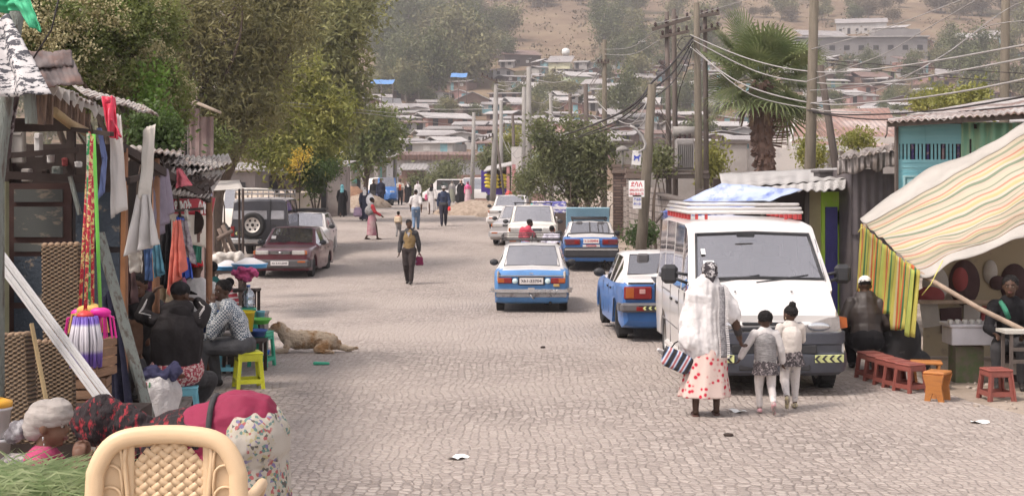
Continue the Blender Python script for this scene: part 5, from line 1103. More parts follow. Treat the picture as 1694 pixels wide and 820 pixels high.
# ---------- man in leather jacket, seated with his back to the street
leather=mat('brown_black_leather',(.040,.030,.027),rough=.5,var=.35,scale=3,bump=.5,bscale=5,spec=.4)
J=pose('sit',seat=.20,lean=.08,elR=(.17,.03,.36),haR=(.12,.17,.30),elL=(-.175,.03,.36),haL=(-.12,.17,.30),knR=(.10,.23,.24),knL=(-.10,.23,.24),look=(-.15,1,-.35))
person('man in brown-black leather jacket and white cap, seated with his back to the camera',Vector(((1434-CX)*18.7/F,18.7,gz(4,18.7)-.01)),-6,1.74,J,top=leather,bottom=black,vox=.012,head=('skullcap',cloth('white_knit',(.74,.72,.70))),hair='short',fat=1.30,fold=.012)
# ---------- left side people
checks=bpy.data.materials.new('cloth_blue_check'); checks.use_nodes=True; n,l=nodes_of(checks); tc=n.new('ShaderNodeTexCoord')
ck=n.new('ShaderNodeTexChecker'); ck.inputs['Scale'].default_value=48; ck.inputs['Color1'].default_value=(.55,.56,.56,1); ck.inputs['Color2'].default_value=(.06,.09,.13,1); l.new(tc.outputs['Object'],ck.inputs[0]); l.new(ck.outputs[0],n['Principled BSDF'].inputs['Base Color']); n['Principled BSDF'].inputs['Roughness'].default_value=.9
J=pose('sit',seat=.25,lean=.20,nec=(0,.115,.555),hea=(.01,.15,.65),che=(0,.05,.455),shR=(.10,.10,.525),shL=(-.10,.10,.525),elR=(.12,.27,.33),haR=(.03,.285,.435),elL=(-.13,.27,.30),haL=(-.03,.34,.27),knR=(.075,.235,.29),knL=(-.06,.26,.28),anR=(.08,.20,.045),anL=(-.05,.30,.045),look=(.75,.62,-.05))
J['hdR']=(-.2,.1,1)
_p=Vector(((404-CX)*17.0/F,17.0,gz(-3,17)+.0))
J['look']=(-.75,.62,-.05); J['haL']=(-.03,.205,.565); J['elL']=(-.10,.20,.37); J['haR']=(.10,.36,.30); J['elR']=(.14,.22,.34)
person('young man in blue checked shirt seated on the yellow stool, chin on his hand',_p,90,1.74,J,top=checks,bottom=cloth('grey_denim',(.075,.075,.08)),vox=.010,face=True,hair='afro',skin=SK,fold=.012)
jk=cloth('black_jacket',(.022,.019,.020),rough=.75)
J=pose('sit',seat=.22,lean=.04,che=(0,.01,.47),nec=(0,.03,.60),hea=(.015,.07,.70),shR=(.125,.02,.56),shL=(-.125,.02,.56),elR=(.150,.08,.615),haR=(.105,.12,.66),elL=(-.215,.12,.58),haL=(-.165,.16,.69),knR=(.16,.22,.20),knL=(-.12,.22,.22),hiR=(.06,.02,.25),hiL=(-.06,.02,.25),look=(.6,.8,-.2))
J['hdR']=(-1,.2,.3); J['hdL']=(.6,.2,.8)
def jack(t,V,u,hp):
 for s in 'RL':
  for k in (-.012,0,.012):
   a=V['sh'+s].lerp(V['el'+s],.15); b_=V['el'+s]; c_=V['ha'+s]; q=MB(); q.tube([a+Vector((0,-.052*u,.02*u+k*u)),a.lerp(b_,.6)+Vector((0,-.05*u,.015*u+k*u)),b_+Vector((0,-.045*u,.01*u+k*u)),b_.lerp(c_,.4)+Vector((0,-.040*u,.0+k*u)),b_.lerp(c_,.75)+Vector((0,-.034*u,0+k*u))],.0035*u,5); obj('sleeve_stripe',q,white,t)
 q=MB(); q.cap(V['pel']+Vector((0,-.0,.05*u)),V['che']+Vector((0,-.01*u,0)),.135*u,.155*u,flat=.66,lat=(1,0,0)); q.cap(V['che'],V['nec']-Vector((0,0,.03*u)),.155*u,.105*u,flat=.68,lat=(1,0,0)); obj('jacket',blob(q,.012,3,.030,(6,6,2.5),9),jk,t)
 q=MB(); q.ell(V['nec']+Vector((.02*u,-.045*u,.0)),(.07*u,.04*u,.05*u)); q.cap(V['nec']+Vector((-.05*u,0,.02*u)),V['nec']+Vector((.05*u,0,.03*u)),.045*u); obj('hood',blob(q,.01,2,.01),jk,t)
 q=MB(); q.tube([V['pel']+Vector((.125*u*math.cos(a),.10*u*math.sin(a),.005*u)) for a in [2*math.pi*i/20 for i in range(20)]],.014*u,6,closed=True); obj('belt',q,cloth('brown_belt',(.10,.045,.03)),t)
 q=MB(); q.cap(V['pel']+Vector((-.04*u,0,.03*u)),V['pel']+Vector((.04*u,0,.03*u)),.115*u,flat=.78); obj('shirt_tail',blob(q,.012,1,.012),cloth('red_check_tail',(.30,.05,.07),(.55,.45,.42),40,(.5,.55)),t)
person('man in black jacket with white-striped sleeves and black cap, back turned, hands raised',Vector(((292-CX)*14.6/F,14.6,gz(-3,14.6))),6,1.80,J,top=jk,bottom=charcoal,vox=.011,head=('cap',cloth('black_cap',(.016,.015,.017))),hair='short',fat=1.08,extra=jack,fold=.02)
J=pose('sit',seat=.25,lean=.05,look=(.3,1,-.1),hea=(0,.06,.71)); J['peak']=1
person('man in white T-shirt and red cap seated among the stall tables, back turned',Vector(((326-CX)*19.4/F,19.4,gz(-4,19.4)+.05)),15,1.76,J,top=white,bottom=grey,sleeve='short',vox=.015,head=('cap',cloth('red_cap',(.55,.02,.035))),hair='short',fat=1.22)
person('person in dark teal top seated right of the red-capped man',Vector(((357-CX)*21/F,21,gz(-4,21)+.1)),30,1.62,pose('sit',seat=.25),top=dteal,bottom=charcoal,vox=.018,hair='afro')
sst=bpy.data.materials.new('cloth_red_white_stripe'); sst.use_nodes=True; n,l=nodes_of(sst); tc=n.new('ShaderNodeTexCoord'); sp=n.new('ShaderNodeSeparateXYZ'); l.new(tc.outputs['Object'],sp.inputs[0]); mm=n.new('ShaderNodeMath'); mm.operation='MULTIPLY'; mm.inputs[1].default_value=90; l.new(sp.outputs[2],mm.inputs[0]); si=n.new('ShaderNodeMath'); si.operation='SINE'; l.new(mm.outputs[0],si.inputs[0]); cr=n.new('ShaderNodeValToRGB'); cr.color_ramp.interpolation='CONSTANT'; cr.color_ramp.elements[0].color=(.42,.03,.05,1); cr.color_ramp.elements[1].position=.5; cr.color_ramp.elements[1].color=(.62,.55,.54,1); l.new(si.outputs[0],cr.inputs[0]); l.new(cr.outputs[0],n['Principled BSDF'].inputs['Base Color'])
person('small child in red and white striped shirt beside the metal trunks',Vector(((379-CX)*20.6/F,20.6,gz(-4,20.6)+.12)),60,.98,pose('stand'),top=sst,bottom=charcoal,sleeve='short',vox=.015,hs=1.35)
J=pose('sit',seat=.24,lean=.14,look=(.3,1,-.2));
person('man in dark jacket holding a phone, seated facing the camera in stall shade',Vector(((236-CX)*16.0/F,16.0,gz(-4,16.0)+.12)),188,1.74,J,top=charcoal,bottom=charcoal,vox=.013,face=True,skin=SK2)
J=pose('sit',seat=.24,lean=.16,elR=(.13,.20,.42),haR=(.04,.26,.52),look=(-.3,1,-.2))
patt=cloth('mauve_pattern',(.30,.13,.20),(.08,.05,.08),14)
person('woman in mauve patterned dress seated in the stall shade, hand at her cheek',Vector(((256-CX)*17.6/F,17.6,gz(-4,17.6)+.30)),200,1.66,J,top=patt,vox=.015,robe=[('skirt',[(.34,0,0,.12,.12),(.27,0,.15,.15,.22),(.05,0,.2,.15,.2)],patt,7,.05)],hair='short',face=True,skin=SK2)
J=pose('sit',seat=.22,lean=.20,haR=(.05,.30,.30),haL=(-.05,.30,.30))
person('man in black top bending over his hands at the stall front',Vector(((262-CX)*16.5/F,16.5,gz(-4,16.5)-.02)),170,1.70,J,top=black,bottom=grey,vox=.014,hair='short',skin=SK2,sleeve='short')
person('woman in dark headscarf at the back of the clothes stall',Vector(((208-CX)*18.4/F,18.4,gz(-4,18.4)+.12)),160,1.60,pose('sit',seat=.26),top=cloth('plum',(.20,.08,.12)),vox=.018,robe=[('skirt',[(.34,0,0,.12,.12),(.27,0,.15,.15,.22),(.05,0,.2,.15,.2)],charcoal,7,.05)],head=('hijab',cloth('dark_rose',(.16,.06,.09))))
person('person in black jacket over a green collar seated in the shade at the right edge',Vector(((1672-CX)*17.3/F,17.3,gz(5,17.3))),160,1.74,pose('sit',seat=.25),top=black,bottom=charcoal,vox=.015,hair='afro',face=True,extra=lambda t,V,u,hp:obj('scarf',MB().tube([V['nec']+Vector((.06*u,.02*u,0)),V['nec']+Vector((.03*u,.08*u,-.05*u)),V['che']+Vector((.01*u,.10*u,0))],.018*u,8),cloth('green_scarf',(.05,.20,.13)),t))
for px,d,dz,rot,sk,tp,lab in ((214,15.2,.0,170,SK2,cloth('brown_shirt',(.16,.09,.06)),'man in brown shirt seated leaning forward at the edge of the shuttered stall'),(276,18.0,.28,190,SK,cloth('rose_top',(.32,.10,.16)),'woman in rose top seated behind the hanging coral dress')):
 J=pose('sit',seat=.25,lean=.15,look=(.5,1,-.25),haR=(.04,.24,.50),elR=(.13,.20,.40))
 person(lab,Vector(((px-CX)*d/F,d,gz(-4,d)+dz)),rot,1.68,J,top=tp,bottom=charcoal,vox=.014,face=True,skin=sk)
# ---------- street right side: poles, wires, walls, shops, awning
wood_pole=mat('pole_wood',(.135,.115,.09),rough=.9,scale=3,var=.25,stretch=(6,6,.6),bump=.6,bscale=20); dark_pole=mat('pole_dark_wood',(.105,.085,.075),rough=.9,scale=3,var=.25,stretch=(6,6,.6)); conc_pole=mat('pole_concrete',(.25,.235,.22),rough=.9,scale=2,var=.15)
cabled=mat('cable_dark',(.035,.03,.03),rough=.7); cablel=mat('cable_pale',(.30,.285,.275),rough=.6); porc=mat('insulator',(.06,.04,.04),rough=.3)
def pole(label,top,base_px,d,r,m,name='utility_pole',arms=(),ins=True,group=None):
 a=P(top[0],top[1],d); bx=(base_px-CX)*d/F; b=Vector((bx,d,gz(bx,d)-.3));
 t=thing(name,label,'utility pole',(bx,d,gz(bx,d)),0,group); q=MB(); q.tube([b,b.lerp(a,.5)+Vector((.02,0,0)),a],[r*1.15,r,r*.78],10); obj('pole_shaft',q,m,t,world=True)
 for (x0,y0,x1,y1,th) in arms:
  q=MB(); A=P(x0,y0,d-.12); B_=P(x1,y1,d-.12); q.bar(A,B_,th,th); o=obj('crossarm',q,dark_pole,t,world=True)
  if ins:
   for k in range(4):
    c_=A.lerp(B_,(k+.3)/3.6); q=MB(); q.lathe([(.012,0),(.05,.03),(.03,.07),(.05,.10),(.02,.15)],c_+Vector((0,0,th/2)),8); obj('insulator',q,porc,t,world=True)
 return t
pole('leaning wooden utility pole with paper notices beside the block wall',(1079,140),1052,34.5,.125,wood_pole)
t=pole('tall pale wooden utility pole where the street cables are tied, behind the block wall',(1152,5),1157,42,.11,wood_pole)
t2=pole('thin dark pole, left one of the transformer pair',(1103,20),1107,45,.085,dark_pole,arms=((1079,49,1142,30,.10),(1092,62,1140,52,.09)))
pole('thin dark pole, right one of the transformer pair',(1115,15),1117,45.4,.085,dark_pole)
pole('dark transformer pole with two crossarms just right of the pale wooden pole',(1166,18),1168,46,.085,dark_pole,arms=((1158,27,1190,22,.10),(1155,54,1190,46,.09)))
pole('stout pale wooden pole rising beside the palm',(1348,-40),1330,30,.115,wood_pole)
pole('dark slanting timber strut leaning against the stout pale pole',(1357,108),1420,30.5,.09,dark_pole)
pole('dark square-looking pole above the blue-green shack',(1664,-60),1655,31,.11,wood_pole)
pole('dark wooden pole topped by white insulators above the leafy tree',(1000,66),999,72,.13,wood_pole,arms=((988,104,1008,104,.08),))
pole('short dark pole stub behind the leafy tree',(969,139),972,74,.14,dark_pole)
pole('thin dark pole stub left of the leafy tree top',(943,155),944,80,.12,dark_pole)
pole('slim grey pole among the wires over the leafy tree',(911,154),912,88,.13,conc_pole)
pole('tall concrete pole with lamp cap beside the white shop wall',(875,111),873,78,.16,conc_pole)
pole('concrete pole just left of the tallest concrete pole',(867,144),866,83,.15,conc_pole)
pole('slanting grey prop leaning on the concrete poles',(893,200),872,80,.07,conc_pole)
pole('concrete pole with long arm standing in front of the purple shop',(821,137),814,82,.16,conc_pole,arms=((796,125,824,137,.09),(798,233,816,225,.09)))
pole('slim concrete pole behind the arm-bearing pole',(829,166),828,96,.14,conc_pole)
pole('dark slanting prop in front of the purple shop',(822,232),838,80,.07,dark_pole)
pole('slim concrete pole standing alone in the gap above the minibus',(784,186),780,112,.16,conc_pole)
pole('short concrete pole by the orange shirt man',(654,247),653,112,.17,conc_pole)
pole('dark slim pole above the street centre right, among the far houses',(848,190),852,100,.12,dark_pole)
def cable(label,pts,r=.014,m=None,name='cable',grp=None):
 W_=[P(*p) for p in pts]; out=[]
 for i in range(len(W_)-1):
  p0=W_[max(i-1,0)]; p1=W_[i]; p2=W_[i+1]; p3=W_[min(i+2,len(W_)-1)]
  for k in range(8):
   s=k/8; out.append(.5*((2*p1)+(p2-p0)*s+(2*p0-5*p1+4*p2-p3)*s*s+(3*p1-p0-3*p2+p3)*s**3))
 out.append(W_[-1]); q=MB(); q.tube(out,r,6); return single(name,q,m or cabled,label,'cable',grp,origin=out[0])
K=[('thick pale street cable, topmost of the sagging bundle in front of the palm',[(1142,58,42),(1240,98,36),(1350,119,30),(1500,108,25),(1800,55,18)],.015,cablel),
('thick pale street cable, second of the sagging bundle in front of the palm',[(1145,66,42),(1250,118,36),(1350,137,30),(1460,137,27),(1600,115,22),(1800,75,18)],.015,cablel),
('thick pale street cable dipping lowest across the palm crown',[(1142,78,42),(1220,135,37),(1340,170,30),(1460,168,27),(1600,150,22),(1800,108,18)],.016,cablel),
('thin pale cable crossing the palm below the thick ones',[(1150,80,42),(1230,150,37),(1340,180,30),(1440,186,27)],.013,cablel),
('dark cable running level over the rusty roof',[(1335,182,30),(1400,190,28),(1560,182,24),(1800,140,18)],.016,cabled),
('dark cable just above the turquoise shack roof',[(1335,185,30.2),(1450,198,27),(1600,184,24),(1800,165,18)],.014,cabled),
('straight thin dark wire from the pale pole to the right edge, upper',[(1365,100,31),(1500,110,28),(1800,128,22)],.008,cabled),
('straight thin dark wire from the pale pole to the right edge, lower',[(1365,104,31),(1500,122,28),(1800,145,22)],.008,cabled),
('thin pale wire rising steeply from the stout pole to the top right, left one',[(1340,82,30),(1450,52,27),(1605,-5,23)],.008,cablel),
('thin pale wire rising steeply from the stout pole to the top right, middle one',[(1330,136,30),(1450,95,27),(1530,50,25),(1640,-15,23)],.008,cablel),
('pale wire rising from the cable dip to the square pole insulator',[(1336,172,30),(1450,150,28),(1560,92,26),(1640,42,30.5),(1800,28,24)],.010,cablel),
('pale wire doubling the one to the square pole insulator',[(1336,150,30),(1440,140,28),(1540,105,26),(1680,8,30),(1800,-5,24)],.008,cablel),
('black cable bundle strand falling left from the pale wooden pole, outer',[(1146,62,42),(1110,108,40),(1080,135,38),(1030,185,36),(930,225,60)],.028,cabled),
('black cable bundle strand falling left from the pale wooden pole, middle',[(1146,68,42),(1115,118,40),(1075,152,38),(1020,200,40),(950,228,60)],.020,cabled),
('black cable bundle strand falling left from the pale wooden pole, inner',[(1146,74,42),(1118,130,41),(1070,170,38),(1000,215,45),(900,240,70)],.016,cabled),
('black wire hanging steeply from the pale pole to the transformer',[(1146,78,42),(1138,110,43),(1122,160,44.5),(1118,215,44.6)],.014,cabled),
('looped black wire at the head of the pale wooden pole',[(1146,60,41.8),(1130,62,41.8),(1121,75,41.8),(1130,84,41.8),(1146,70,41.8)],.013,cabled),
('thin wire from the crossarm to the top edge beyond the palm',[(1079,40,45),(1150,25,44),(1250,-5,40)],.010,cablel),
('thin wire over the crossarm insulators toward the left hillside pole',[(1090,44,45),(1045,78,55),(1000,82,72)],.012,cablel),
('thin wire under the crossarm toward the left hillside pole',[(1092,66,45),(1045,90,55),(1000,90,72)],.012,cablel)]
r_=random.Random(11)
for lab,p,r,m in K: cable(lab,p,r,m,grp='street cables')
names=['highest','second','third','fourth','fifth','sixth','seventh','lowest']
far=[(875,116,78,821,140,82,12),(875,122,78,821,146,82,14),(1000,88,72,875,128,78,26),(1000,100,72,912,165,88,30),(912,160,88,867,150,83,16),(1000,108,72,943,160,80,16),(943,165,80,912,176,88,8),(821,180,82,560,168,95,6)]
for i,(a,b,d0,c_,e,d1,sg) in enumerate(far):
 cable('pale sagging wire strung between the far poles, %s of them'%names[i],[(a,b,d0),((a*2+c_)/3,(b*2+e)/3+sg*.85,(d0*2+d1)/3),((a+2*c_)/3,(b+2*e)/3+sg*.85,(d0+2*d1)/3),(c_,e,d1)],.018,cablel,grp='wires between the far poles')
dang=[[(900,200,76),(925,215,75),(960,250,73),(985,275,72)],[(1072,165,35),(1045,205,36),(1010,190,50),(985,165,70)],[(1076,150,35),(1100,195,37),(1115,230,40)],[(980,190,70),(1010,215,60),(1050,215,37),(1070,190,35)],[(905,180,85),(930,205,80),(965,205,75)],[(840,235,82),(855,262,81),(880,240,80)],[(1075,175,35),(1090,205,36),(1108,240,42)],[(866,230,82),(846,255,81),(830,225,82)]]
dn=['beside the leafy tree','from the leaning pole toward the leafy tree','looping right of the leaning pole','crossing low in front of the stone pillar','high over the leafy tree','in front of the white shop wall','short, just above the paper notices','over the purple shop roof']
for p,nm in zip(dang,dn): cable('loose pale wire hanging '+nm,p,.015,cablel,grp='loose wires')
cable('thin wires crossing in front of the left trees, upper strand',[(430,165,50),(560,178,52),(640,186,55),(800,200,82)],.010,cablel)
cable('thin wires crossing in front of the left trees, lower strand',[(430,170,50),(560,184,52),(640,192,55),(800,214,82)],.010,cablel)
q=MB(); q.tube([P(*p) for p in ((1042,208,34.2),(1050,212,34.2),(1062,224,34.2),(1068,238,34.2),(1066,246,34.2),(1056,252,34.2))],.03,8); single('bent_pipe',q,cablel,'bent pale conduit pipe on the leaning pole','pipe')
q=MB(); q.tube([P(1030,246,47),P(1030,280,47)],.035,8); q.lathe([(.22,-.04),(.20,.05),(.05,.13),(0,.14)],P(1030,248,47),12); single('lamp_post',q,[conc_pole],'small lamp post with white cap behind the stone gate pillar','lamp')
pw=mat('paper_white',(.8,.8,.78)); inkr=mat('ink_red',(.55,.03,.05)); inkb=mat('ink_blue',(.06,.09,.40)); paperd=mat('paper_worn',(.66,.64,.62),col2=(.42,.40,.40),thr=(.5,.65),scale=12)
def notice(name,label,cx,cy,wpx,hpx,d,lines,m,ink,tilt=0):
 p=P(cx,cy,d); w_=wpx*d/F; h_=hpx*d/F; t=thing(name,label,'sign',p-Vector((0,0,h_/2)),0); t.rotation_euler=(0,R(tilt),0)
 q=MB(); q.box((0,0,h_/2),(w_,.012,h_)); obj('board',q,m,t)
 for (tx,fz,s,wd) in lines: text_obj('lettering',tx,s*h_,ink,t,facing((0,-.009,h_*fz),(1,0,0),(0,0,1)),.001,.004*s,width=w_*wd)
 return t
notice('sign','white metal sign with red lettering and phone numbers on the leaning pole',1053,312,26,27,34.2,[('\u12f0\u1233\u1208',.74,.40,.75),('0940-973-973',.40,.22,.88),('0905-08-01-70',.17,.22,.88)],pw,inkr)
notice('paper_notice','smaller worn paper notice with blue print under the red-lettered sign',1054,334,14,22,34.2,[('\u1225\u120d\u12ad',.7,.3,.8),('0911-20',.35,.25,.8)],paperd,inkb)
t=notice('paper_notice','torn white paper with a blue animal drawing pasted above the red-lettered sign',1052,261,15,24,34.2,[],paperd,inkb,5)
q=MB(); w_=15*34.2/F; h_=24*34.2/F
q.prism([(-.06,.10),(-.05,.17),(-.07,.2),(-.06,.23),(0,.20),(.04,.22),(.07,.26),(.09,.23),(.06,.19),(.07,.1),(.045,.1),(.04,.15),(-.02,.15),(-.035,.1)],0,.004,M=Matrix(((1,0,0,0),(0,0,-1,-.008),(0,1,0,0),(0,0,0,1)))); obj('drawing',q,inkb,t)
t=thing('transformer','grey finned electric transformer on a platform between the dark poles','transformer',G(1132,44.6),0)
p=P(1132,285,44.6)-t.location
q=MB(); q.box((0,0,p.z+.55),(.55,.45,.95),bev=.03)
for k in range(9): q.box((-.24+k*.06,-.27,p.z+.52),(.02,.14,.75))
obj('tank',q,mat('trafo_grey',(.27,.25,.24),rough=.6),t)
q=MB(); q.tube([(-.35,0,p.z+1.25),(.35,0,p.z+1.25)],.16,14); q.tube([(-.25,0,p.z+1.0),(-.25,0,p.z+1.2)],.03,6); q.tube([(.25,0,p.z+1.0),(.25,0,p.z+1.2)],.03,6); obj('oil_drum',q,conc_pole,t)
q=MB(); q.box((-.1,0,p.z+.02),(1.6,.8,.08)); q.box((-.1,-.3,p.z-.12),(1.7,.08,.15)); obj('platform',q,dark_pole,t)
q=MB()
for k in range(3): q.lathe([(.02,0),(.05,.05),(.03,.1),(.05,.15),(.02,.22)],(-.15+k*.15,-.1,p.z+1.02),8)
obj('insulator',q,porc,t)
for k,(cx,cy) in enumerate(((1092,190),(1098,196),(1096,104),(1098,112))):
 q=MB(); a=P(cx-6,cy-3,44.8); b=P(cx+6,cy+3,44.8); n_=7
 for i in range(n_): q.tube([a.lerp(b,i/n_),a.lerp(b,(i+.55)/n_)],.075 if i%2==0 else .05,8)
 single('line_insulator',q,porc,['ribbed dark insulator string beside the transformer pair, upper of the low two','ribbed dark insulator string beside the transformer pair, lower of the low two','ribbed dark insulator high on the transformer pair, upper','ribbed dark insulator high on the transformer pair, lower'][k],'insulator','ribbed insulators')
# ---------- block wall, pillars, concrete wall
def blockmat(name,c1,c2,mo,bw=.42,bh=.20,swap=True):
 m=bpy.data.materials.new(name); m.use_nodes=True; n,l=nodes_of(m); tc=n.new('ShaderNodeTexCoord'); sp=n.new('ShaderNodeSeparateXYZ'); l.new(tc.outputs['Object'],sp.inputs[0]); ad=n.new('ShaderNodeMath'); l.new(sp.outputs[0],ad.inputs[0]); l.new(sp.outputs[1],ad.inputs[1])
 cb_=n.new('ShaderNodeCombineXYZ'); l.new(ad.outputs[0],cb_.inputs[0]); l.new(sp.outputs[2],cb_.inputs[1])
 br=n.new('ShaderNodeTexBrick'); br.inputs['Scale'].default_value=1; br.inputs['Brick Width'].default_value=bw; br.inputs['Row Height'].default_value=bh; br.inputs['Mortar Size'].default_value=.018; br.inputs['Color1'].default_value=(*c1,1); br.inputs['Color2'].default_value=(*c2,1); br.inputs['Mortar'].default_value=(*mo,1); l.new(cb_.outputs[0],br.inputs[0])
 nz=n.new('ShaderNodeTexNoise'); nz.inputs['Scale'].default_value=2.5; nz.inputs['Detail'].default_value=6; l.new(tc.outputs['Object'],nz.inputs[0]); mx=n.new('ShaderNodeMix'); mx.data_type='RGBA'; mx.blend_type='MULTIPLY'; mx.inputs['Factor'].default_value=.7; l.new(br.outputs[0],mx.inputs['A']); cr=n.new('ShaderNodeValToRGB'); cr.color_ramp.elements[0].position=.3; cr.color_ramp.elements[0].color=(.55,.5,.47,1); cr.color_ramp.elements[1].position=.65; l.new(nz.outputs[0],cr.inputs[0]); l.new(cr.outputs[0],mx.inputs['B']); l.new(mx.outputs['Result'],n['Principled BSDF'].inputs['Base Color']); n['Principled BSDF'].inputs['Roughness'].default_value=.95
 bp=n.new('ShaderNodeBump'); bp.inputs['Distance'].default_value=.03; bp.inputs['Strength'].default_value=.8; bp.invert=True; l.new(br.outputs['Fac'],bp.inputs['Height']); l.new(bp.outputs[0],n['Principled BSDF'].inputs['Normal']); return m
blk=blockmat('grey_block',(.30,.26,.235),(.40,.35,.32),(.12,.10,.09)); brk=blockmat('brown_brick',(.135,.09,.075),(.20,.14,.115),(.06,.045,.04),.5,.11)
t=thing('block_wall','grey concrete-block wall beside the leaning pole, stepping down toward the shops','wall',(4.7,36,gz(4,36)))
q=MB(); z=gz(4,45)-.4
for (y0,y1,h) in ((30,36,2.15),(36,40,2.35),(40,45,2.5),(45,55.8,2.75)):
 xa=4.95-(y0-30)*.022; xb=4.95-(y1-30)*.022; q.bar((xa,y0,z+h/2),(xb,y1-.004,z+h/2),.2,h)
obj('wall_face',q,blk,t,world=True)
q=MB(); q.bar((4.7,39,z+2.44),(4.5,45,z+2.6),.34,.05)
obj('coping',q,mat('slate_cap',(.13,.11,.10)),t,world=True)
for k,(px,pw_,py,d) in enumerate(((1027,25,277,56.2),(1048,22,285,54))):
 t=thing('gate_pillar',['wide dark brick gate pillar left of the leaning pole','narrower pillar with stone cap just behind the leaning pole'][k],'pillar',G(px,d)); w_=pw_*d/F; h=CAMZ-(py-HY)*d/F-t.location.z
 q=MB(); q.box((0,0,h/2-.2),(w_,.5,h+.1)); obj('shaft',q,brk if k==0 else blk,t)
 q=MB()
 for j,(e_,zz) in enumerate(((.12,-.05),(.05,-.17),(.14,-.29))): q.box((0,0,h+.12+zz),(w_+e_,.62+e_*.5,.11))
 obj('cap_stone',q,mat('cap_brown',(.16,.12,.10)),t)
t=thing('compound_wall','tall grey concrete wall behind the gate pillars and transformer','wall',G(1090,58)); d=58
x0=(1018-CX)*d/F; x1=(1235-CX)*d/F; h=CAMZ-(238-HY)*d/F-t.location.z
q=MB(); q.box(((x0+x1)/2-t.location.x,0,h/2-.3),(x1-x0,.3,h+.6)); obj('wall_face',q,mat('stained_concrete',(.24,.215,.20),rough=.95,col2=(.33,.30,.28),thr=(.35,.65),scale=.9),t)
q=MB(); q.box(((x0+x1)/2-t.location.x,-.02,h+.06),(x1-x0+.2,.42,.12)); obj('coping',q,mat('slate_cap',(.13,.11,.10)),t)
# ---------- background building with rusty roof behind the palm
rustroof=corrug('rust_roof',(.27,.16,.13),(.42,.34,.31),pitch=.25,axis='x',thr=(.48,.62),scale=.35,metal=.1)
t=thing('house','pale plastered house with broad rusty tin roof right of the palm trunk','house',G(1385,62)); d=62
def px2x(px,d): return (px-CX)*d/F
zt=lambda py,d: CAMZ-(py-HY)*d/F
q=MB(); xa,xb=px2x(1228,58),px2x(1345,58); q.box(((xa+xb)/2,60,zt(250,58)-1.2),(xb-xa,3.5,zt(212,58)-zt(320,58))); xa,xb=px2x(1300,62),px2x(1500,62); q.box(((xa+xb)/2,65,1.2),(xb-xa,6,zt(238,62)*2-2.4+.6)); obj('wall',q,mat('pale_plaster',(.50,.46,.43),rough=.9,col2=(.34,.31,.30),thr=(.5,.7),scale=1.2),t,world=True)
q=MB(); A,B_,C_,D_=P(1308,238,61.5),P(1500,246,61.5),P(1470,180,69),P(1318,183,69)
q.sheet(lambda u,v:(A.lerp(B_,u)).lerp(D_.lerp(C_,u),v),2,2,smooth=False); obj('roof',q,rustroof,t,world=True,solid=.08)
q=MB(); q.bar(A+Vector((0,-.1,-.1)),B_+Vector((0,-.1,-.1)),.08,.22); q.bar(A,D_,.1,.2); obj('fascia',q,mat('white_trim',(.50,.475,.455)),t,world=True)
q=MB()
for k in range(7): x=px2x(1333+k*11,61.6); q.box((x,61.6,zt(262,61.6)),(.07,.06,1.3))
q.box((px2x(1366,61.6),61.6,zt(246,61.6)),(2.0,.07,.07)); q.box((px2x(1366,61.6),61.6,zt(279,61.6)),(2.0,.07,.07)); obj('railing',q,MATS['white_trim'],t,world=True)
# ---------- shop with blue tarpaulin, lime pillar, blue door
t=thing('shop','low shop with tin roof, lime-green pillar and narrow blue door behind the minibus','shop',G(1330,24.5)); S=t
lime=mat('lime_paint',(.42,.66,.07),rough=.7,col2=(.50,.58,.16),thr=(.55,.75),scale=5,stretch=(3,3,.8)); ltin=corrug('pale_tin',(.46,.44,.425),(.30,.28,.27),pitch=.09,axis='y',thr=(.5,.7),scale=1.2,metal=.15)
d=24.5; q=MB();
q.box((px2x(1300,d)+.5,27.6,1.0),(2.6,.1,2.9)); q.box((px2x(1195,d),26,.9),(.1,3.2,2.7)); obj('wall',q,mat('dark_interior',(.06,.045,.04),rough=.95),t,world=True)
q=MB(); q.box((px2x(1350,d),24.55,1.0),(.30,.08,2.5)); obj('side_panel',q,mat('cream_panel',(.42,.36,.22)),t,world=True)
q=MB(); q.box((px2x(1374,d),24.5,1.95),(.32,.07,.55)); q.box((px2x(1385,d),24.5,.8),(.10,.07,2.2)); q.box((px2x(1361,d),24.48,1.0),(.06,.07,2.4));  obj('green_wall',q,lime,t,world=True)
q=MB(); q.box((px2x(1397,d),24.35,1.1),(.17,.34,2.9)); obj('pillar',q,lime,t,world=True)
q=MB(); q.box((px2x(1398,d),24.34,2.34),(.19,.36,.34)); q.box((px2x(1406,d),24.33,1.0),(.03,.33,2.6)); obj('pillar_trim',q,mat('indigo_paint',(.07,.06,.17),col2=(.30,.22,.22),thr=(.5,.6),scale=9),t,world=True)
q=MB(); q.box((px2x(1373.5,d),24.43,.92),(.20,.06,2.1)); q.box((px2x(1369,d),24.39,1.25),(.02,.03,.14)); q.box((px2x(1378,d),24.39,1.15),(.02,.03,.14)); obj('door',q,mat('blue_door',(.06,.055,.20),rough=.6),t,world=True)
q=MB(); A,B_,C_,D_=P(1195,312,24.0),P(1400,296,24.0),P(1400,277,28),P(1190,287,28);
q.sheet(lambda u,v:(A.lerp(B_,u)).lerp(D_.lerp(C_,u),v)+Vector((0,0,.015*math.sin(u*60)*(1-v)+.02*noise.noise(Vector((u*9,v*4,0))))),60,6);
A2,B2=P(1240,319,23.6),P(1398,312,23.6)
q.sheet(lambda u,v:(A2.lerp(B2,u)).lerp((A+Vector((.4,0,0))).lerp(B_,u),v)+Vector((0,0,.02*math.sin(u*70)*(1-v*.6)-.004-.05*max(0,noise.noise(Vector((u*6,7,0))))*(1-v))),70,5); obj('roof',q,ltin,t,world=True,solid=.01)
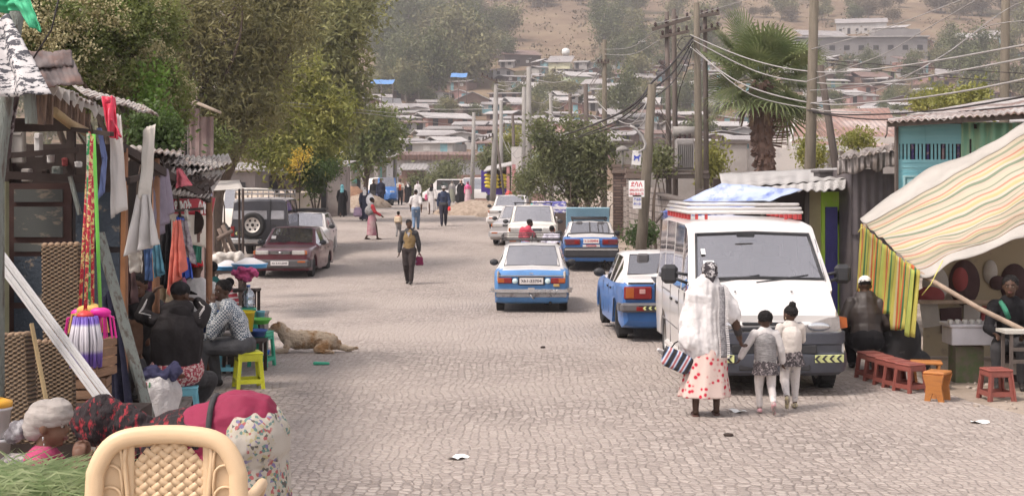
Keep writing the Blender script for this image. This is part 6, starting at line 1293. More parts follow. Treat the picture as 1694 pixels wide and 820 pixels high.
q=MB(); q.box((px2x(1375,25),25.2,zt(294,25.2)),(.42,.5,.22)); q.box((px2x(1375,25),25.2,zt(283,25.2)),(.48,.6,.04)); obj('roof_box',q,mat('dark_tank',(.10,.09,.09)),t,world=True)
for k,px in enumerate((1202,1262,1335)):
 q=MB(); q.tube([(px2x(px,24),24.0,gz(4,24)-.1),(px2x(px,24),24.0,zt(316,24))],.04,8); obj('post',q,dark_pole,t,world=True)
tarp=mat('tarp_blue_white',(.34,.40,.54),rough=.5,col2=(.07,.11,.34),thr=(.50,.62),scale=1.6,spec=.5)
t=thing('tarpaulin','faded blue-white tarpaulin stretched from the shop roof toward the street','tarpaulin',G(1200,24.0))
A,B_,C_,D_=P(1092,350,23.9),P(1215,352,22.6),P(1328,314,23.1),P(1194,303,23.7)
q=MB(); q.sheet(lambda u,v:(A.lerp(B_,u)).lerp(D_.lerp(C_,u),v)+Vector((0,0,-.10*math.sin(math.pi*u)*math.sin(math.pi*v)+.03*noise.noise(Vector((u*5,v*5,2))))),24,16)
q.sheet(lambda u,v:(A.lerp(B_,u))+Vector((0,.02*math.sin(u*20),-.16*v*(.7+.5*noise.noise(Vector((u*6,0,3)))))),24,3,mi=1); obj('cloth_sheet',q,[tarp,mat('tarp_hem',(.05,.06,.16),col2=(.35,.36,.42),thr=(.5,.6),scale=4)],t,world=True,solid=.006)
q=MB(); q.tube([P(1085,368,23.8),P(1100,346,23.9)],.022,6); q.tube([P(1094,350,23.9),P(1094,350,23.9)-Vector((0,0,2.0))],.022,6); obj('tent_stick',q,dark_pole,t,world=True)
# ---------- charcoal corrugated shed with patched roof
t=thing('shed','narrow charcoal metal shed with ragged patched roof between lime pillar and blue-green shack','shed',G(1443,23.6))
d=23.6; charc=corrug('charcoal_sheet',(.105,.09,.095),(.14,.12,.12),pitch=.14,axis='x',metal=.2,rough=.6,depth=.012)
q=MB(); xa,xb=px2x(1408,d),px2x(1460,d); q.box(((xa+xb)/2,d,1.15),(xb-xa,.06,2.9)); q.box((xa+.03,d+1.6,1.15),(.06,3.2,2.9)); obj('wall',q,charc,t,world=True)
q=MB(); xa,xb=px2x(1460.5,d),px2x(1483,d); q.box(((xa+xb)/2,d+.04,.6),(xb-xa,.06,1.9)); q.box(((xa+xb)/2,d+.04,2.25),(xb-xa,.06,.55)); obj('side_panel',q,charc,t,world=True)
q=MB(); q.box(((xa+xb)/2,d+.12,1.75),(xb-xa,.02,.5)); obj('window',q,win,t,world=True)
q=MB(); q.box(((px2x(1408,d)+px2x(1460,d))/2,d-.05,1.55),(.5,.03,.03)); q.box((px2x(1433,d),d-.05,1.75),(.03,.02,.08),mi=1); q.box((px2x(1434,d),d-.045,1.2),(.02,.02,2.4)); obj('rail',q,[MATS['charcoal_sheet'],pw],t,world=True)
A,B_,C_,D_=P(1386,264,23.0),P(1484,246,23.0),P(1484,238,27),P(1400,252,27)
raghem=corrug('ragged_tin',(.20,.165,.145),(.36,.32,.30),pitch=.10,axis='x',thr=(.42,.6),scale=3,metal=.1)
q=MB(); q.sheet(lambda u,v:(A.lerp(B_,u)).lerp(D_.lerp(C_,u),v)+Vector((0,0,.03*math.sin(u*50)*(1-v)+.06*noise.noise(Vector((u*6,v*3,5))))),50,8)
q.sheet(lambda u,v:A.lerp(B_,u)+Vector((0,.05+.05*noise.noise(Vector((u*7,v*2,9))),-.02-v*(.24+.12*noise.noise(Vector((u*5,1,1)))))),40,6); obj('roof',q,raghem,t,world=True,solid=.012)
# ---------- blue-green shack
t=thing('shack','blue-green painted wooden shack with slatted vent and rusty tin roof','shack',G(1590,22.4)); d=22.4
turq=mat('turquoise_wood',(.20,.47,.53),rough=.8,col2=(.30,.56,.60),thr=(.35,.7),scale=2,stretch=(.4,1,7)); mint=mat('mint_tin',(.28,.55,.40),rough=.7,col2=(.46,.62,.40),thr=(.45,.6),scale=2.2,stretch=(5,1,.6))
xa,xb=px2x(1483,d),px2x(1589,d)
zt_=lambda py:zt(py,d)
def slab(q,x0p,x1p,y0p,y1p,dd,th=.06,mi=0): q.box(((px2x(x0p,dd)+px2x(x1p,dd))/2,dd,(zt(y0p,dd)+zt(y1p,dd))/2),(px2x(x1p,dd)-px2x(x0p,dd),th,zt(y0p,dd)-zt(y1p,dd)),mi=mi)
q=MB(); slab(q,1485,1589,205,238,d); slab(q,1485,1589,264,345,d); slab(q,1485,1486.8,238.2,263.8,d)
for py in (210,222,234,268,276,285,300,312): slab(q,1486,1588,py,py+1.0,d-.035,.012)
slab(q,1531,1532.5,205,238,d-.034,.012); obj('wall',q,turq,t,world=True)
q=MB(); slab(q,1485,1589,237,265,d+.12,.02); obj('vent_opening',q,win,t,world=True)
for k in range(16): q=MB(); slab(q,1489+k*6.3,1492.6+k*6.3,238,264,d+.01,.02); o=obj('vent_slat',q,MATS['indigo_paint'] if k%4==3 else turq,t,world=True)
q=MB(); slab(q,1481,1485,200,345,d-.03,.1); slab(q,1483,1590,199,205,d-.03,.1); obj('corner_post',q,dark_pole,t,world=True)
q=MB(); slab(q,1494,1560,290,293,d-.05,.05); slab(q,1494,1497,293,345,d-.05,.05); slab(q,1500,1557,296,345,d-.045,.03); obj('door',q,mat('pale_turquoise',(.36,.58,.60),rough=.8,scale=5,stretch=(6,1,.5)),t,world=True)
q=MB(); q.sheet(lambda u,v:P(1590+u*115,203+v*140,d-.02)+Vector((0,.025*math.sin(u*40),0)),60,4); obj('sheet_wall',q,mint,t,world=True,solid=.01)
for (x0,x1,y0,y1) in ((1611,1616,205,213),(1604,1607,230,262)):
 q=MB(); slab(q,x0,x1,y0,y1,d-.06,.01); obj('stain_patch',q,win,t,world=True)
A,B_,C_,D_=P(1466,202,21.4),P(1760,184,21.4),P(1760,158,26),P(1620,160,26)
shr=corrug('shack_tin',(.52,.49,.47),(.26,.16,.13),pitch=.09,axis='x',thr=(.45,.6),scale=.9,metal=.15)
q=MB(); q.sheet(lambda u,v:(A.lerp(B_,u)).lerp(P(1470,196,26).lerp(C_,u),v)+Vector((0,0,.018*math.sin(u*150)*(1-v)+.03*noise.noise(Vector((u*8,v,2))))),120,5); q.sheet(lambda u,v:P(1500,190,24.5).lerp(P(1760,176,24.5),u).lerp(P(1650,163,29).lerp(P(1800,152,29),u),v),20,3); obj('roof',q,shr,t,world=True,solid=.012)
q=MB(); q.bar(P(1468,206,21.5),P(1700,192,21.5),.05,.08); q.tube([P(1468,204,21.4),P(1467,222,21.4),P(1464,228,21.4)],.012,5); obj('eave_beam',q,dark_pole,t,world=True)
# ---------- striped awning stall
def stripes(name,cols,N_,trans,coord='V',blend=.0):
 m=bpy.data.materials.new(name); m.use_nodes=True; n,l=nodes_of(m); uv=n.new('ShaderNodeUVMap'); uv.uv_map='UVMap'; sp=n.new('ShaderNodeSeparateXYZ'); l.new(uv.outputs[0],sp.inputs[0])
 mu=n.new('ShaderNodeMath'); mu.operation='MULTIPLY'; mu.inputs[1].default_value=N_; l.new(sp.outputs[0 if coord=='U' else 1],mu.inputs[0]); fr=n.new('ShaderNodeMath'); fr.operation='FRACT'; l.new(mu.outputs[0],fr.inputs[0])
 cr=n.new('ShaderNodeValToRGB'); cr.color_ramp.interpolation='CONSTANT'; e=cr.color_ramp.elements; e[0].color=(*cols[0][1],1); e[0].position=0; e[1].position=cols[1][0]; e[1].color=(*cols[1][1],1)
 for p_,c_ in cols[2:]: q=e.new(p_); q.color=(*c_,1)
 l.new(fr.outputs[0],cr.inputs[0]); nz=n.new('ShaderNodeTexNoise'); nz.inputs['Scale'].default_value=2; nz.inputs['Detail'].default_value=5; mx=n.new('ShaderNodeMix'); mx.data_type='RGBA'; mx.blend_type='MULTIPLY'; mx.inputs['Factor'].default_value=.85; l.new(cr.outputs[0],mx.inputs['A']); c2=n.new('ShaderNodeValToRGB'); c2.color_ramp.elements[0].position=.3; c2.color_ramp.elements[0].color=(.62,.57,.52,1); c2.color_ramp.elements[1].position=.6; l.new(nz.outputs[0],c2.inputs[0]); l.new(c2.outputs[0],mx.inputs['B'])
 b=n['Principled BSDF']; b.inputs['Roughness'].default_value=.8; b.inputs['Specular IOR Level'].default_value=.15; l.new(mx.outputs['Result'],b.inputs['Base Color']); tr=n.new('ShaderNodeBsdfTranslucent'); l.new(mx.outputs['Result'],tr.inputs[0]); ms=n.new('ShaderNodeMixShader'); ms.inputs[0].default_value=trans; l.new(b.outputs[0],ms.inputs[1]); l.new(tr.outputs[0],ms.inputs[2]); l.new(ms.outputs[0],n['Material Output'].inputs[0]); return m
Y=(.66,.60,.16); Gn=(.10,.26,.12); Or=(.75,.20,.09); Cr=(.74,.69,.50); Cy=(.72,.66,.38)
topm=stripes('awning_faded',[(0,(.56,.49,.38)),(.16,(.30,.33,.24)),(.24,(.58,.50,.40)),(.42,(.56,.26,.19)),(.50,(.58,.51,.36)),(.60,(.50,.45,.24)),(.70,(.58,.50,.42)),(.80,(.22,.27,.19)),(.90,(.57,.45,.36))],4.5,.25)
curm=stripes('awning_bright',[(0,Y),(.12,Or),(.19,Gn),(.26,Y),(.44,Cy),(.52,Or),(.60,Y),(.72,Gn),(.80,(.55,.60,.16))],6,.45,'U')
awh=mat('white_canvas',(.44,.41,.375),rough=.85,var=.12,scale=2,trans=.15)
t=thing('market_awning','large awning of yellow, green and orange striped cloth with white hem at the right','awning',G(1600,18.5))
A=P(1430,370,20.5); B_=P(1520,447,17.0); C_=Vector((8.6,17.3,3.05)); D_=Vector((9.6,20.8,4.6))
C_=P(1694,372,17.0); C_=B_+(C_-B_)*2.2; D_=A+(P(1694,216,20.5)-A)*1.75
q=MB()
def aw(u,v): # u along the length, v from ridge (0) to front edge (1)
 p=(A.lerp(D_,u)).lerp(B_.lerp(C_,u),v); s=math.sin(math.pi*v); p.z+=-.22*math.sin(math.pi*min(1,u*1.2))*s+.05*noise.noise(Vector((u*10,v*6,1)))+.012*math.sin(v*38+u*3)-.02*u;
 return p
q.sheet(lambda u,v:aw(u,.03+v*.93),60,34); obj('striped_cloth',q,topm,t,world=True,solid=.008)
q=MB(); q.sheet(lambda u,v:aw(u,-.10*(1-v)*(1+.5*math.sin(u*9))+.04*v)+Vector((0,0,.012)),60,4); obj('white_hem',q,awh,t,world=True,solid=.008); q=MB(); q.sheet(lambda u,v:aw(u,.95+v*.05)+Vector((0,0,-(v**1)*(.10+.10*u+.02*math.sin(u*30))*1.0+.012)),60,5); obj('white_hem',q,awh,t,world=True,solid=.008)
q=MB()
def cur(u,v):
 p=A.lerp(B_,u); zb=.70 if u<.72 else .60; zb+=.03*math.sin(u*23);
 if u<.2: zb=.85
 z=p.z+(zb-p.z)*v; ph=math.sin(u*2*math.pi*8)*.055*(.3+.7*v); return Vector((p.x-.05-.06*v+ph*.8,p.y+ph*.6,z))
q.sheet(cur,96,14); obj('striped_curtain',q,curm,t,world=True,solid=.006)
q=MB(); q.sheet(lambda u,v:cur(.80+.2*u,v)+Vector((.02+.03*u,-.05,0)),14,10); obj('curtain_end_strip',q,stripes('awning_end',[(0,Y),(.42,Or),(.62,Gn),(.85,Y)],1.0,.4,'U'),t,world=True,solid=.006)
stick=mat('bare_stick',(.33,.25,.19),rough=.8,var=.25,scale=8)
q=MB(); q.tube([P(1522,452,17.1),P(1565,478,16.95),P(1620,510,16.8),P(1694,546,16.7),P(1760,585,16.6)],.030,8); obj('slanting_pole',q,stick,t,world=True)
q=MB(); q.tube([A+Vector((.02,0,0)),A-Vector((0,0,2.2))],.035,8); obj('corner_pole',q,stick,t,world=True)
q=MB(); q.tube([Vector((5.2,20.3,1.5)),Vector((5.2,20.3,0))],.04,8); q.tube([Vector((7.6,17.4,2.3)),Vector((7.6,17.4,-.1))],.04,8); obj('back_pole',q,stick,t,world=True)
q=MB(); q.tube([P(1560,430,16.95),P(1540,470,16.95),P(1525,488,17)],.006,5); q.tube([P(1432,375,20.4),P(1424,378,20.4),P(1420,384,20.4)],.008,5); obj('cord',q,mat('yellow_cord',(.55,.50,.15)),t,world=True)
wm_=mat('mural',(.27,.22,.15),rough=.9,col2=(.15,.11,.09),thr=(.55,.68),scale=3)
t=thing('stall_wall','painted back wall of the awning stall with faded dark round shapes','wall',G(1640,20.6)); d=20.3
q=MB(); q.box((px2x(1700,d),d+.1,.95),(2.85,.08,2.0)); obj('panel',q,wm_,t,world=True)
dk=mat('mural_dark',(.055,.03,.03),rough=.9,var=.3); mr=mat('mural_red',(.22,.05,.05),rough=.9); mw=mat('mural_white',(.33,.30,.27),rough=.9)
def disc(cx,cy,rx,ry,m,yy,nm='painted_shape'):
 q=MB(); c_=P(cx,cy,d); q.lathe([(0,0),(1,0),(1,.006),(0,.006)],n=26,axis='y'); q.xform(Matrix.Translation(Vector((c_.x,yy,c_.z)))@Matrix.Diagonal((rx*d/F,1,ry*d/F,1))); obj(nm,q,m,t,world=True)
disc(1597,468,26,38,dk,d+.045); disc(1590,462,13,20,mr,d+.035); disc(1680,470,24,34,dk,d+.045); disc(1549,470,22,30,mw,d+.045); disc(1540,490,24,16,mr,d+.035); disc(1640,450,12,20,mw,d+.04); disc(1652,468,14,12,dk,d+.035)
q=MB(); q.box((px2x(1600,d-.1),d-.1,zt(499,d-.1)),(1.9,.05,.05)); obj('shelf_rail',q,stick,t,world=True)
for k,(px,py) in enumerate(((1540,520),(1575,530),(1610,525),(1640,528))):
 q=MB(); c_=P(px,py,d); q.box((c_.x,d+.04,c_.z),(.25+.05*(k%2),.02,.35),(0,R(5*k-8),0)); obj('pasted_poster',q,[mw,dk,mat('mural_grey',(.3,.27,.25)),mr][k],t,world=True)
t=thing('display_counter','white rectangular food box on a stand under the striped awning','counter',G(1607,17.6)); d=17.6
q=MB(); q.box((px2x(1607,d),d,zt(553,d)),(.60,.42,.22),bev=.01); q.box((px2x(1607,d),d,zt(536,d)),(.66,.46,.04),bev=.01); obj('box',q,mat('white_enamel',(.52,.50,.52),rough=.5),t,world=True)
q=MB(); q.box((px2x(1600,d),d+.05,zt(605,d)),(.34,.30,.50)); obj('stand',q,mat('mossy_stand',(.10,.13,.06),rough=.95,col2=(.16,.13,.10),thr=(.4,.6),scale=8),t,world=True)
for k in range(7):
 px=1572+k*12; c_=P(px,533,17.45); q=MB(); q.lathe([(.02,0),(.03,.01),(.034,.05),(.028,.055)],c_-Vector((0,0,.02)),10); single('cup',q,mat('cup_white',(.5,.48,.45)),'small pale cup on the white food box, %s from the street side'%ords[k],'cup','cups on the white food box')
t=thing('bench','wooden bench with pale plank seat at the far right under the awning','bench',G(1690,16.6)); d=16.6
q=MB(); q.box((px2x(1700,d),d,zt(547,d)),(.62,.34,.035)); obj('seat',q,mat('pale_plank',(.42,.40,.36),scale=6,stretch=(.5,6,3)),t,world=True)
for x in (1666,1735):
 for yy in (-.14,.14): q=MB(); q.box((px2x(x,d),d+yy,(zt(549,d)+0)/2),(.035,.035,zt(549,d))); obj('leg',q,dark_pole,t,world=True)
q=MB(); q.box((px2x(1700,d),d-.14,zt(575,d)),(.48,.03,.04)); q.box((px2x(1700,d),d-.14,zt(595,d)),(.48,.03,.04)); obj('stretcher',q,dark_pole,t,world=True)
q=MB(); q.ell((0,0,.38),(.26,.2,.4)); q.cap((-.2,0,.12),(.22,0,.10),.16)
single('covered_bundle',blob(q,.03,2,.02),mat('tarp_black',(.035,.033,.035),rough=.6,col2=(.12,.11,.11),thr=(.6,.7),scale=8),'dark tarpaulin-covered bundle behind the seated man in leather jacket','bundle',origin=(0,0,0)).location=G(1492,18.9)
stm=mat('stool_brown',(.24,.075,.06),rough=.5,scale=5,var=.1)
def pstool(name,label,m,w=.25,h=.33,cat='stool',group=None,lg=.05,round_top=False):
 t=thing(name,label,cat,(0,0,0),0,group); q=MB(); q.box((0,0,h-.012),(w,w,.024),bev=.008); q.box((0,0,h-.045),(w*.96,w*.96,.05),taper=.98); q.box((0,0,h+.002),(w*.8,w*.8,.006)); obj('seat',q,m,t)
 for sx in (-1,1):
  for sy in (-1,1):
   q=MB(); a=Vector((sx*w*.42,sy*w*.42,h-.03)); b=Vector((sx*w*.53,sy*w*.53,0));
   q.bar(a+Vector((-sx*.012,0,0)),b+Vector((-sx*.012,0,0)),lg,.014); q.bar(a+Vector((0,-sy*.0,0)),b,.016,lg); obj('leg',q,m,t)
 q=MB(); k=.5
 for s in (-1,1): q.box((s*w*.505,0,h*.22),(.014,w*.9,.05)); q.box((0,s*w*.505,h*.22),(w*.9,.014,.05)); q.box((s*w*.44,0,h*.80),(.012,w*.8,.03)); q.box((0,s*w*.44,h*.80),(w*.8,.012,.03))
 obj('apron',q,m,t); return t
pos=[(1441,577,17.9),(1456,583,17.55),(1473,588,17.2),(1489,592,16.95),(1507,597,16.7)]
s0=None
for i,(px,py,d) in enumerate(pos):
 p=G(px-1,d); lab='red-brown plastic stool, %s from the seated man'%ords[i]
 if s0 is None: s0=pstool('plastic_stool',lab,stm,group='row of red-brown plastic stools'); o=s0
 else: o=copy_thing(s0,(0,0,0),label=lab)
 o.location=p; o.rotation_euler=(0,0,R(14+3*i))
o=copy_thing(s0,G(1648,16.1),R(6),'single red-brown plastic stool standing apart on the dirt at the right'); o.scale=(1.12,1.12,1.05)
owood=mat('orange_wood',(.40,.16,.045),rough=.55,scale=5,stretch=(1,1,5),col2=(.26,.10,.04),thr=(.5,.75))
def wstool(label,px,d,rot,top):
 t=thing('wooden_stool',label,'stool',G(px,d),R(rot)); q=MB()
 q.box((0,0,.315),(.36 if top else .27,.24,.035),bev=.01); obj('seat',q,owood,t)
 for s in (-1,1):
  q=MB(); q.prism([(-.11,0),(-.05,0),(-.015,.10),(.015,.10),(.05,0),(.11,0),(.085,.17),(.115,.30),(-.115,.30),(-.085,.17)],-.015,.015,M=Matrix.Translation((s*.10,0,0))@Matrix.Rotation(R(s*8),4,'Y')@Matrix(((0,0,1,0),(1,0,0,0),(0,1,0,0),(0,0,0,1)))); obj('leg_board',q,owood,t)
 return t
wstool('orange-brown carved wooden stool with long dark top, back one of the wooden pair',1532,16.9,-12,True)
wstool('orange-brown carved wooden stool with crossed legs, front one of the wooden pair',1551,16.0,55,False)
# ---------- far shops and mounds on the right
t=thing('fruit_shop','small purple-curtained fruit kiosk with sloping tin awning at the street bend','kiosk',G(822,90)); d=90
ppl=mat('purple_cloth',(.07,.04,.25)); yel2=mat('banana_yellow',(.60,.48,.06));
q=MB(); slab(q,796,806,282,318,d,.1); slab(q,806,842,312,322,d,.1); obj('curtain',q,ppl,t,world=True)
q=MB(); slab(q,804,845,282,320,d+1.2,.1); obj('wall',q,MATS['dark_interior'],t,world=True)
q=MB(); A,B_,C_,D_=P(800,284,88.5),P(850,272,88.5),P(856,266,92),P(806,276,92); q.sheet(lambda u,v:(A.lerp(B_,u)).lerp(D_.lerp(C_,u),v),2,2,smooth=False); obj('roof',q,MATS['pale_tin'],t,world=True,solid=.06)
for k in range(3):
 for j in range(4):
  c_=P(806+k*13+ (j%2),290+j*6,89.4); q=MB(); q.ell(c_,(.20,.12,.10)); q.ell(c_+Vector((.1,0,-.04)),(.14,.1,.08)); single('banana_bunch',q,yel2,'yellow banana bunch hanging in the kiosk, column %s from left, row %s from top'%(['one','two','three'][k],['one','two','three','four'][j]),'bananas','banana bunches in the kiosk')
t=thing('shop','white-walled shop with pink and grey posts between the concrete poles','shop',G(860,86)); d=86
q=MB(); slab(q,846,872,243,318,d,.2); slab(q,880,935,262,320,d+2,.2); obj('wall',q,MATS['white_trim'],t,world=True)
pk_=mat('pink_post',(.45,.22,.22))
for a_,b_,c_ in ((838,843,276),(847,853,272)): q=MB(); slab(q,a_,b_,c_,318,d-.5,.2); obj('post',q,pk_,t,world=True)
q=MB(); slab(q,876,940,256,262,d+.5,1.6); obj('roof',q,mat('green_grey_roof',(.33,.38,.35)),t,world=True)
def mound(label,px,d,rx,ry,h,m,seed,name='earth_mound',cat='mound'):
 q=MB(); n1,n2=36,10
 def f(u,v):
  a=2*math.pi*u; r=1-v; k=1+.18*noise.noise(Vector((math.cos(a)*1.5,math.sin(a)*1.5,seed))); z=h*(1-r*r)*(1+.0)+.18*h*noise.noise(Vector((math.cos(a)*r*3,math.sin(a)*r*3,seed+5)))+.10*h*noise.noise(Vector((math.cos(a)*r*9,math.sin(a)*r*9,seed)))
  return Vector((rx*k*r*math.cos(a),ry*k*r*math.sin(a),max(-.05,z) if v>0 else -.25))
 q.sheet(f,n1,n2);
 rr=random.Random(seed)
 for k in range(60): a=rr.uniform(0,6.28); r=rr.uniform(0,1); s=rr.uniform(.03,.10)*max(1,h*.7); q.ell((rx*r*math.cos(a),ry*r*math.sin(a),h*(1-r*r)*.97),(s,s*.8,s*.7),(a,r,0),6,4)
 o=single(name,q,m,label,cat,origin=(0,0,0)); o.location=G(px,d); return o
redm=mat('red_earth',(.19,.10,.065),rough=1,col2=(.27,.16,.10),thr=(.4,.6),scale=3,bump=2,bscale=6); sandm=mat('pale_gravel',(.25,.19,.145),rough=1,col2=(.36,.29,.23),thr=(.4,.6),scale=5,bump=2,bscale=10)
mound('dark red-brown earth mound at the left street edge',574,96,2.7,1.6,1.25,redm,1)
mound('pale sandy mound joined to the red-brown one',604,91,1.7,1.4,.85,sandm,2)
mound('low heap of crumbled pale gravel at the right bend of the street',790,80,2.7,2.4,.75,sandm,3)
mound('low pale gravel bank behind the parked white saloon',860,76,2.6,1.6,.75,sandm,4)
mound('heap of dry red-brown branches and earth under the leafy tree',893,66,1.9,1.3,.95,redm,5)
rr=random.Random(4); q=MB()
for k in range(60):
 a=Vector((rr.uniform(-1.6,1.6),rr.uniform(-.6,.6),rr.uniform(.3,1.1))); q.tube([a,a+Vector((rr.uniform(-.8,.8),rr.uniform(-.3,.3),rr.uniform(-.2,.5)))],.018,4)
single('dry_branches',q,mat('dry_wood',(.24,.17,.13)),'tangle of dry grey-brown branches beside the leafy tree','branches',origin=(0,0,0)).location=G(925,60)
q=MB(); q.ell((0,0,.35),(.20,.18,.27)); q.cap((0,0,.1),(0,0,-.0),.05); single('red_ball_bag',q,mat('red_plastic',(.60,.06,.06),rough=.4),'bright red round bag on a stick at the gravel bank','red bag',origin=(0,0,0)).location=Vector(P(842,336,72))
# ---------- trees and plants
def leafm(name,c,c2,tr=.35,sc=1.5,thr=(.35,.65)): return mat('leaf_'+name,c,rough=.55,col2=c2,thr=thr,scale=sc,spec=.25,trans=tr)
bark=mat('bark',(.10,.075,.06),rough=.95,var=.3,scale=5,bump=1,bscale=20); barkl=mat('bark_pale',(.26,.22,.18),rough=.9,var=.2,scale=4)
def limb(q,a,b,r0,r1,seed,bend=.12,n=5):
 rr=random.Random(seed); a=Vector(a); b=Vector(b); L=(b-a).length; pts=[]
 o=Vector((rr.uniform(-1,1),rr.uniform(-1,1),rr.uniform(-.3,.6)))*L*bend
 for k in range(n+1): t=k/n; pts.append(a.lerp(b,t)+o*math.sin(math.pi*t))
 q.tube(pts,[r0+(r1-r0)*k/n for k in range(n+1)],7); return pts
def tree(name,label,base,blobs,leaves,size,m,seed=1,tr=.16,barkm=None,cat='tree',aspect=.45,droop=0,flat=0,branches=True,twigs=2,split=None,per=12,sub=5,jit=.35):
 t=thing(name,label,cat,base); rr=random.Random(seed); cl=[]; bl=[]
 for (px,py,rx,ry,d) in blobs:
  c_=P(px,py,d)-Vector(base); s=d/F; bl.append(c_)
  for k in range(sub):
   o=Vector((rr.gauss(0,.5)*rx*s,rr.gauss(0,.5)*(rx+ry)/2*s,rr.gauss(0,.5)*ry*s)); f=rr.uniform(jit,jit+.35)
   cl.append((c_+o,(rx*s*f,(rx+ry)/2*s*f,ry*s*f)))
 q=MB(); top=sum(bl,Vector())/len(bl); fork=Vector((0,0,0)).lerp(top,.45);
 limb(q,(0,0,-.2),fork,tr,tr*.7,seed,.04)
 for i,b_ in enumerate(bl):
  pts=limb(q,fork if i%2 else fork*.8,b_,tr*.5,tr*.16,seed+i,.12)
  for k in range(twigs):
   a=pts[rr.randint(2,5)]; c_,r_=cl[rr.randrange(len(cl))] if False else cl[min(len(cl)-1,i*sub+rr.randrange(sub))]; limb(q,a,c_,tr*.2,tr*.05,seed+i*7+k,.15)
 obj('trunk',q,barkm or bark,t)
 me=leaf_mesh('crown',cl,leaves,size,aspect,seed,droop,flat,per=per); obj('crown',me,m,t); return t
olive_=leafm('olive',(.11,.11,.05),(.28,.255,.115),sc=.5); lit=leafm('lit',(.14,.165,.04),(.34,.32,.09),sc=.7); silver=leafm('silver_oak',(.135,.145,.06),(.32,.31,.13),sc=.45)
darkg=leafm('deep',(.045,.075,.025),(.10,.15,.045),sc=1); greyg=leafm('grey_green',(.085,.10,.045),(.22,.23,.11),sc=1.2); yelf=leafm('yellow_flower',(.55,.36,.05),(.6,.45,.08)); creamf=leafm('cream_flower',(.30,.26,.13),(.54,.49,.29),tr=.1,sc=3); mid=leafm('mid',(.09,.125,.04),(.22,.24,.08),sc=1)
b0=[(300,40,60,50,40),(360,30,60,50,41),(430,35,55,45,42),(330,110,55,40,40),(400,110,55,40,41),(455,90,45,45,42),(290,150,30,35,40),(350,180,45,35,40.5),(410,170,45,35,41),(380,230,40,28,41),(330,225,30,22,41),(270,90,30,40,41),(440,0,60,40,43),(340,-20,90,40,43),(480,30,40,40,43)]
tree('acacia_tree','huge dark olive feathery tree filling the upper left behind the stalls',G(352,42),b0,43000,.20,olive_,3,.30,aspect=.24,flat=.4,twigs=6,sub=9,jit=.13)
b1=[(505,40,45,50,68),(550,30,38,50,68),(575,80,28,45,68),(525,110,42,40,68),(565,150,34,45,68),(590,130,18,40,68),(515,170,35,35,68),(572,200,28,30,69),(535,5,50,40,70),(585,45,16,35,69),(592,180,12,30,69)]
b1=[(a-13,b,c*.95,e,f) for a,b,c,e,f in b1]
tree('silver_oak_tree','tall olive-green tree with dense upright crown behind the light green one',G(516,70),b1,30000,.34,silver,5,.3,aspect=.32,droop=.2,twigs=4,sub=10,jit=.19)
b2=[(495,135,28,26,52),(480,165,40,28,52),(515,190,40,30,52),(450,205,35,30,51),(490,225,42,30,51),(535,220,30,30,52),(440,245,30,25,50),(470,260,35,22,50),(505,270,30,18,51),(530,255,22,22,51),(545,175,18,20,52)]
tree('light_green_tree','bushy light yellow-green tree overhanging the parked white estate car',G(487,53),b2,24000,.20,lit,8,.17,aspect=.35,droop=.35,sub=10,jit=.17)
tree('small_tree','small round dark green tree under the light green one, beside the yellow flowers',G(525,51),[(520,285,25,20,50),(538,278,15,14,50),(505,292,15,14,50)],9000,.09,darkg,9,.08)
o=leaf_mesh('yf',[(P(492,264,48.6),(.14,.1,.2)),(P(503,257,48.6),(.16,.1,.12)),(P(487,276,48.6),(.10,.1,.12))],380,.09,.5,3)
t=thing('flowering_bush','orange-yellow flowering sprig in front of the light green tree','flowers',G(495,48.6)); obj('blossom',o,yelf,t,world=True); q=MB();
for p_ in ((492,262),(502,255),(488,275)): q.tube([G(495,48.6),P(496,290,48.6),P(p_[0],p_[1],48.6)],.02,5)
obj('stem',q,bark,t,world=True)
b3=[(600,225,28,20,88),(620,210,22,22,88),(590,245,22,16,88),(615,250,22,18,88),(632,235,14,16,88),(605,205,18,14,88)]
tree('street_tree','slender tree with forked trunk in front of the teal shop front',G(603,90),b3,9000,.32,mid,12,.20,aspect=.35,sub=6)
b4=[(60,40,55,45,17.5),(110,80,50,45,17.5),(170,40,50,45,18),(220,70,45,45,18.5),(150,120,45,35,18),(200,140,45,35,18.5),(250,150,35,35,19),(90,120,40,30,17.5),(250,110,35,30,19),(270,190,25,30,19.5),(230,205,30,22,19.3),(180,5,60,30,18.5),(260,45,25,40,19.5),(60,0,60,40,18.5),(300,150,14,14,20),(130,150,40,20,18.3),(280,225,18,18,20)]
st=tree('flowering_shrub','huge leafy shrub covered in cream flower heads, growing over the stall roofs',Vector((-5.0,18.6,gz(-5,18.6))),b4,56000,.062,mid,21,.10,aspect=.5,twigs=2,sub=7,jit=.25)
rr=random.Random(17); cl=[]
for (px,py,rx,ry,d) in b4:
 for k in range(26):
  a=rr.uniform(0,6.28); e=rr.uniform(-.2,1.2); s=d/F
  cl.append((P(px,py,d)+Vector((math.cos(a)*rx*s*.85*rr.uniform(.5,1.15),-abs(math.sin(a))*(rx+ry)/2*s*.9,math.sin(e)*ry*s*.95*rr.choice((1,1,-.6))))-st.location,(.075,.07,.055)))
obj('flower_heads',leaf_mesh('fl',cl,34000,.032,.9,5,per=12),creamf,st)
cl=[(P(px,py,18.2)-st.location,(.14,.12,.12)) for px,py in ((245,140),(258,165),(240,175),(262,125),(160,60),(205,15),(270,200))]
obj('young_leaves',leaf_mesh('yl',cl,1600,.06,.6,6),leafm('fresh',(.12,.22,.04),(.20,.32,.07)),st)
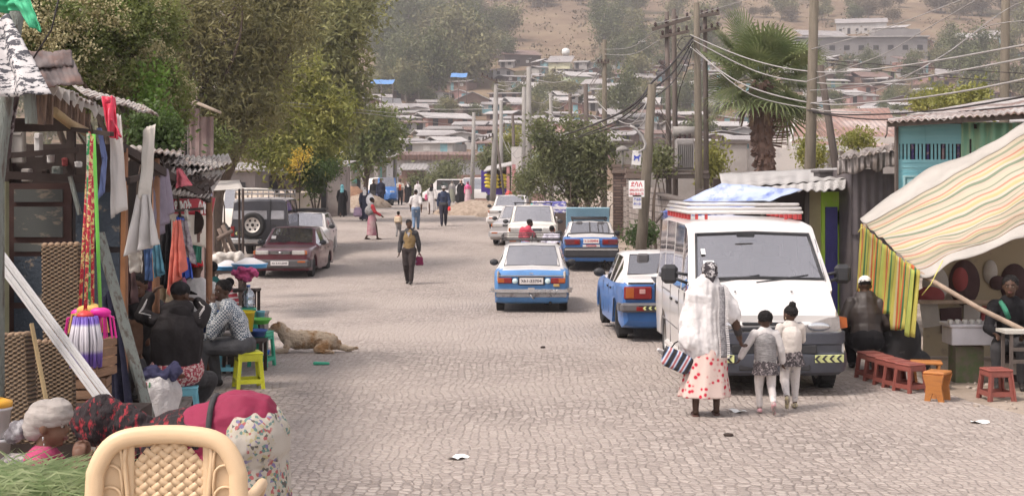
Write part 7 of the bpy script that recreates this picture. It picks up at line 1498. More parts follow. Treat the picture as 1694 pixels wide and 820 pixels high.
b5=[(890,200,18,11,57),(905,225,24,16,57),(935,240,28,20,57),(965,230,30,22,57),(985,255,26,24,57),(950,270,32,22,57),(915,265,26,20,57),(975,290,24,20,57),(940,300,28,18,57),(975,215,20,16,57),(1000,235,16,20,57),(880,290,20,16,58),(900,300,24,14,58),(950,200,18,10,58)]
b5=[(a,b+10,c*.8,e*.72,f) for a,b,c,e,f in b5]
tree('leafy_tree','grey-green leafy tree with several thin stems before the gate pillar',G(962,57.5),b5,10500,.18,greyg,31,.07,aspect=.42,droop=.3,twigs=4,sub=8,jit=.15)
q=MB()
t=thing('sapling_stems','cluster of thin bare stems at the foot of the leafy tree','stems',G(955,56))
rr=random.Random(2)
for k in range(9): limb(q,(rr.uniform(-.8,1.0),0,-.1),(rr.uniform(-1.3,1.4),rr.uniform(-.3,.3),rr.uniform(1.2,2.2)),.035,.015,k,.08)
obj('stem',q,bark,t)
def bush(label,px,py,rx,ry,d,n,size,m,seed,name='bush',cat='bush'):
 b=G(px,d); t=thing(name,label,cat,b); s=d/F; c_=P(px,py,d)-b; rr=random.Random(seed); cl=[]
 for k in range(7): cl.append((c_+Vector((rr.gauss(0,.45)*rx*s,rr.gauss(0,.4)*rx*s,rr.gauss(0,.45)*ry*s)),(rx*s*.45,rx*s*.45,ry*s*.45)))
 obj('foliage',leaf_mesh('f',cl,n,size,.5,seed),m,t); q=MB()
 for k in range(5): limb(q,(0,0,-.05),cl[k][0],.03,.01,k,.1)
 obj('stem',q,bark,t); return t
bush('small green bush at the foot of the leaning notice pole',1060,385,18,18,37,1800,.09,darkg,3)
bush('grey-green bush behind the fruit kiosk',815,262,28,28,98,3500,.22,greyg,4); bush('bright bush right of the arm-bearing concrete pole',845,240,18,20,104,2500,.22,lit,5)
bush('pale grey-green bush above the heads of the far walkers',738,288,28,16,126,2600,.25,greyg,6); bush('dusty green bush by the low brown fence, left of the street end',700,302,26,14,128,2200,.25,greyg,7)
bush('dense hedge-like bush right of the white shop',905,272,20,24,74,3500,.15,mid,8); bush('dry twiggy bush by the gravel bank',870,305,16,16,70,1500,.12,greyg,9)
bush('light green bush behind the transformer',1180,270,26,18,50,1800,.16,lit,10); bush('leafy light-green shrub behind the slanting strut',1345,255,16,24,40,2200,.10,lit,11); bush('small light-green shrub above the charcoal shed',1418,232,22,11,38,1600,.09,lit,12)
bush('yellow-green shrub above the shack roof, left of two',1525,172,12,14,60,1200,.14,lit,13); bush('yellow-green shrub above the shack roof, right of two',1560,168,12,14,60,1200,.14,lit,14)
bush('pale green tall-grass clump behind the shack roof',1600,170,30,10,58,1800,.20,lit,15); bush('dry brown shrub above the block wall',1090,270,22,14,44,1000,.14,greyg,16)
bush('dark shrub at the back of the left houses',345,235,28,22,34,3500,.09,mid,17); bush('vine leaves creeping over the middle stall roof',262,222,32,22,17.5,2800,.07,darkg,18)
def palm(base,cx,cy,d):
 t=thing('palm_tree','fan palm with broad spiky crown behind the blue tarpaulin shop','palm tree',base); C0=P(cx,cy,d)-base; q=MB(); rr=random.Random(9)
 q.tube([(0,0,-.2),C0*.5+Vector((.05,0,0)),C0],[.29,.28,.26],14)
 for k in range(260):
  z=rr.uniform(.2,C0.z+.05); a=rr.uniform(0,6.28); r=.28; c_=C0*(z/C0.z)+Vector((math.cos(a)*r,math.sin(a)*r,0)); c_.z=z
  q.box(c_,(.16,.09,.22),Matrix.Rotation(a,3,'Z')@Matrix.Rotation(R(-35),3,'Y'))
 obj('trunk',q,mat('palm_trunk',(.15,.095,.075),rough=.95,var=.3,scale=6),t)
 q=MB()
 for k in range(40):
  z=rr.uniform(C0.z-2.0,C0.z-.3); a=rr.uniform(-1.6,.9); c_=C0*(z/C0.z); c_.z=z; dr=Vector((math.cos(a),math.sin(a)*.5,rr.uniform(-.25,.15))); q.tube([c_+dr*.3,c_+dr*rr.uniform(.6,.95)],.018,5)
 obj('leaf_stub',q,mat('dry_petiole',(.16,.10,.075)),t)
 q=MB()
 for f in range(60):
  az=rr.uniform(0,2*math.pi); el=math.asin(rr.uniform(-.65,1.0)); dr=Vector((math.cos(az)*math.cos(el),math.sin(az)*math.cos(el),math.sin(el)))
  Lp=rr.uniform(.9,1.62); hub=C0+Vector((0,0,.15))+dr*Lp+Vector((0,0,-.10 if el<.3 else 0)); q.tube([C0+dr*.15,C0.lerp(hub,.6)+Vector((0,0,.06)),hub],[.022,.018,.014],5)
  tan_=dr.cross(Vector((0,0,1))); tan_=tan_.normalized() if tan_.length>.2 else Vector((1,0,0)); nrm=tan_.cross(dr).normalized(); tan_=(tan_+nrm*rr.uniform(-.7,.7)).normalized(); nb=26; RL=rr.uniform(.95,1.3); nn=dr.cross(tan_)
  for b_ in range(nb):
   a=R(-125+250*b_/(nb-1)); dv=(dr*math.cos(a)+tan_*math.sin(a)); L=RL*(.72+.28*math.cos(a*.6))*rr.uniform(.9,1.08); sd=dv.cross(nn).normalized()
   p1=hub+dv*L*.5+nn*.03; p2=hub+dv*L*.8+Vector((0,0,-.02*L)); p3=hub+dv*L+Vector((0,0,-.10*L-(.06 if el<0 else 0))); w=.036
   q.add([hub,p1-sd*w,p2-sd*w*.55,p3,p2+sd*w*.55,p1+sd*w],[[0,1,5],[1,2,4,5],[2,3,4]],0)
 obj('crown',q,leafm('palm',(.10,.14,.055),(.25,.28,.13),sc=.9,tr=.25),t)
 q=MB()
 for f in range(10):
  az=rr.uniform(0,6.28); h=C0+Vector((math.cos(az)*.5,math.sin(az)*.5,-.6));
  for b_ in range(14): a=rr.uniform(-.5,.5); p=h+Vector((math.cos(az+a)*.25,math.sin(az+a)*.25,-rr.uniform(.4,.8))); q.bar(h,p,.02,.004)
 obj('dead_fronds',q,mat('dead_frond',(.25,.18,.12)),t)
palm(G(1268,46),1259,138,46)
def proto(kind,seed,h,w,m):
 g=random.Random(seed); cl=[]
 if kind=='euc':
  for k in range(13): z=h*(.30+.68*k/13); r=w*(.5*math.sin(math.pi*min(1,(k+2.5)/14.5))); a=g.uniform(0,6.28); cl.append((Vector((math.cos(a)*r*.75,math.sin(a)*r*.75,z)),(r*.5+.3,r*.5+.3,h*.06)))
 else:
  for k in range(14): a=g.uniform(0,6.28); r=g.uniform(0,w*.42); cl.append((Vector((math.cos(a)*r,math.sin(a)*r,h*g.uniform(.45,.92))),(w*.15,w*.15,h*.09)))
 q=MB(); limb(q,(0,0,-1),(g.uniform(-.3,.3),0,h*.8),w*.045+.08,.06,seed,.03)
 for k in range(6): limb(q,(0,0,h*(.25+.08*k)),cl[k*len(cl)//6][0],.09,.04,seed+k,.1)
 return q.mesh('trunk'),leaf_mesh('crown',cl,2000,.85,.55,seed,per=8)
hl=[leafm('hill_a',(.075,.09,.04),(.17,.18,.075),sc=.12,tr=.2),leafm('hill_b',(.12,.12,.06),(.26,.24,.11),sc=.12,tr=.2),leafm('hill_c',(.12,.095,.06),(.21,.165,.10),sc=.12,tr=.2)]
PR=[('euc',1,17,7,0,'tall grey-green eucalyptus tree'),('euc',2,15,7.5,1,'slender olive eucalyptus tree'),('rnd',3,9,10,2,'brownish round-crowned tree'),('rnd',4,8,9,1,'low spreading grey-green tree'),('rnd',5,5,6,0,'small dark tree')]
pm=[(p,)+proto(*p[:4],None) for p in PR]
for p,tm,lm in pm: tm.materials.append(barkl); lm.materials.append(hl[p[4]])
TL=[]
def htree(i,px,pyb,sc=1.0,rot=None):
 sc*=rnd.uniform(.6,1.15)
 p,tm,lm=pm[i]; d=dist_for(px,pyb,141,1100); x=(px-CX)*d/F; t=thing('eucalyptus_tree' if p[0]=='euc' else 'hillside_tree','','tree',(x,d,gz(x,d)),rnd.uniform(0,6.28)); t.scale=(sc,sc,sc*rnd.uniform(.85,1.15))
 for nm,me in (('trunk',tm),('crown',lm)): o=bpy.data.objects.new(nm,me); COL.objects.link(o); o.parent=t
 TL.append((t,px,pyb,p[5],sc))
rr=random.Random(44)
def mass(n,x0,x1,y0,y1,kinds,s0=.8,s1=1.15,f=None):
 for k in range(n):
  px=rr.uniform(x0,x1); py=rr.uniform(y0,y1)
  if f and not f(px,py): continue
  htree(rr.choice(kinds),px,py,rr.uniform(s0,s1))
mass(84,620,840,60,168,[0,0,1,3],.75,1.1,lambda x,y:y<168-max(0,(x-740))*.6)
mass(16,640,800,30,80,[0,1,2],.7,1.0); mass(26,600,830,-5,50,[2,2,1,3],.7,1.0); mass(8,620,700,140,172,[0,3,4],.5,.8)
mass(16,820,990,-10,14,[2,2,3],.7,1.0); mass(14,985,1070,20,110,[0,0,1,3],.7,1.0); mass(7,1000,1080,100,150,[0,3],.5,.8)
mass(12,1070,1180,30,110,[0,1,3],.7,1.05); mass(24,1180,1500,-10,40,[2,3,1],.5,.8)
mass(18,1560,1700,70,175,[0,1,3],.6,.95,lambda x,y:not(1560<x<1660 and 50<y<85)); mass(8,1490,1600,90,140,[3,4,0],.4,.7); mass(16,1540,1710,-10,45,[2,0,1,2],.7,1.0); mass(6,1410,1500,10,40,[3,4,2],.5,.8)
mass(60,560,1694,140,250,[3,4,4],.3,.55); mass(80,1000,1694,85,215,[3,4,0],.35,.6); mass(10,860,1010,150,205,[3,4],.4,.7)
mass(30,-40,620,-20,120,[0,1,2,3],.7,1.0); mass(40,-60,560,120,262,[0,3,4,1],.5,.8)
place=[(0,95,'top of the hill'),(95,150,'upper slope'),(150,200,'lower slope'),(200,400,'foot of the hill')]
gr={}
for e in TL:
 side='left' if e[1]<620 else 'centre left' if e[1]<850 else 'centre' if e[1]<1100 else 'centre right' if e[1]<1400 else 'right'
 bn=[c for a,b,c in place if e[2]<b][0]; gr.setdefault((e[3],bn,side),[]).append(e)
for (k,bn,side),es in gr.items():
 es.sort(key=lambda e:e[1]);
 for i,e in enumerate(es):
  e[0]['label']=k+(', number %s from left'%(ords[i] if i<10 else 'ten-plus') if len(es)>1 else '')+', %s, %s side'%(bn,side); e[0]['group']='trees on the hillside'
g_=np.random.default_rng(5); cl=[]
for k in range(900):
 px=rr.uniform(-100,1800); py=rr.uniform(-60,150); d=dist_for(px,py,160,1100); x=px2x(px,d); s_=rr.uniform(.8,2.2)*(d/450); cl.append((Vector((x,d,gz(x,d)+s_*.4)),(s_,s_,s_*.6)))
setp(obj('hillside_scrub',leaf_mesh('scrub',cl,26000,1.0,.6,3,per=8),hl[2]),kind='stuff')
# ---------- street left side: stalls, goods
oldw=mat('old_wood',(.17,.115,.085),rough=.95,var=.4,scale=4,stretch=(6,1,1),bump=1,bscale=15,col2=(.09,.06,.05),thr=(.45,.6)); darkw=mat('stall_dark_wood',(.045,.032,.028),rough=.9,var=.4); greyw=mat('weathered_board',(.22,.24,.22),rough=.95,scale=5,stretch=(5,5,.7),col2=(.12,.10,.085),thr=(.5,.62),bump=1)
peel=mat('peeling_paint',(.055,.07,.09),rough=.8,col2=(.27,.22,.17),thr=(.60,.66),scale=5,bump=.6); peelg=mat('peeling_grey',(.10,.105,.10),rough=.85,col2=(.24,.20,.16),thr=(.56,.62),scale=4,stretch=(1,1,2.5))
olivep=mat('olive_post',(.24,.24,.15),rough=.8,var=.2); lrust=corrug('rust_sheet',(.20,.11,.085),(.13,.105,.10),pitch=.16,axis='x',thr=(.45,.6),scale=2,metal=.1,depth=.008); ltin2=corrug('old_tin',(.42,.38,.35),(.22,.15,.12),pitch=.08,axis='x',thr=(.5,.62),scale=2,metal=.1,depth=.02)
def ragsheet(q,c,nu=40,nv=6,amp=.02,w=50,rag=.05,seed=1,mi=0,along='u'):
 A,B_,C_,D_=[P(*p) for p in c]
 def f(u,v):
  p=(A.lerp(B_,u)).lerp(D_.lerp(C_,u),v); n_=(B_-A).cross(D_-A).normalized(); d_=(D_-A).normalized()
  return p+n_*(amp*math.sin(u*w)+.02*noise.noise(Vector((u*5,v*5,seed))))+d_*(-rag*abs(noise.noise(Vector((round(u*14)/3,seed,0))))*(1-v))
 q.sheet(f,nu,nv,mi)
S=thing('market_stall','nearest weathered wooden stall with rusty roof sheets and peeling dark door panels','stall',Vector((-4.2,13.0,gz(-4,13))))
d=13.4
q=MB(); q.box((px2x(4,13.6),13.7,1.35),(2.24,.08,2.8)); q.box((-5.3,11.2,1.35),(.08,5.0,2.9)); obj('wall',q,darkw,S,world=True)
q=MB(); slab(q,-30,12,300,560,13.0,.1); obj('corner_post',q,olivep,S,world=True)
q=MB(); slab(q,12,120,303,700,13.5,.06); do=obj('door',q,mat('door_brown',(.075,.04,.035),rough=.7,var=.3),S,world=True)
for (a,b,c_,e,m) in ((24,104,313,334,peelg),(24,104,342,392,peelg),(24,104,402,416,peelg),(24,104,424,500,peel),(24,104,510,600,peel)):
 q=MB(); slab(q,a,b,c_,e,13.46,.03); obj('door_panel',q,m,do,world=True)
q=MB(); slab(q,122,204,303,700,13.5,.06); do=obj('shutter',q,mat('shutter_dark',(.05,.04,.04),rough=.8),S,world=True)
for (a,b,c_,e) in ((126,158,318,408),(162,198,318,408),(126,198,418,560)):
 q=MB(); slab(q,a,b,c_,e,13.46,.03); obj('shutter_panel',q,peel,do,world=True)
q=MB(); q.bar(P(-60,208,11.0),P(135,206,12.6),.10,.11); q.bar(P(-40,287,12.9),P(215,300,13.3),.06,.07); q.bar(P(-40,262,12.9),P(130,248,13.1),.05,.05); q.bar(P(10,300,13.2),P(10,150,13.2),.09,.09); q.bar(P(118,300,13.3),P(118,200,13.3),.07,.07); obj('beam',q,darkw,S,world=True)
for k,(a,b,w_) in enumerate((((66,146,9.9),(62,206,9.9),.10),((77,150,10.0),(76,206,10.0),.09),((90,155,10.2),(88,180,10.2),.09),((100,158,10.4),(99,188,10.4),.09),((110,166,10.6),(109,196,10.6),.08),((121,172,10.9),(120,204,10.9),.08),((132,180,11.2),(131,212,11.2),.08),((142,188,11.4),(141,217,11.4),.07))):
 q=MB(); q.bar(P(*a),P(*b),w_,.03); obj('fascia_board',q,oldw,S,world=True)
q=MB(); q.bar(P(48,142,9.6),P(52,205,9.6),.05,.10); obj('fascia_end',q,greyw,S,world=True)
q=MB(); q.tube([P(88,184,10.1),P(115,205,10.6),P(146,220,11.4)],.035,7); obj('bamboo_edge',q,mat('bamboo',(.30,.22,.12)),S,world=True)
q=MB(); ragsheet(q,((20,152,9.0),(92,140,9.6),(70,120,11.5),(-40,120,11.5)),30,5,.010,44,.03,3); ragsheet(q,((88,142,9.8),(186,186,12.6),(120,168,14.5),(10,130,12)),50,5,.012,80,.06,4); ragsheet(q,((140,158,11.3),(262,191,14.2),(240,176,15.5),(120,142,12.6)),50,5,.012,80,.05,6); obj('roof',q,ltin2,S,world=True,solid=.012)
q=MB(); ragsheet(q,((57,146,9.2),(137,138,9.5),(122,100,9.8),(30,112,9.4)),26,6,.004,60,.03,7); ragsheet(q,((28,116,9.3),(120,108,9.7),(118,84,9.9),(10,88,9.5)),24,5,.004,60,.02,8); obj('rusty_sheet',q,[lrust],S,world=True,solid=.01)
for k in range(11):
 t_=k/10; c_=P(90+t_*88,141+t_*42,9.75+t_*2.6); q=MB(); q.prism([(-.035,0),(.035,.0),(.02,-.07-.02*(k%3)),(-.025,-.05)],0,.008,M=Matrix.Translation(c_)@Matrix.Rotation(R(90),4,'X')@Matrix.Rotation(R(12*(k%4)-18),4,'Z')); obj('sheet_tip',q,MATS['white_trim'],S,world=True)
q=MB(); q.tube([P(34,-30,8.9),P(18,85,8.8),P(5,200,8.7),P(-6,300,8.7),Vector((P(-6,300,8.7).x,8.7,gz(-3,8.7)-.1))],[.05,.05,.05,.05,.05],8); obj('front_post',q,greyw,S,world=True)
q=MB(); q.tube([P(104,-30,9.2),P(85,50,9.25),P(48,108,9.3)],.006,5); obj('wire',q,cabled,S,world=True)
for k,(px,py,w_,h_,m) in enumerate(((64,240,10,40,MATS['white_trim']),(84,262,8,16,MATS['white_trim']),(45,290,14,22,MATS['mural_grey']),(95,285,14,20,greyw),(108,268,7,14,MATS['mural_red']),(130,272,8,10,paperd),(75,285,10,10,darkw),(30,240,22,60,mat('pale_slats',(.34,.31,.28))))):
 q=MB(); c_=P(px,py,13.25); q.box((0,0,0),(w_*13.25/F,.10,h_*13.25/F),bev=.01); q.box((0,-.06,h_*13.25/F*.3),(w_*13.25/F*.8,.02,.015)); o=single('shelf_jar' if k in(0,1,5) else 'shelf_box',q,m,['tall white plastic tube hanging over the dark door','white jar hanging right of the tall white tube','grey box on the shelf above the dark door','weathered board piece on the shelf above the door','small red-brown box high on the shelf','small worn paper box at the right end of the shelf','dark box in the middle of the shelf','pale slatted panel behind the shelf at the left'][k],'jar' if k in(0,1,5) else 'box',origin=(0,0,0)); o.location=c_
def hang(name,label,cat,c,m,folds=3,amp=.03,nu=24,nv=18,taper=None,seed=0,thick=.006,curve=0.0,grp=None):
 A,B_,C_,D_=[P(*p) for p in c]
 def f(u,v):
  p=(A.lerp(B_,u)).lerp(D_.lerp(C_,u),v); a=amp*(.35+.65*v); return p+Vector((a*.4*math.cos(u*folds*6.28+seed),a*math.sin(u*folds*6.28+seed+v*1.5)+.03*noise.noise(Vector((u*3,v*4,seed))),-curve*math.sin(math.pi*u)*(v)+.015*noise.noise(Vector((u*6,v,seed)))))
 q=MB(); q.sheet(f,nu,nv); return single(name,q,m,label,cat,grp,origin=A.lerp(B_,.5),solid=thick)
printed=mat('printed_banner',(.48,.46,.46),rough=.7,col2=(.05,.05,.06),thr=(.50,.52),scale=22,stretch=(.6,1,1.6)); whs=mat('white_sheet',(.50,.465,.42),rough=.7,col2=(.36,.32,.28),thr=(.5,.7),scale=3)
greenrag=mat('green_rag',(.05,.33,.17),rough=.7,var=.25)
hang('green_cloth','bright green rag blowing at the top left corner','cloth',((-20,-12,8.7),(38,-10,8.7),(40,18,8.7),(-20,22,8.7)),greenrag,2,.03,seed=1)
hang('green_cloth','drooping tip of the bright green rag beside the post top','cloth',((22,0,8.6),(46,-8,8.6),(68,52,8.5),(52,46,8.5)),greenrag,1,.02,seed=2)
hang('printed_banner','white plastic banner with black printing flared below the green rag','banner',((-20,40,8.6),(14,24,8.6),(78,156,8.2),(-20,162,8.4)),printed,1.5,.04,seed=3)
hang('dark_cloth','dark crumpled cloth under the printed white banner','cloth',((-20,150,8.7),(34,158,8.9),(24,240,8.9),(-20,300,8.8)),mat('dark_mottled',(.07,.05,.05),col2=(.28,.24,.24),thr=(.55,.6),scale=10),2,.04,seed=4)
hang('red_ribbon','red plastic ribbon tied at the roof edge over the white banner','ribbon',((168,160,11.2),(190,160,11.2),(194,232,11.1),(178,222,11.1)),mat('red_film',(.55,.04,.08),rough=.35,var=.3),1.5,.03,seed=5)
q=MB(); q.ell(P(178,166,11.1),(.03,.025,.03)); q.tube([P(184,196,11.1),P(194,212,11.1),P(199,226,11.05)],[.012,.024,.03],7,flat=.4); single('red_knot',blob(q,.01,1,.012,(20,20,20)),MATS['red_film'],'knot of the red plastic ribbon at the roof edge','ribbon knot')
prn=mat('white_print',(.50,.47,.45),rough=.6,col2=(.17,.18,.26),thr=(.62,.66),scale=5)
hang('white_banner','narrow long white printed banner hanging beside the mop handles','banner',((181,190,11.4),(199,190,11.4),(209,346,11.3),(181,362,11.3)),prn,1,.02,seed=6)
hang('blue_strap','grey-blue strap hanging in a bow left of the white banner','strap',((161,212,11.3),(168,212,11.3),(177,262,11.2),(169,262,11.2)),mat('blue_strap_m',(.13,.17,.34),rough=.6),.5,.01,8,8,seed=2)
hang('blue_strap','lower end of the grey-blue strap left of the white banner','strap',((169,261,11.2),(177,261,11.2),(172,318,11.2),(164,330,11.2)),MATS['blue_strap_m'],.5,.01,8,8,seed=3)
hang('plastic_sheet','large cream-white plastic sheet wound down the stall post','sheet',((236,215,13.0),(256,205,13.0),(246,330,12.8),(226,330,12.8)),whs,1,.04,seed=7)
hang('plastic_sheet','spread lower half of the white plastic sheet with blue printed disc','sheet',((226,322,12.8),(248,322,12.8),(264,404,12.6),(206,424,12.6)),prn,2.5,.05,seed=8)
hang('plastic_sheet','narrow tail of white plastic sheet below the stall post','sheet',((212,415,12.8),(236,415,12.8),(238,450,12.8),(218,450,12.8)),whs,1,.03,seed=9)
hang('purple_tarp','grey-purple tarpaulin bunched under the middle roof','tarpaulin',((256,272,15),(276,280,15.2),(282,350,15.2),(262,392,15)),mat('purple_grey',(.20,.17,.22),rough=.6,var=.3),2.5,.08,seed=10)
items=[('coral_dress','coral pink dress hanging in the clothes stall','dress',((285,366,15.6),(298,364,15.6),(306,446,15.5),(276,492,15.5)),cloth('coral',(.62,.17,.13)),3,.05),
('floral_cloth','grey floral cloth hanging right of the coral dress','cloth',((298,362,15.8),(308,366,15.8),(324,440,15.8),(306,420,15.8)),cloth('grey_floral',(.35,.32,.33),(.16,.12,.16),20),2,.04),
('blue_cloth','bright blue garment edge behind the coral dress','garment',((292,358,16),(304,362,16),(318,460,16),(300,458,16)),cloth('royal_blue',(.05,.10,.42)),2,.04),
('dark_garment','black garment hanging left of the coral dress','garment',((268,380,15.9),(284,362,15.9),(284,480,15.9),(268,470,15.9)),black,2,.05),
('teal_garment','blue-teal trousers hanging beside the white plastic sheet','garment',((252,398,14.6),(264,396,14.6),(274,450,14.6),(258,460,14.6)),cloth('sea_blue',(.10,.24,.32)),2,.04),
('blue_garment','dark blue garment hanging next to the white plastic sheet tail','garment',((238,404,14.4),(252,400,14.4),(252,465,14.4),(240,462,14.4)),cloth('mid_blue',(.07,.12,.25)),2,.04),
('pink_cloth','small pink cloth tied under the tin roof edge','cloth',((292,278,15.6),(300,280,15.6),(316,306,15.6),(288,312,15.6)),cloth('rose',(.66,.18,.22)),1,.03),
('white_cloth','white scrap hanging before the red salon banner','cloth',((305,348,16.2),(310,346,16.2),(314,378,16.2),(304,376,16.2)),whs,1,.02),
('beige_cloth','beige knitted garment low in the clothes stall','garment',((262,455,16.0),(290,452,16.0),(292,500,16.0),(258,500,16.0)),tan,2,.05),
('blue_ribbon','blue and white striped plastic strips at the end of the tin roof','strips',((340,296,18),(352,296,18),(350,350,18),(344,380,18)),mat('blue_white_strip',(.10,.13,.42),col2=(.66,.62,.66),thr=(.5,.53),scale=14,stretch=(3,1,.6)),2,.03),
('plastic_sheet','green corrugated plastic sheet under the salon banner','sheet',((316,400,19),(334,404,19),(334,436,19),(316,432,19)),mat('sea_green',(.08,.34,.25),rough=.5),4,.02),
('navy_tarp','dark navy tarpaulin roll standing by the slanting board','tarpaulin',((170,490,12.0),(192,470,12.0),(222,680,11.6),(192,690,11.6)),cloth('navy_tarp',(.018,.018,.035)),2,.07),
('dark_garment','dark garment hanging in shade behind the shutters','garment',((205,440,14.5),(222,440,14.5),(226,500,14.5),(206,505,14.5)),cloth('brown_dark',(.10,.06,.06)),2,.05)]
for i,it in enumerate(items): hang(it[0],it[1],it[2],it[3],it[4],it[5],it[6],seed=i)
S=thing('market_stall','middle clothes stall with layered rusty tin roof and red salon banner','stall',Vector((-4.4,17.0,gz(-4,17))))
q=MB(); q.box((-4.75,17.2,1.3),(.08,7.4,2.7)); q.box((px2x(268,20.6),20.7,1.2),(1.0,.08,2.5)); obj('wall',q,darkw,S,world=True)
q=MB(); ragsheet(q,((200,245,13.6),(300,258,15.5),(300,250,18),(190,240,16)),40,4,.015,60,.03,1); ragsheet(q,((238,268,14.6),(352,276,17.6),(352,262,19.5),(250,250,17)),50,4,.016,70,.05,2)
ragsheet(q,((276,320,15.4),(345,328,17.2),(372,282,18.8),(285,280,16.2)),44,6,.016,60,.05,3); ragsheet(q,((300,292,15.8),(384,270,18.6),(378,256,20),(300,262,17.5)),44,5,.018,60,.05,4); ragsheet(q,((262,282,15),(300,294,15.8),(320,262,17.5),(262,262,16)),30,5,.016,40,.06,5); obj('roof',q,ltin2,S,world=True,solid=.012)
for (a,b) in (((205,245,13.6),(205,600,13.6)),((258,262,15),(258,560,15)),((346,325,17.8),(346,425,18.4))):
 A=P(*a); q=MB(); q.tube([A,Vector((A.x,A.y,gz(A.x,A.y)-.1))],.04,7); obj('post',q,mat('rust_pole',(.24,.12,.07),var=.3),S,world=True)
q=MB(); q.bar(P(200,243,13.5),P(345,330,17.4),.06,.08); q.bar(P(205,300,13.6),P(262,285,15),.04,.05); q.bar(P(270,350,15.6),P(335,345,17.8),.03,.03); obj('beam',q,darkw,S,world=True)
rr=random.Random(8); q=MB()
for k in range(70):
 u=rr.random(); a=P(258+u*90,285+u*25+rr.uniform(-14,8),15+u*2.4); q.box(a,(rr.uniform(.04,.13),rr.uniform(.02,.06),rr.uniform(.04,.12)),(rr.uniform(0,3),rr.uniform(0,3),rr.uniform(0,3)))
obj('torn_edge',q,mat('torn_dark',(.07,.055,.05),col2=(.28,.25,.23),thr=(.6,.65),scale=9),S,world=True)
t=thing('shop_banner','red and white salon banner with Ethiopic lettering and a portrait','banner',P(318,410,18.2));
A,B_,C_,D_=P(276,330,17.4),P(356,328,19.0),P(341,410,18.8),P(284,396,17.5)
q=MB(); q.sheet(lambda u,v:(A.lerp(B_,u)).lerp(D_.lerp(C_,u),v)+Vector((0,.03*math.sin(u*9),0)),20,12); obj('cloth_face',q,mat('banner_white',(.62,.57,.50),rough=.7,var=.12),t,world=True,solid=.006)
q=MB(); q.sheet(lambda u,v:(A.lerp(B_,u)).lerp(D_.lerp(C_,u),v*.36-.01)+Vector((0,.03*math.sin(u*9)-.012,0)),20,6); obj('red_band',q,mat('banner_red',(.42,.025,.045),rough=.6),t,world=True,solid=.004)
rt=(B_-A).normalized()
for (tx,u,v,s) in (('\u12e8\u12cd\u1260\u1275',.33,.18,.17),('\u1233\u120e\u1295',.80,.19,.24)):
 c_=(A.lerp(B_,u)).lerp(D_.lerp(C_,u),v)+Vector((0,-.05,0))-t.location; text_obj('lettering',tx,s,pw,t,facing(c_,rt,(0,0,1)),.002,.006,width=.40 if u>.5 else .55)
c_=(A.lerp(B_,.72)).lerp(D_.lerp(C_,.72),.66)+Vector((0,-.04,0)); q=MB(); q.prism([(-.02,-.16),(.06,-.16),(.07,-.06),(.13,-.04),(.135,.0),(.165,.03),(.14,.07),(.13,.14),(.06,.20),(-.06,.19),(-.12,.10),(-.10,.0),(-.04,-.05)],0,.006,M=Matrix.Translation(c_)@Matrix(((rt.x*1.0,0,0,0),(rt.y,0,-1,0),(0,1,0,0),(0,0,0,1)))); obj('portrait',q,mat('portrait_brown',(.13,.07,.055)),t,world=True)
q=MB(); c2=(A.lerp(B_,.62)).lerp(D_.lerp(C_,.62),.55)+Vector((0,-.05,0)); q.ell(c2+Vector((0,0,.02)),(.12,.01,.15)); obj('portrait_hair',q,darkw,t,world=True)
q=MB(); c3=(A.lerp(B_,.22)).lerp(D_.lerp(C_,.22),.62)+Vector((0,-.04,0)); q.ell(c3,(.13,.008,.13)); obj('round_motif',q,mat('motif_blue',(.10,.13,.28)),t,world=True)
def board(label,a,b,w_,th,m,name='board',cat='board'):
 q=MB(); q.bar(P(*a),P(*b),w_,th); return single(name,q,m,label,cat,origin=P(*b))
board('grey-green weathered board slanting down to the street edge',(164,385,11.8),(250,700,11.3),.085,.03,greyw)
board('short dark board leaning at the door edge',(116,292,13.1),(132,355,13.1),.05,.03,greyw)
board('orange-brown timber upright in front of the shutters',(205,300,13.2),(203,520,13.2),.04,.04,mat('orange_timber',(.28,.13,.06),var=.3))
board('thin cane leaning across the woven panels',(52,535,9.7),(80,680,9.5),.022,.022,MATS['bamboo'],'cane','cane')
t=thing('metal_bars','bundle of three long white metal bars leaning across the stall front','metal bars',P(236,742,8.35))
for k in range(4):
 q=MB(); o=Vector((.021*k-.03,-.02*(k%2),.014*k-.03)); q.bar(P(-60,343,9.7)+o,P(236,742,8.35)+o,.017,.02); obj('bar',q,mat('bar_white',(.44,.43,.43),rough=.4,var=.1),t,world=True)
q=MB(); a=P(238,745,8.42); q.tube([Vector((a.x,a.y+.05,gz(a.x,a.y)-.1)),a+Vector((0,.05,.05))],.03,7); obj('support_peg',q,darkw,t,world=True)
wk=bpy.data.materials.new('wicker'); wk.use_nodes=True; n,l=nodes_of(wk); tc=n.new('ShaderNodeTexCoord'); sp=n.new('ShaderNodeSeparateXYZ'); l.new(tc.outputs['Object'],sp.inputs[0])
def mth(op,a=None,b=None,va=None,vb=None):
 q=n.new('ShaderNodeMath'); q.operation=op
 if a is not None: l.new(a,q.inputs[0])
 if b is not None: l.new(b,q.inputs[1])
 if vb is not None: q.inputs[1].default_value=vb
 return q.outputs[0]
nzw=n.new('ShaderNodeTexNoise'); nzw.inputs['Scale'].default_value=7; l.new(tc.outputs['Object'],nzw.inputs[0])
xx=mth('ADD',sp.outputs[0],mth('MULTIPLY',nzw.outputs[0],vb=.03)); zz=mth('ADD',sp.outputs[2],mth('MULTIPLY',nzw.outputs[0],vb=.02))
sx_=mth('SINE',mth('MULTIPLY',xx,vb=2*math.pi/.055)); sz_=mth('SINE',mth('MULTIPLY',zz,vb=2*math.pi/.030)); pr_=mth('MULTIPLY',sx_,sz_)
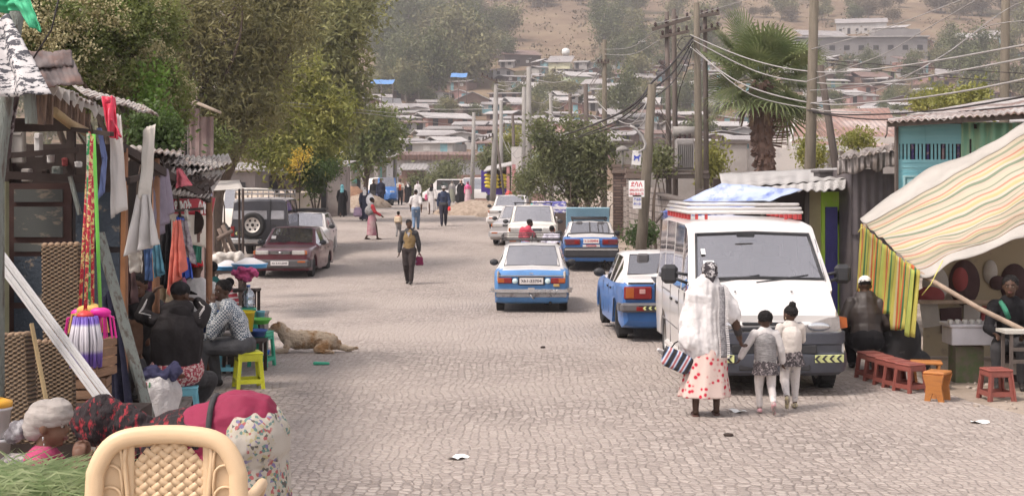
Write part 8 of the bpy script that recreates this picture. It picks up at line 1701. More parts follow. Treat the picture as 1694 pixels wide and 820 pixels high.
cr=n.new('ShaderNodeValToRGB'); cr.color_ramp.elements[0].position=.12; cr.color_ramp.elements[0].color=(.055,.035,.022,1); cr.color_ramp.elements[1].position=.75; cr.color_ramp.elements[1].color=(.27,.185,.115,1); ma=mth('MULTIPLY',pr_,vb=.5); mb_=mth('ADD',ma,vb=.5); l.new(mb_,cr.inputs[0]); l.new(cr.outputs[0],n['Principled BSDF'].inputs['Base Color']); n['Principled BSDF'].inputs['Roughness'].default_value=.9
bp=n.new('ShaderNodeBump'); bp.inputs['Distance'].default_value=.02; l.new(pr_,bp.inputs['Height']); l.new(bp.outputs[0],n['Principled BSDF'].inputs['Normal'])
def wicker(label,px0,px1,pyt,pyb,d,tilt=0,lean=0,dep=.05):
 w_=(px1-px0)*d/F; b_=P((px0+px1)/2,pyb,d); h=(pyb-pyt)*d/F; t=thing('woven_panel',label,'woven panel',b_); t.rotation_euler=(R(lean),R(tilt),0)
 q=MB(); q.box((0,dep/2,h/2),(w_,dep,h),bev=.012); obj('weave',q,wk,t)
 q=MB(); nn=max(4,int(w_/.045))
 for k in range(nn): q.ell((-w_/2+(k+.5)*w_/nn,dep/2,h),(w_/nn*.55,dep*.55,.022),n=8,m=6)
 obj('scalloped_rim',q,mat('wicker_rim',(.26,.18,.12),var=.3,scale=20),t)
wicker('tall woven reed panel standing above the others, left of the mops',70,134,405,566,10.5,-2,-3)
wicker('middle woven reed panel under the tall one',48,124,566,735,10.2,-2,-4)
wicker('left woven reed panel with pale scalloped top at the picture edge',-30,52,556,735,9.7,-4,-4,.16)
q=MB(); q.box((px2x(90,10.4),10.75,.35),(1.1,.5,.75)); single('goods_box',q,darkw,'dark box behind the woven reed panels','box')
def crate(label,px0,px1,pyt,pyb,d,rot=0):
 w_=(px1-px0)*d/F; h=(pyb-pyt)*d/F; t=thing('wooden_crate',label,'crate',P((px0+px1)/2,pyb,d),R(rot)); cw=mat('crate_wood',(.25,.15,.095),var=.35,scale=4,stretch=(1,1,6),rough=.9)
 for k in range(4):
  q=MB(); z=h*(k+.5)/4
  q.box((0,-.15,z),(w_,.015,h/4*.8)); q.box((0,.15,z),(w_,.015,h/4*.8)); q.box((-w_/2,0,z),(.015,.30,h/4*.8)); q.box((w_/2,0,z),(.015,.30,h/4*.8)); obj('slat',q,cw,t)
 for sx in (-1,1):
  for sy in (-1,1): q=MB(); q.box((sx*(w_/2-.02),sy*.13,h/2),(.03,.03,h)); obj('corner_batten',q,cw,t)
 q=MB(); q.box((0,0,.02),(w_-.02,.28,.015)); obj('base_board',q,cw,t); return t
crate('slatted wooden crate under the purple mop, lower of two',122,178,622,690,11.2,8); crate('slatted wooden crate under the purple mop, upper of two',132,178,558,621,11.2,-14)
t0=P(150,216,10.2)
dotm=lambda nm,a,b: mat(nm,a,rough=.5,col2=b,thr=(.52,.54),scale=34)
hr_=dotm('handle_red',(.50,.03,.06),(.72,.62,.25)); hg=dotm('handle_green',(.04,.36,.12),(.65,.60,.50)); lg_=mat('handle_lime',(.20,.62,.10),rough=.4)
def broom(label,hx0,hy0,hx1,hy1,d,hm_,bm2,w_=.28,h_=.16,kind='broom',px=None,capm=None):
 A=P(hx0,hy0,d); B_=P(hx1,hy1,d); t=thing(kind,label,kind,B_-Vector((0,0,h_))); q=MB(); q.tube([A,B_],.013,8); obj('handle',q,hm_,t,world=True)
 c_=B_
 if kind=='broom':
  q=MB(); q.sheet(lambda u,v:c_+Vector(((u-.5)*w_*(.35+.65*v),0,.01-.05*v-.02*(2*u-1)**2)),14,5); q.ell(c_+Vector((0,0,-.02)),(w_*.30,.02,.022)); obj('head',q,capm or bm2,t,world=True,solid=.03)
  q=MB()
  for k in range(46): u=rnd.random(); yy=rnd.uniform(-.02,.02); a=c_+Vector(((u-.5)*w_,yy,-.045)); q.bar(a,a+Vector(((u-.5)*.05,yy*.5,-h_)),.007,.007)
  obj('bristles',q,bm2,t,world=True)
 else:
  q=MB(); q.lathe([(.02,.02),(.05,0),(.06,-.02)],c_,14); obj('head',q,capm,t,world=True)
  q=MB()
  for k in range(110):
   a=rnd.uniform(0,6.28); r=rnd.uniform(.02,.075); m_=c_+Vector((math.cos(a)*r,math.sin(a)*r,-.02)); L=h_*rnd.uniform(.85,1.05); e=m_+Vector((math.cos(a)*r*.35,math.sin(a)*r*.35,-L)); q.tube([m_,m_.lerp(e,.5)+Vector((math.cos(a)*.02,math.sin(a)*.02,0)),e],.011,5)
  obj('strands',q,bm2,t,world=True)
 return t
pinkp=mat('hot_pink_plastic',(.70,.03,.30),rough=.4); yelp=mat('yellow_bristle',(.62,.40,.12),rough=.7)
mopm=bpy.data.materials.new('mop_yarn'); mopm.use_nodes=True; n,l=nodes_of(mopm); tc=n.new('ShaderNodeTexCoord'); sp=n.new('ShaderNodeSeparateXYZ'); l.new(tc.outputs['Object'],sp.inputs[0]); cr=n.new('ShaderNodeValToRGB'); e=cr.color_ramp.elements; e[0].color=(.13,.07,.36,1); e[1].position=.30; e[1].color=(.55,.52,.56,1)
for p_,c_ in ((.22,(.16,.10,.40)),(.72,(.55,.52,.56)),(.78,(.14,.08,.38))): q=e.new(p_); q.color=(*c_,1)
mr_=n.new('ShaderNodeMapRange'); mr_.inputs['From Min'].default_value=-.02; mr_.inputs['From Max'].default_value=.36; l.new(sp.outputs[2],mr_.inputs[0]); l.new(mr_.outputs[0],cr.inputs[0]); l.new(cr.outputs[0],n['Principled BSDF'].inputs['Base Color'])
broom('pink plastic broom with lime-green handle, right one of the hanging bunch',155,222,166,512,10.0,lg_,pinkp,.20,.15)
broom('pink plastic broom with floral red handle, left one of the hanging bunch',149,218,132,514,10.25,hr_,pinkp,.17,.15)
broom('yellow-bristled broom with floral green handle in the middle of the hanging bunch',146,220,147,508,10.1,hg,yelp,.24,.13)
broom('purple and white yarn mop hanging in front of the pink brooms',152,225,141,518,9.9,hr_,mopm,.2,.34,'mop',capm=MATS['red_plastic'])
broom('second floral-handled broom hidden behind the yellow one',153,219,153,505,10.3,hr_,yelp,.14,.12)
q=MB(); q.bar(P(120,214,10.6),P(185,222,10.0),.03,.03); q.tube([P(150,216,10.1),P(150,208,10.1),P(153,222,10.1)],.01,5); single('hanging_rail',q,darkw,'short dark rail from which the mops and brooms hang','rail')
PST={}
def cstool(label,px,d,m,h=.42,w=.36,rot=0,z=0,lg=.045):
 t=pstool('plastic_stool',label,m,w,h,lg=lg); p=G(px,d); p.z+=z; t.location=p; t.rotation_euler=(0,0,R(rot)); return t
yel3=mat('yellow_plastic',(.62,.62,.04),rough=.35); lbl=mat('light_blue_plastic',(.20,.50,.60),rough=.4); grn=mat('teal_green_plastic',(.05,.38,.24),rough=.4); tub=mat('blue_tub',(.06,.12,.36),rough=.4); ylb=mat('yellow_bucket',(.66,.52,.03),rough=.4); magen=mat('magenta_plastic',(.55,.05,.28),rough=.4); lime2=mat('lime_bowl',(.15,.48,.08),rough=.4)
cstool('bright yellow plastic stool under the man in blue checked shirt',411,17.0,yel3,.43,.30,20)
cstool('light blue plastic stool just left of the yellow one',378,18.3,lbl,.40,.27,5);
cstool('light blue plastic stool under the man in black jacket',303,14.6,lbl,.36,.30,10)
cstool('teal-green plastic stool holding the lime bowl, beside the dog',433,19.3,grn,.47,.25,-15)
q=MB(); q.box((0,0,.22),(.42,.34,.44),bev=.01); q.box((0,-.172,.25),(.2,.004,.14),mi=1); o=single('printed_carton',q,[mat('carton_pale',(.50,.44,.40)),mat('carton_print',(.20,.13,.16),col2=(.6,.55,.52),thr=(.5,.53),scale=22)],'pale printed carton under the teal-green stool with the water bottle','carton',origin=(0,0,0)); o.location=G(409,19.9)
q=MB(); q.box((0,0,.2),(.34,.3,.40),bev=.01); o=single('printed_carton',q,MATS['carton_pale'],'plain pale carton left of the one under the water bottle','carton',origin=(0,0,0)); o.location=G(388,20.1)
cstool('teal-green plastic stool set on a carton and topped by a water bottle',411,19.8,grn,.30,.22,8,.44)
q=MB(); q.lathe([(.0,0),(.085,.0),(.09,.03),(.09,.10),(.083,.115),(.09,.13),(.09,.18),(.06,.23),(.025,.26),(.025,.29)],n=18); o=single('water_bottle',q,glass('bottle_glass',(.55,.68,.78),.5,.4),'large clear blue water bottle on the teal-green stool','water bottle',origin=(0,0,0)); p=G(411,19.8); p.z+=.744; o.location=p
cp=MB(); cp.lathe([(.028,.288),(.028,.315),(0,.316)],n=12); obj('cap',cp,tub,o)
def basin(label,px,py,d,r,h,m,name='basin',r2=.75,fill=None):
 q=MB(); q.lathe([(0,.006),(r*r2,.0),(r,h),(r*1.06,h),(r*1.05,h-.012),(r*.97,h-.02),(r*r2*.93,.015),(0,.014)],n=26); o=single(name,q,m,label,name.replace('_',' '),origin=(0,0,0)); p=P(px,py,d); o.location=p; return o
basin('lime-green bowl on top of the teal-green stool beside the dog',430,535,19.3,.15,.07,lime2,'bowl')
basin('pale blue cup-like pot standing behind the lime bowl',431,526,19.7,.06,.10,lbl,'pot',.9)
basin('blue basin leaning low beside the yellow bucket',424,556,18.9,.14,.09,tub)
basin('yellow plastic bucket behind the man in checked shirt',402,548,18.4,.15,.26,ylb,'bucket',.8)
basin('tall dark blue tub with green rim left of the man in checked shirt',352,548,18.6,.18,.26,tub,'tub',.85); basin('green-rimmed lid tub stacked over the dark blue tub',352,520,18.6,.19,.04,grn,'shallow_tub',.9)
basin('dark blue tub on the ground beneath the stacked one',350,590,18.5,.18,.22,tub,'tub',.85)
basin('small bright blue cup lying on the paving by the dog',440,586,20.4,.055,.06,mat('bright_blue',(.02,.14,.55),rough=.4),'cup',.8)
def low_table(label,px,d,w_,h,m=darkw,dep=.4,name='low_table'):
 t=thing(name,label,'table',G(px,d)); q=MB(); q.box((0,0,h-.015),(w_,dep,.03)); obj('table_top',q,m,t)
 for sx in (-1,1):
  for sy in (-1,1): q=MB(); q.box((sx*(w_/2-.03),sy*(dep/2-.03),(h-.03)/2),(.04,.04,h-.03)); obj('leg',q,m,t)
 return t
low_table('low dark table under the yellow bucket and blue basin',412,18.6,.42,.42)
low_table('low dark table under the stacked blue tubs',352,18.6,.42,.45)
def trunk(label,px,d,w_,h,rot,m,z=0):
 t=thing('metal_chest',label,'trunk',G(px,d)+Vector((0,0,z)),R(rot)); q=MB(); q.box((0,0,h/2),(w_,.36,h),bev=.01); obj('box',q,m,t); q=MB(); q.box((0,0,h+.02),(w_+.02,.38,.05),bev=.012); obj('lid',q,m,t)
 q=MB();
 for sx in (-1,1): q.box((sx*w_*.48,-.19,h/2),(.02,.01,h))
 obj('edge_strip',q,chrome,t); return t
gm_=mat('galvanised',(.27,.25,.24),rough=.5,metal=.3,var=.2,scale=6)
trunk('grey metal trunk at the street side with an enamel basin on it',414,21.3,.48,.55,0,gm_); trunk('grey metal trunk left of the street-side one',376,21.6,.40,.50,6,gm_,.1)
enam=mat('enamel_white',(.55,.53,.53),rough=.3,coat=.4);
def enamel(label,px,py,d,r):
 t=thing('enamel_basin',label,'basin',P(px,py,d)); q=MB(); q.lathe([(0,.10),(r*.25,.095),(r*.55,.06),(r,.012),(r*1.02,.0),(r*.9,-.0)],n=28); obj('dish',q,enam,t,sharp=50); q=MB(); q.tube([(r*1.0*math.cos(a),r*1.0*math.sin(a),.004) for a in [2*math.pi*i/28 for i in range(28)]],.012,6,closed=True); q.lathe([(r*.98,-.05),(r,.0),(r*.9,.0)],n=24); obj('blue_rim',q,mat('blue_rim_m',(.08,.30,.55),rough=.3),t); return t
enamel('white enamel basin with blue rim upturned on the street-side trunk',413,437,21.2,.255); enamel('white enamel basin with blue rim upturned on the left trunk',377,441,21.5,.20)
q=MB()
for k,(px,py) in enumerate(((392,452),(402,448),(412,452),(420,450),(398,458),(407,460))): q.ell(P(px,py,20.8),(.09,.07,.05),(0,k*.7,k))
single('cloth_heap',blob(q,.015,1,.03,(14,14,14)),cloth('magenta_heap',(.50,.08,.20),(.25,.05,.12),10),'crumpled magenta cloth heap in front of the metal trunks','cloth heap'); low_table('narrow dark stand holding the magenta cloth heap',405,20.8,.4,.95)
q=MB()
for k,(px,py) in enumerate(((355,428),(368,424),(382,427),(396,428),(362,436))): q.ell(P(px,py,23),(.13,.12,.07),(0,k*.5,k))
single('sack_heap',blob(q,.02,1,.02,(9,9,9)),mat('pale_sacking',(.48,.44,.40),var=.25,scale=9),'pale sacking heaped beyond the enamel basins','sacking'); low_table('dark trestle carrying the pale sacking',374,23.1,.6,1.12)
t=thing('sack','white woven plastic sack packed with dark cloth at the street edge','sack',G(262,13.6)); q=MB(); q.cap((0,0,.16),(.02,0,.42),.19,.20,flat=.8); q.cap((-.1,0,.1),(.12,0,.1),.14); me=blob(q,.015,2,.020,(9,9,5)); obj('sack_body',me,mat('sack_white',(.60,.57,.56),rough=.7,col2=(.45,.42,.42),thr=(.4,.6),scale=5,bump=1,bscale=60),t)
q=MB();
for k in range(5): q.ell((-.1+.06*k,.0,.60+.03*math.sin(k*2)),(.10,.10,.05),(0,k*.3,k))
obj('stuffed_cloth',blob(q,.012,1,.03,(14,14,14)),cloth('slate_blue_heap',(.05,.05,.10)),t)
for k,m in ((-.07,mat('stripe_red',(.45,.15,.15))),(-.04,mat('stripe_green',(.15,.35,.18)))):
 q=MB(); q.box((k,-.165,.3),(.012,.012,.5)); obj('stripe',q,m,t)
cstool('purple-pink plastic stool in the shade by the crates',181,12.4,mat('orchid_plastic',(.42,.12,.36),rough=.4),.40,.22,10); cstool('magenta plastic stool in front of the purple-pink one',178,11.9,magen,.26,.22,-8); basin('small white enamel bowl on the purple-pink stool',181,624,12.4,.06,.04,enam,'bowl')
q=MB(); q.lathe([(0,0),(.05,0),(.055,.03),(.03,.05),(.02,.08)],n=14); o=single('brass_cup',q,mat('brass',(.45,.26,.06),rough=.4,metal=.5),'small brassy cup on the ground by the magenta stool','cup',origin=(0,0,0)); o.location=G(194,12.0)
q=MB();
for (a,b) in (((362,378,23.5),(386,440,23.5)),((368,372,23.6),(398,438,23.6)),((352,420,23.4),(400,424,23.5)),((360,395,23.4),(384,382,23.6))): q.tube([P(*a),P(*b)],.035,7)
q.tube([P(386,440,23.5),P(400,470,23.5)],.035,7); q.tube([P(355,424,23.4),P(352,480,23.4)],.03,7)
single('pole_trestle',q,mat('grey_brown_pole',(.15,.11,.09),var=.3),'rough trestle of crossed wooden poles before the dry slope','trestle')
hay=mat('dry_hay',(.24,.17,.10),rough=1,col2=(.36,.28,.19),thr=(.4,.6),scale=5,bump=2,bscale=14)
q=MB(); q.sheet(lambda u,v:Vector((-12.5+5.3*u,27+11*v,gz(-9,27+11*v)+(1.25*(1-u)**.7*(1-u*.3))*(.6+.4*v)+.16*noise.noise(Vector((u*9,v*9,1)))-.05)),30,30); o=single('verge_bank',q,hay,'dry straw-covered bank rising behind the trestle of poles','bank');
q=MB(); rr=random.Random(3)
for k in range(2600):
 u,v=rr.random(),rr.random(); a=Vector((-12.5+5.3*u,27+11*v,gz(-9,27+11*v)+(1.25*(1-u)**.7*(1-u*.3))*(.6+.4*v)-.02)); b=a+Vector((rr.gauss(0,.14),rr.gauss(0,.1),rr.uniform(.03,.20))); w_=.008; q.add([a-Vector((w_,0,0)),a+Vector((w_,0,0)),b],[[0,1,2]])
o=single('dry_grass',q,mat('straw',(.34,.26,.15),trans=.2),'dry straw and weeds covering the bank','dry grass',kind='stuff')
def hut(label,px0,px1,pyt,pyb,d,wallm,roofm,rise=.5,dep=4,name='shed',door=True,face=0,oh=.3):
 x0,x1=px2x(px0,d),px2x(px1,d); cx=(x0+x1)/2; z0=gz(cx,d); h=CAMZ-(pyt-HY)*d/F-z0; w_=x1-x0; t=thing(name,label,'shed',(cx,d,z0),R(face)); q=MB(); q.box((0,dep/2,h/2-.1),(w_,dep,h+.2)); obj('wall',q,wallm,t)
 q=MB(); q.sheet(lambda u,v:Vector(((u-.5)*(w_+2*oh),-oh+v*(dep+2*oh),h+.05+v*rise)),2,2,smooth=False); obj('roof',q,roofm,t,solid=.05)
 if door: q=MB(); q.box((w_*.1,-.03,.95),(min(.9,w_*.35),.05,1.9)); obj('door',q,win,t)
 return t
redgrey=corrug('maroon_sheet',(.17,.115,.11),(.24,.18,.17),pitch=.2,axis='x',thr=(.45,.6),scale=1)
t=thing('tower_shed','tall narrow brown board shed with slanting tin roof rising above the stall roofs','shed',G(312,30)); d=30
q=MB(); slab(q,288,306,176,330,d,.06); slab(q,314,330,180,330,d,.06); q.box((px2x(309,d)-.02,d+1.5,2.0),(px2x(330,d)-px2x(288,d),.06,3.6)); obj('wall',q,redgrey,t,world=True)
q=MB(); slab(q,306,314,178,330,d+.15,.04); obj('door_gap',q,win,t,world=True); q=MB(); slab(q,310,312,180,330,d+.05,.05); obj('door_post',q,MATS['mural_grey'],t,world=True)
q=MB(); A,B_,C_,D_=P(290,158,29.3),P(366,187,29.3),P(356,182,32.5),P(286,152,32.5); q.sheet(lambda u,v:(A.lerp(B_,u)).lerp(D_.lerp(C_,u),v),4,2); obj('roof',q,mat('tan_tin',(.36,.29,.23)),t,world=True,solid=.05)
hut('grey-brown metal hut with white curved roof behind the flatbed truck',352,422,283,330,66,mat('grey_brown_panel',(.20,.17,.16),var=.2,scale=1),MATS['r_pale tin'],.4,6)
hut('dark hut with pale roof beside the trunk of the light green tree',420,470,290,340,70,MATS['w_dark timber-walled'],MATS['r_grey tin'],.4,6)
t=thing('canopy','small white canvas canopy beyond the clothes stall','canopy',G(370,29)); A,B_,C_,D_=P(340,316,28),P(402,312,28),P(396,298,31),P(340,300,31)
q=MB(); q.sheet(lambda u,v:(A.lerp(B_,u)).lerp(D_.lerp(C_,u),v)+Vector((0,0,-.06*math.sin(math.pi*u)*math.sin(math.pi*v))),10,6); obj('canvas',q,awh,t,world=True,solid=.01)
for p_ in (A,B_,C_): q=MB(); q.tube([p_,Vector((p_.x,p_.y,gz(p_.x,p_.y)))],.025,6); obj('pole',q,darkw,t,world=True)
hut('long corrugated wall with pale posts under the light green tree',470,562,275,335,76,mat('pale_brown_sheet',(.30,.26,.24),col2=(.2,.16,.15),thr=(.45,.6),scale=1),MATS['r_pale tin'],.3,5)
t=hut('teal-fronted shop with grey posts and tin eave behind the slender tree',560,628,262,325,108,mat('teal_wall',(.12,.34,.30),col2=(.28,.24,.21),thr=(.45,.5),scale=.45),MATS['r_white tin'],.8,6,'shop',True,0,1.2)
for k,px in enumerate((563,578,600,622)): q=MB(); x=px2x(px,106.5); q.box((x,106.5,gz(x,106)+1.3),(.55 if k==0 else .28,.3,2.9)); obj('post',q,MATS['mural_grey'] if k else MATS['white_trim'],t,world=True)
hut('rust-red shack with low grey roof right of the blue three-wheeler',664,700,282,312,128,MATS['fence_brown'],MATS['r_grey tin'],.6,5)
q=MB(); q.box((0,0,.5),(1.1,.7,1.0),bev=.2); single('white_sack_bag',blob(q,.06,1,.05,(3,3,3)),mat('bag_white',(.55,.53,.52)),'bulging pale sack standing at the red-brown mound','sack',origin=(0,0,0)).location=G(532,90)
for k,(px,py,m,lab,sz) in enumerate(((532,604,grn,'flattened teal-green bottle lying on the paving','a'),(758,759,pw,'torn white paper scrap near the bottom of the street','b'),(1220,682,pw,'white paper scrap by the feet of the woman in white shawl','b'),(1620,700,pw,'white litter scrap at the lower right','b'),(898,576,darkw,'small dark rag on the paving in front of the blue taxi','c'),(440,545,darkw,'dark flattened shoe by the teal-green stool','c'),(1205,722,darkw,'tiny dark pebble-like scrap right of centre','c'))):
 d=10
 for _ in range(40): d=(CAMZ-gz(0,d))*F/(py-HY)
 q=MB()
 if sz=='a': q.cap((-.09,0,.02),(.09,0,.02),.025,.018)
 elif sz=='b': q.sheet(lambda u,v:Vector(((u-.5)*.18,(v-.5)*.12,.012+.012*math.sin(u*6+v*3))),5,4)
 else: q.ell((0,0,.012),(.05,.03,.018))
 o=single('litter',q,m,lab,'litter',origin=(0,0,0)); p=G(px,d); p.z+=.008; o.location=p; o.rotation_euler=(0,0,k)
rr=random.Random(6); q=MB()
for k in range(900):
 y=rr.uniform(11,60); x=(road_l(y)-abs(rr.gauss(0,.8))+.3) if rr.random()<.5 else (road_r(y)+abs(rr.gauss(0,.7))-.25); s=rr.uniform(.01,.035)*(1+y/50); q.ell((x,y,gz(x,y)+s*.2),(s,s*.8,s*.6),(rr.random()*3,0,rr.random()*3),6,4)
single('gravel',q,mat('stone_grey',(.30,.25,.21),var=.3,scale=2),'loose gravel and clods scattered along both road edges','gravel',kind='stuff')
q=MB(); L=[((0,0,.17),(.30,0,.17),.13,.12),((.30,0,.17),(.52,0,.14),.125,.12),((.52,0,.14),(.62,.02,.10),.11,.07),((0,0,.17),(-.12,0,.20),.125,.11),((-.12,0,.20),(-.22,-.02,.33),.11,.078),((-.22,-.02,.33),(-.30,-.04,.335),.078,.062),((-.30,-.04,.325),(-.40,-.06,.295),.045,.028),((.62,.02,.08),(.80,-.03,.05),.045,.04),((.80,-.03,.05),(.92,-.0,.06),.04,.02),((.46,-.12,.10),(.34,-.20,.06),.085,.05),((.34,-.20,.05),(.52,-.24,.03),.035,.03),((.52,-.24,.03),(.60,-.24,.025),.03,.022),((-.10,-.10,.12),(-.12,-.16,.05),.06,.04),((-.12,-.16,.04),(-.32,-.19,.03),.035,.028)]
for a,b,ra,rb in L: q.cap(a,b,ra,rb)
q.ell((-.24,-.07,.385),(.025,.012,.03)); q.ell((-.24,.035,.385),(.025,.012,.03)); q.ell((-.20,-.085,.33),(.03,.015,.045),(0,.4,0))
t=thing('dog','tan and white long-haired dog lying on the paving behind the green stool','dog'); p=Vector(((489-CX)*21.2/F,21.2,gz(-3,21.2)+.005)); t.location=p; t.scale=(.98,1,1.1)
obj('body',blob(q,.010,1,.012,(22,22,30)),mat('dog_fur',(.50,.40,.30),rough=.9,col2=(.33,.19,.09),thr=(.50,.62),scale=3.2,bump=2,bscale=60),t); q=MB(); q.ell((-.405,-.06,.303),(.015,.02,.014)); obj('nose',q,darkw,t);
for yy in (-.085,-.005): q=MB(); q.ell((-.315,yy,.36),(.010,.006,.010)); obj('eye',q,eyeb,t)
for i,(px,d,H_,lab) in enumerate(((326,19.4,1.76,'under the red-capped man'),(357,21,1.62,'under the person in dark teal'),(236,16.0,1.74,'under the man with the phone'),(256,17.6,1.66,'under the woman in mauve pattern'),(262,16.5,1.70,'under the man in black top bending forward'),(208,18.4,1.6,'under the woman in dark headscarf'),(214,15.2,1.7,'under the man in brown shirt'),(276,18,1.7,'under the woman in rose top'),(1672,17.3,1.74,'under the seated person at the right edge'))):
 cstool('dark wooden low seat '+lab,px,d,darkw,.36 if i!=4 else .34,.28,10*i,[.05,.1,.12,.30,-.02,.12,.0,.28,.0][i])
# ---------- foreground: cream plastic chair, two women, grass, buckets
crm=mat('cream_plastic',(.60,.43,.265),rough=.42,var=.05,scale=2,spec=.4)
t=thing('plastic_chair','cream moulded plastic chair with woven-pattern backrest, seen from behind at the bottom left','chair'); d=5.4; f_=F/d
p=P(279,697,d); gzc=gz(p.x,d); t.location=(p.x,d,gzc); top=p.z-gzc; hw=.277
def outline(k=1.0,n=44,bot=.42):
 pts=[];
 for i in range(n+1):
  u=-1+2*i/n; a=u*1.62
  x=hw*k*math.copysign(abs(math.sin(a*.97))**.72,a) if abs(u)<1 else hw*k*math.copysign(1,u); pts.append((x,math.cos(a)))
 return pts
def top_z(x): # height of the backrest edge at x, from the picture
 a=min(1,abs(x)/hw); return top-.012-.03*a**2-.11*a**7
rim=[]
for i in range(41):
 x=-hw+2*hw*i/40; xx=x*(1-.0) ; a=abs(x)/hw; rim.append(Vector((x*.955,-.03*a*a-.0,top_z(x)-.035)))
side=[Vector((-hw*.965-.0*k,-.03-.005*k,top_z(hw)-.05-.06*k)) for k in range(1,8)]; side2=[Vector((-v.x,v.y,v.z)) for v in side]
path=side[::-1]+rim+side2
q=MB(); q.tube(path,.036,12,flat=.72,caps=True); obj('backrest_rim',blob(q,.006,2),crm,t)
def zpan(x,v): zt_=top_z(x)-.045; return zt_+(.36-zt_)*v
q=MB()
def panel(x0,x1,nu,off):
 q.sheet(lambda u,v:Vector((x0+(x1-x0)*u,.006+off+.03*(1-((x0+(x1-x0)*u)/hw)**2)*.6-.018,zpan(x0+(x1-x0)*u,v))),nu,20)
panel(-.268,-.128,8,0); panel(.128,.268,8,0)
q.sheet(lambda u,v:Vector((-.15+.3*u,.020,zpan(-.15+.3*u,.0)+.01-.045*v-.0)),12,3)
obj('backrest_panel',q,crm,t,solid=.008)
for s in (-1,1):
 for k,zc in enumerate((top-.115,top-.195,top-.275,top-.355)):
  q=MB(); xc=s*.218; pts=[Vector((xc+s*(-.042)*math.cos(a)*1.0,-.006,zc+.03*math.sin(a)+(.0 if True else 0))) for a in [math.pi*i/12 for i in range(13)]]
  pts=[Vector((s*.258,-.012,zc-.03)),Vector((s*.256,-.014,zc-.005))]+[Vector((s*(.214+.040*math.cos(a)),-.016,zc+.036*math.sin(a))) for a in [R(15)+R(150)*i/10 for i in range(11)]]+[Vector((s*.170,-.014,zc-.03)),Vector((s*.168,-.010,zc-.10))]
  q.tube(pts,.0055,7); obj('arc_ridge',q,crm,t)
for s in (-1,1): q=MB(); q.tube([Vector((s*.155,-.006,top-.06)),Vector((s*.163,-.008,top-.14)),Vector((s*.152,-.008,top-.25)),Vector((s*.140,-.006,top-.45))],.010,8); obj('inner_rib',q,crm,t)
q=MB(); zb=.42; cx0,cx1=-.148,.148; zc0=top-.075
pit=.0395; wv_=.0115
def inside(x,z): return abs(x)<.146-.02*max(0,(zc0-z)) and z<zc0-.10*(abs(x)/.146)**2.5+.0 and z>zb
for dirn in (1,-1):
 for k in range(-22,24):
  c0=k*.046; pts=[]; s_=0
  L=[]
  for i in range(210):
   tt=-.6+i*.006; x=tt*.80*dirn+ (c0 if True else 0); z=(zc0+zb)/2+tt*.60+ (0)
   if inside(x,z):
    ph=math.pi*tt/.02875
    L.append(Vector((x,.006-.0026*math.cos(ph+(0 if dirn>0 else math.pi)),z)))
   elif L:
    if len(L)>3: pts.append(L)
    L=[]
  if len(L)>3: pts.append(L)
  for L in pts:
   vs_=[];
   dv=Vector((.80*dirn,0,.60)).normalized(); sd=dv.cross(Vector((0,1,0))).normalized()
   for p_ in L: vs_+= [p_-sd*.0118,p_+sd*.0118]
   q.add(vs_,[[2*i,2*i+1,2*i+3,2*i+2] for i in range(len(L)-1)],0,True)
obj('woven_centre',q,crm,t,solid=.003)
q=MB(); q.box((0,.26,.42),(.50,.46,.03),bev=.012); obj('seat',q,crm,t)
for sx in (-1,1):
 q=MB(); q.tube([(sx*.262,-.0,.60),(sx*.25,.02,.42),(sx*.27,-.05,0)],[.03,.028,.022],8,flat=.8); obj('leg',q,crm,t)
 q=MB(); q.tube([(sx*.24,.46,.42),(sx*.27,.52,0)],[.03,.02],8); obj('leg',q,crm,t)
 q=MB(); q.tube([(sx*.265,-.02,.50),(sx*.29,.12,.53),(sx*.29,.34,.53),(sx*.27,.44,.50),(sx*.245,.46,.43)],.022,8,flat=1); obj('armrest',q,crm,t)
scarf=mat('pale_scarf',(.30,.27,.25),rough=.85,var=.25,scale=6,bump=.5,bscale=9,stretch=(1,1,3))
H=1.6; d=7.4; hx=(84-CX)*d/F;
J=pose('sit',seat=.05,lean=.12,look=(.15,1,-.08),hea=(0,.145,.49),elR=(.13,.20,.23),haR=(.05,.245,.37),elL=(-.12,.22,.23),haL=(-.02,.25,.375),knR=(.08,.25,.22),knL=(-.08,.25,.22)); J['hdR']=(-.3,.0,1); J['hdL']=(.3,0,1)
def sw(t,V,u,hp):
 q=MB(); q.ell(hp(0,-.012,.030),(.056*u,.070*u,.056*u)); q.ell(hp(0,-.055,.010),(.045*u,.035*u,.045*u)); q.cap(hp(.0,.02,.045),hp(0,-.05,-.01),.050*u,.046*u); obj('headscarf',blob(q,.007,3,.006,(9,9,34)),scarf,t)
 q=MB(); q.ell(hp(0,-.098,-.022),(.04*u,.042*u,.030*u)); q.ell(hp(.0,-.125,-.045),(.035*u,.03*u,.026*u)); obj('scarf_knot',blob(q,.008,1,.012,(20,20,20)),mat('knot_grey',(.12,.11,.12),col2=(.28,.27,.28),thr=(.5,.6),scale=16),t)
 q=MB(); q.ell(hp(.048,.000,-.034),(.004,.004,.012)); q.ell(hp(.050,.006,-.052),(.003,.003,.009)); obj('earring',q,chrome,t)
 for s in 'RL':
  for k,m in ((.66,white),(.74,black),(.80,white)):
   a=V['el'+s].lerp(V['ha'+s],k); b_=V['el'+s].lerp(V['ha'+s],k+.05); q=MB(); q.cap(a,b_,.029*u,.028*u,n=14); obj('cuff',q,m,t)
 q=MB(); q.cap(V['nec']+Vector((0,-.02*u,-.01*u)),V['che']+Vector((0,-.02*u,.06*u)),.060*u,.115*u,flat=.75,lat=(1,0,0)); obj('shoulder_cloth',blob(q,.010,2,.012,(12,12,8)),mat('cloth_grey_check',(.14,.13,.13),col2=(.34,.30,.29),thr=(.5,.6),scale=18),t)
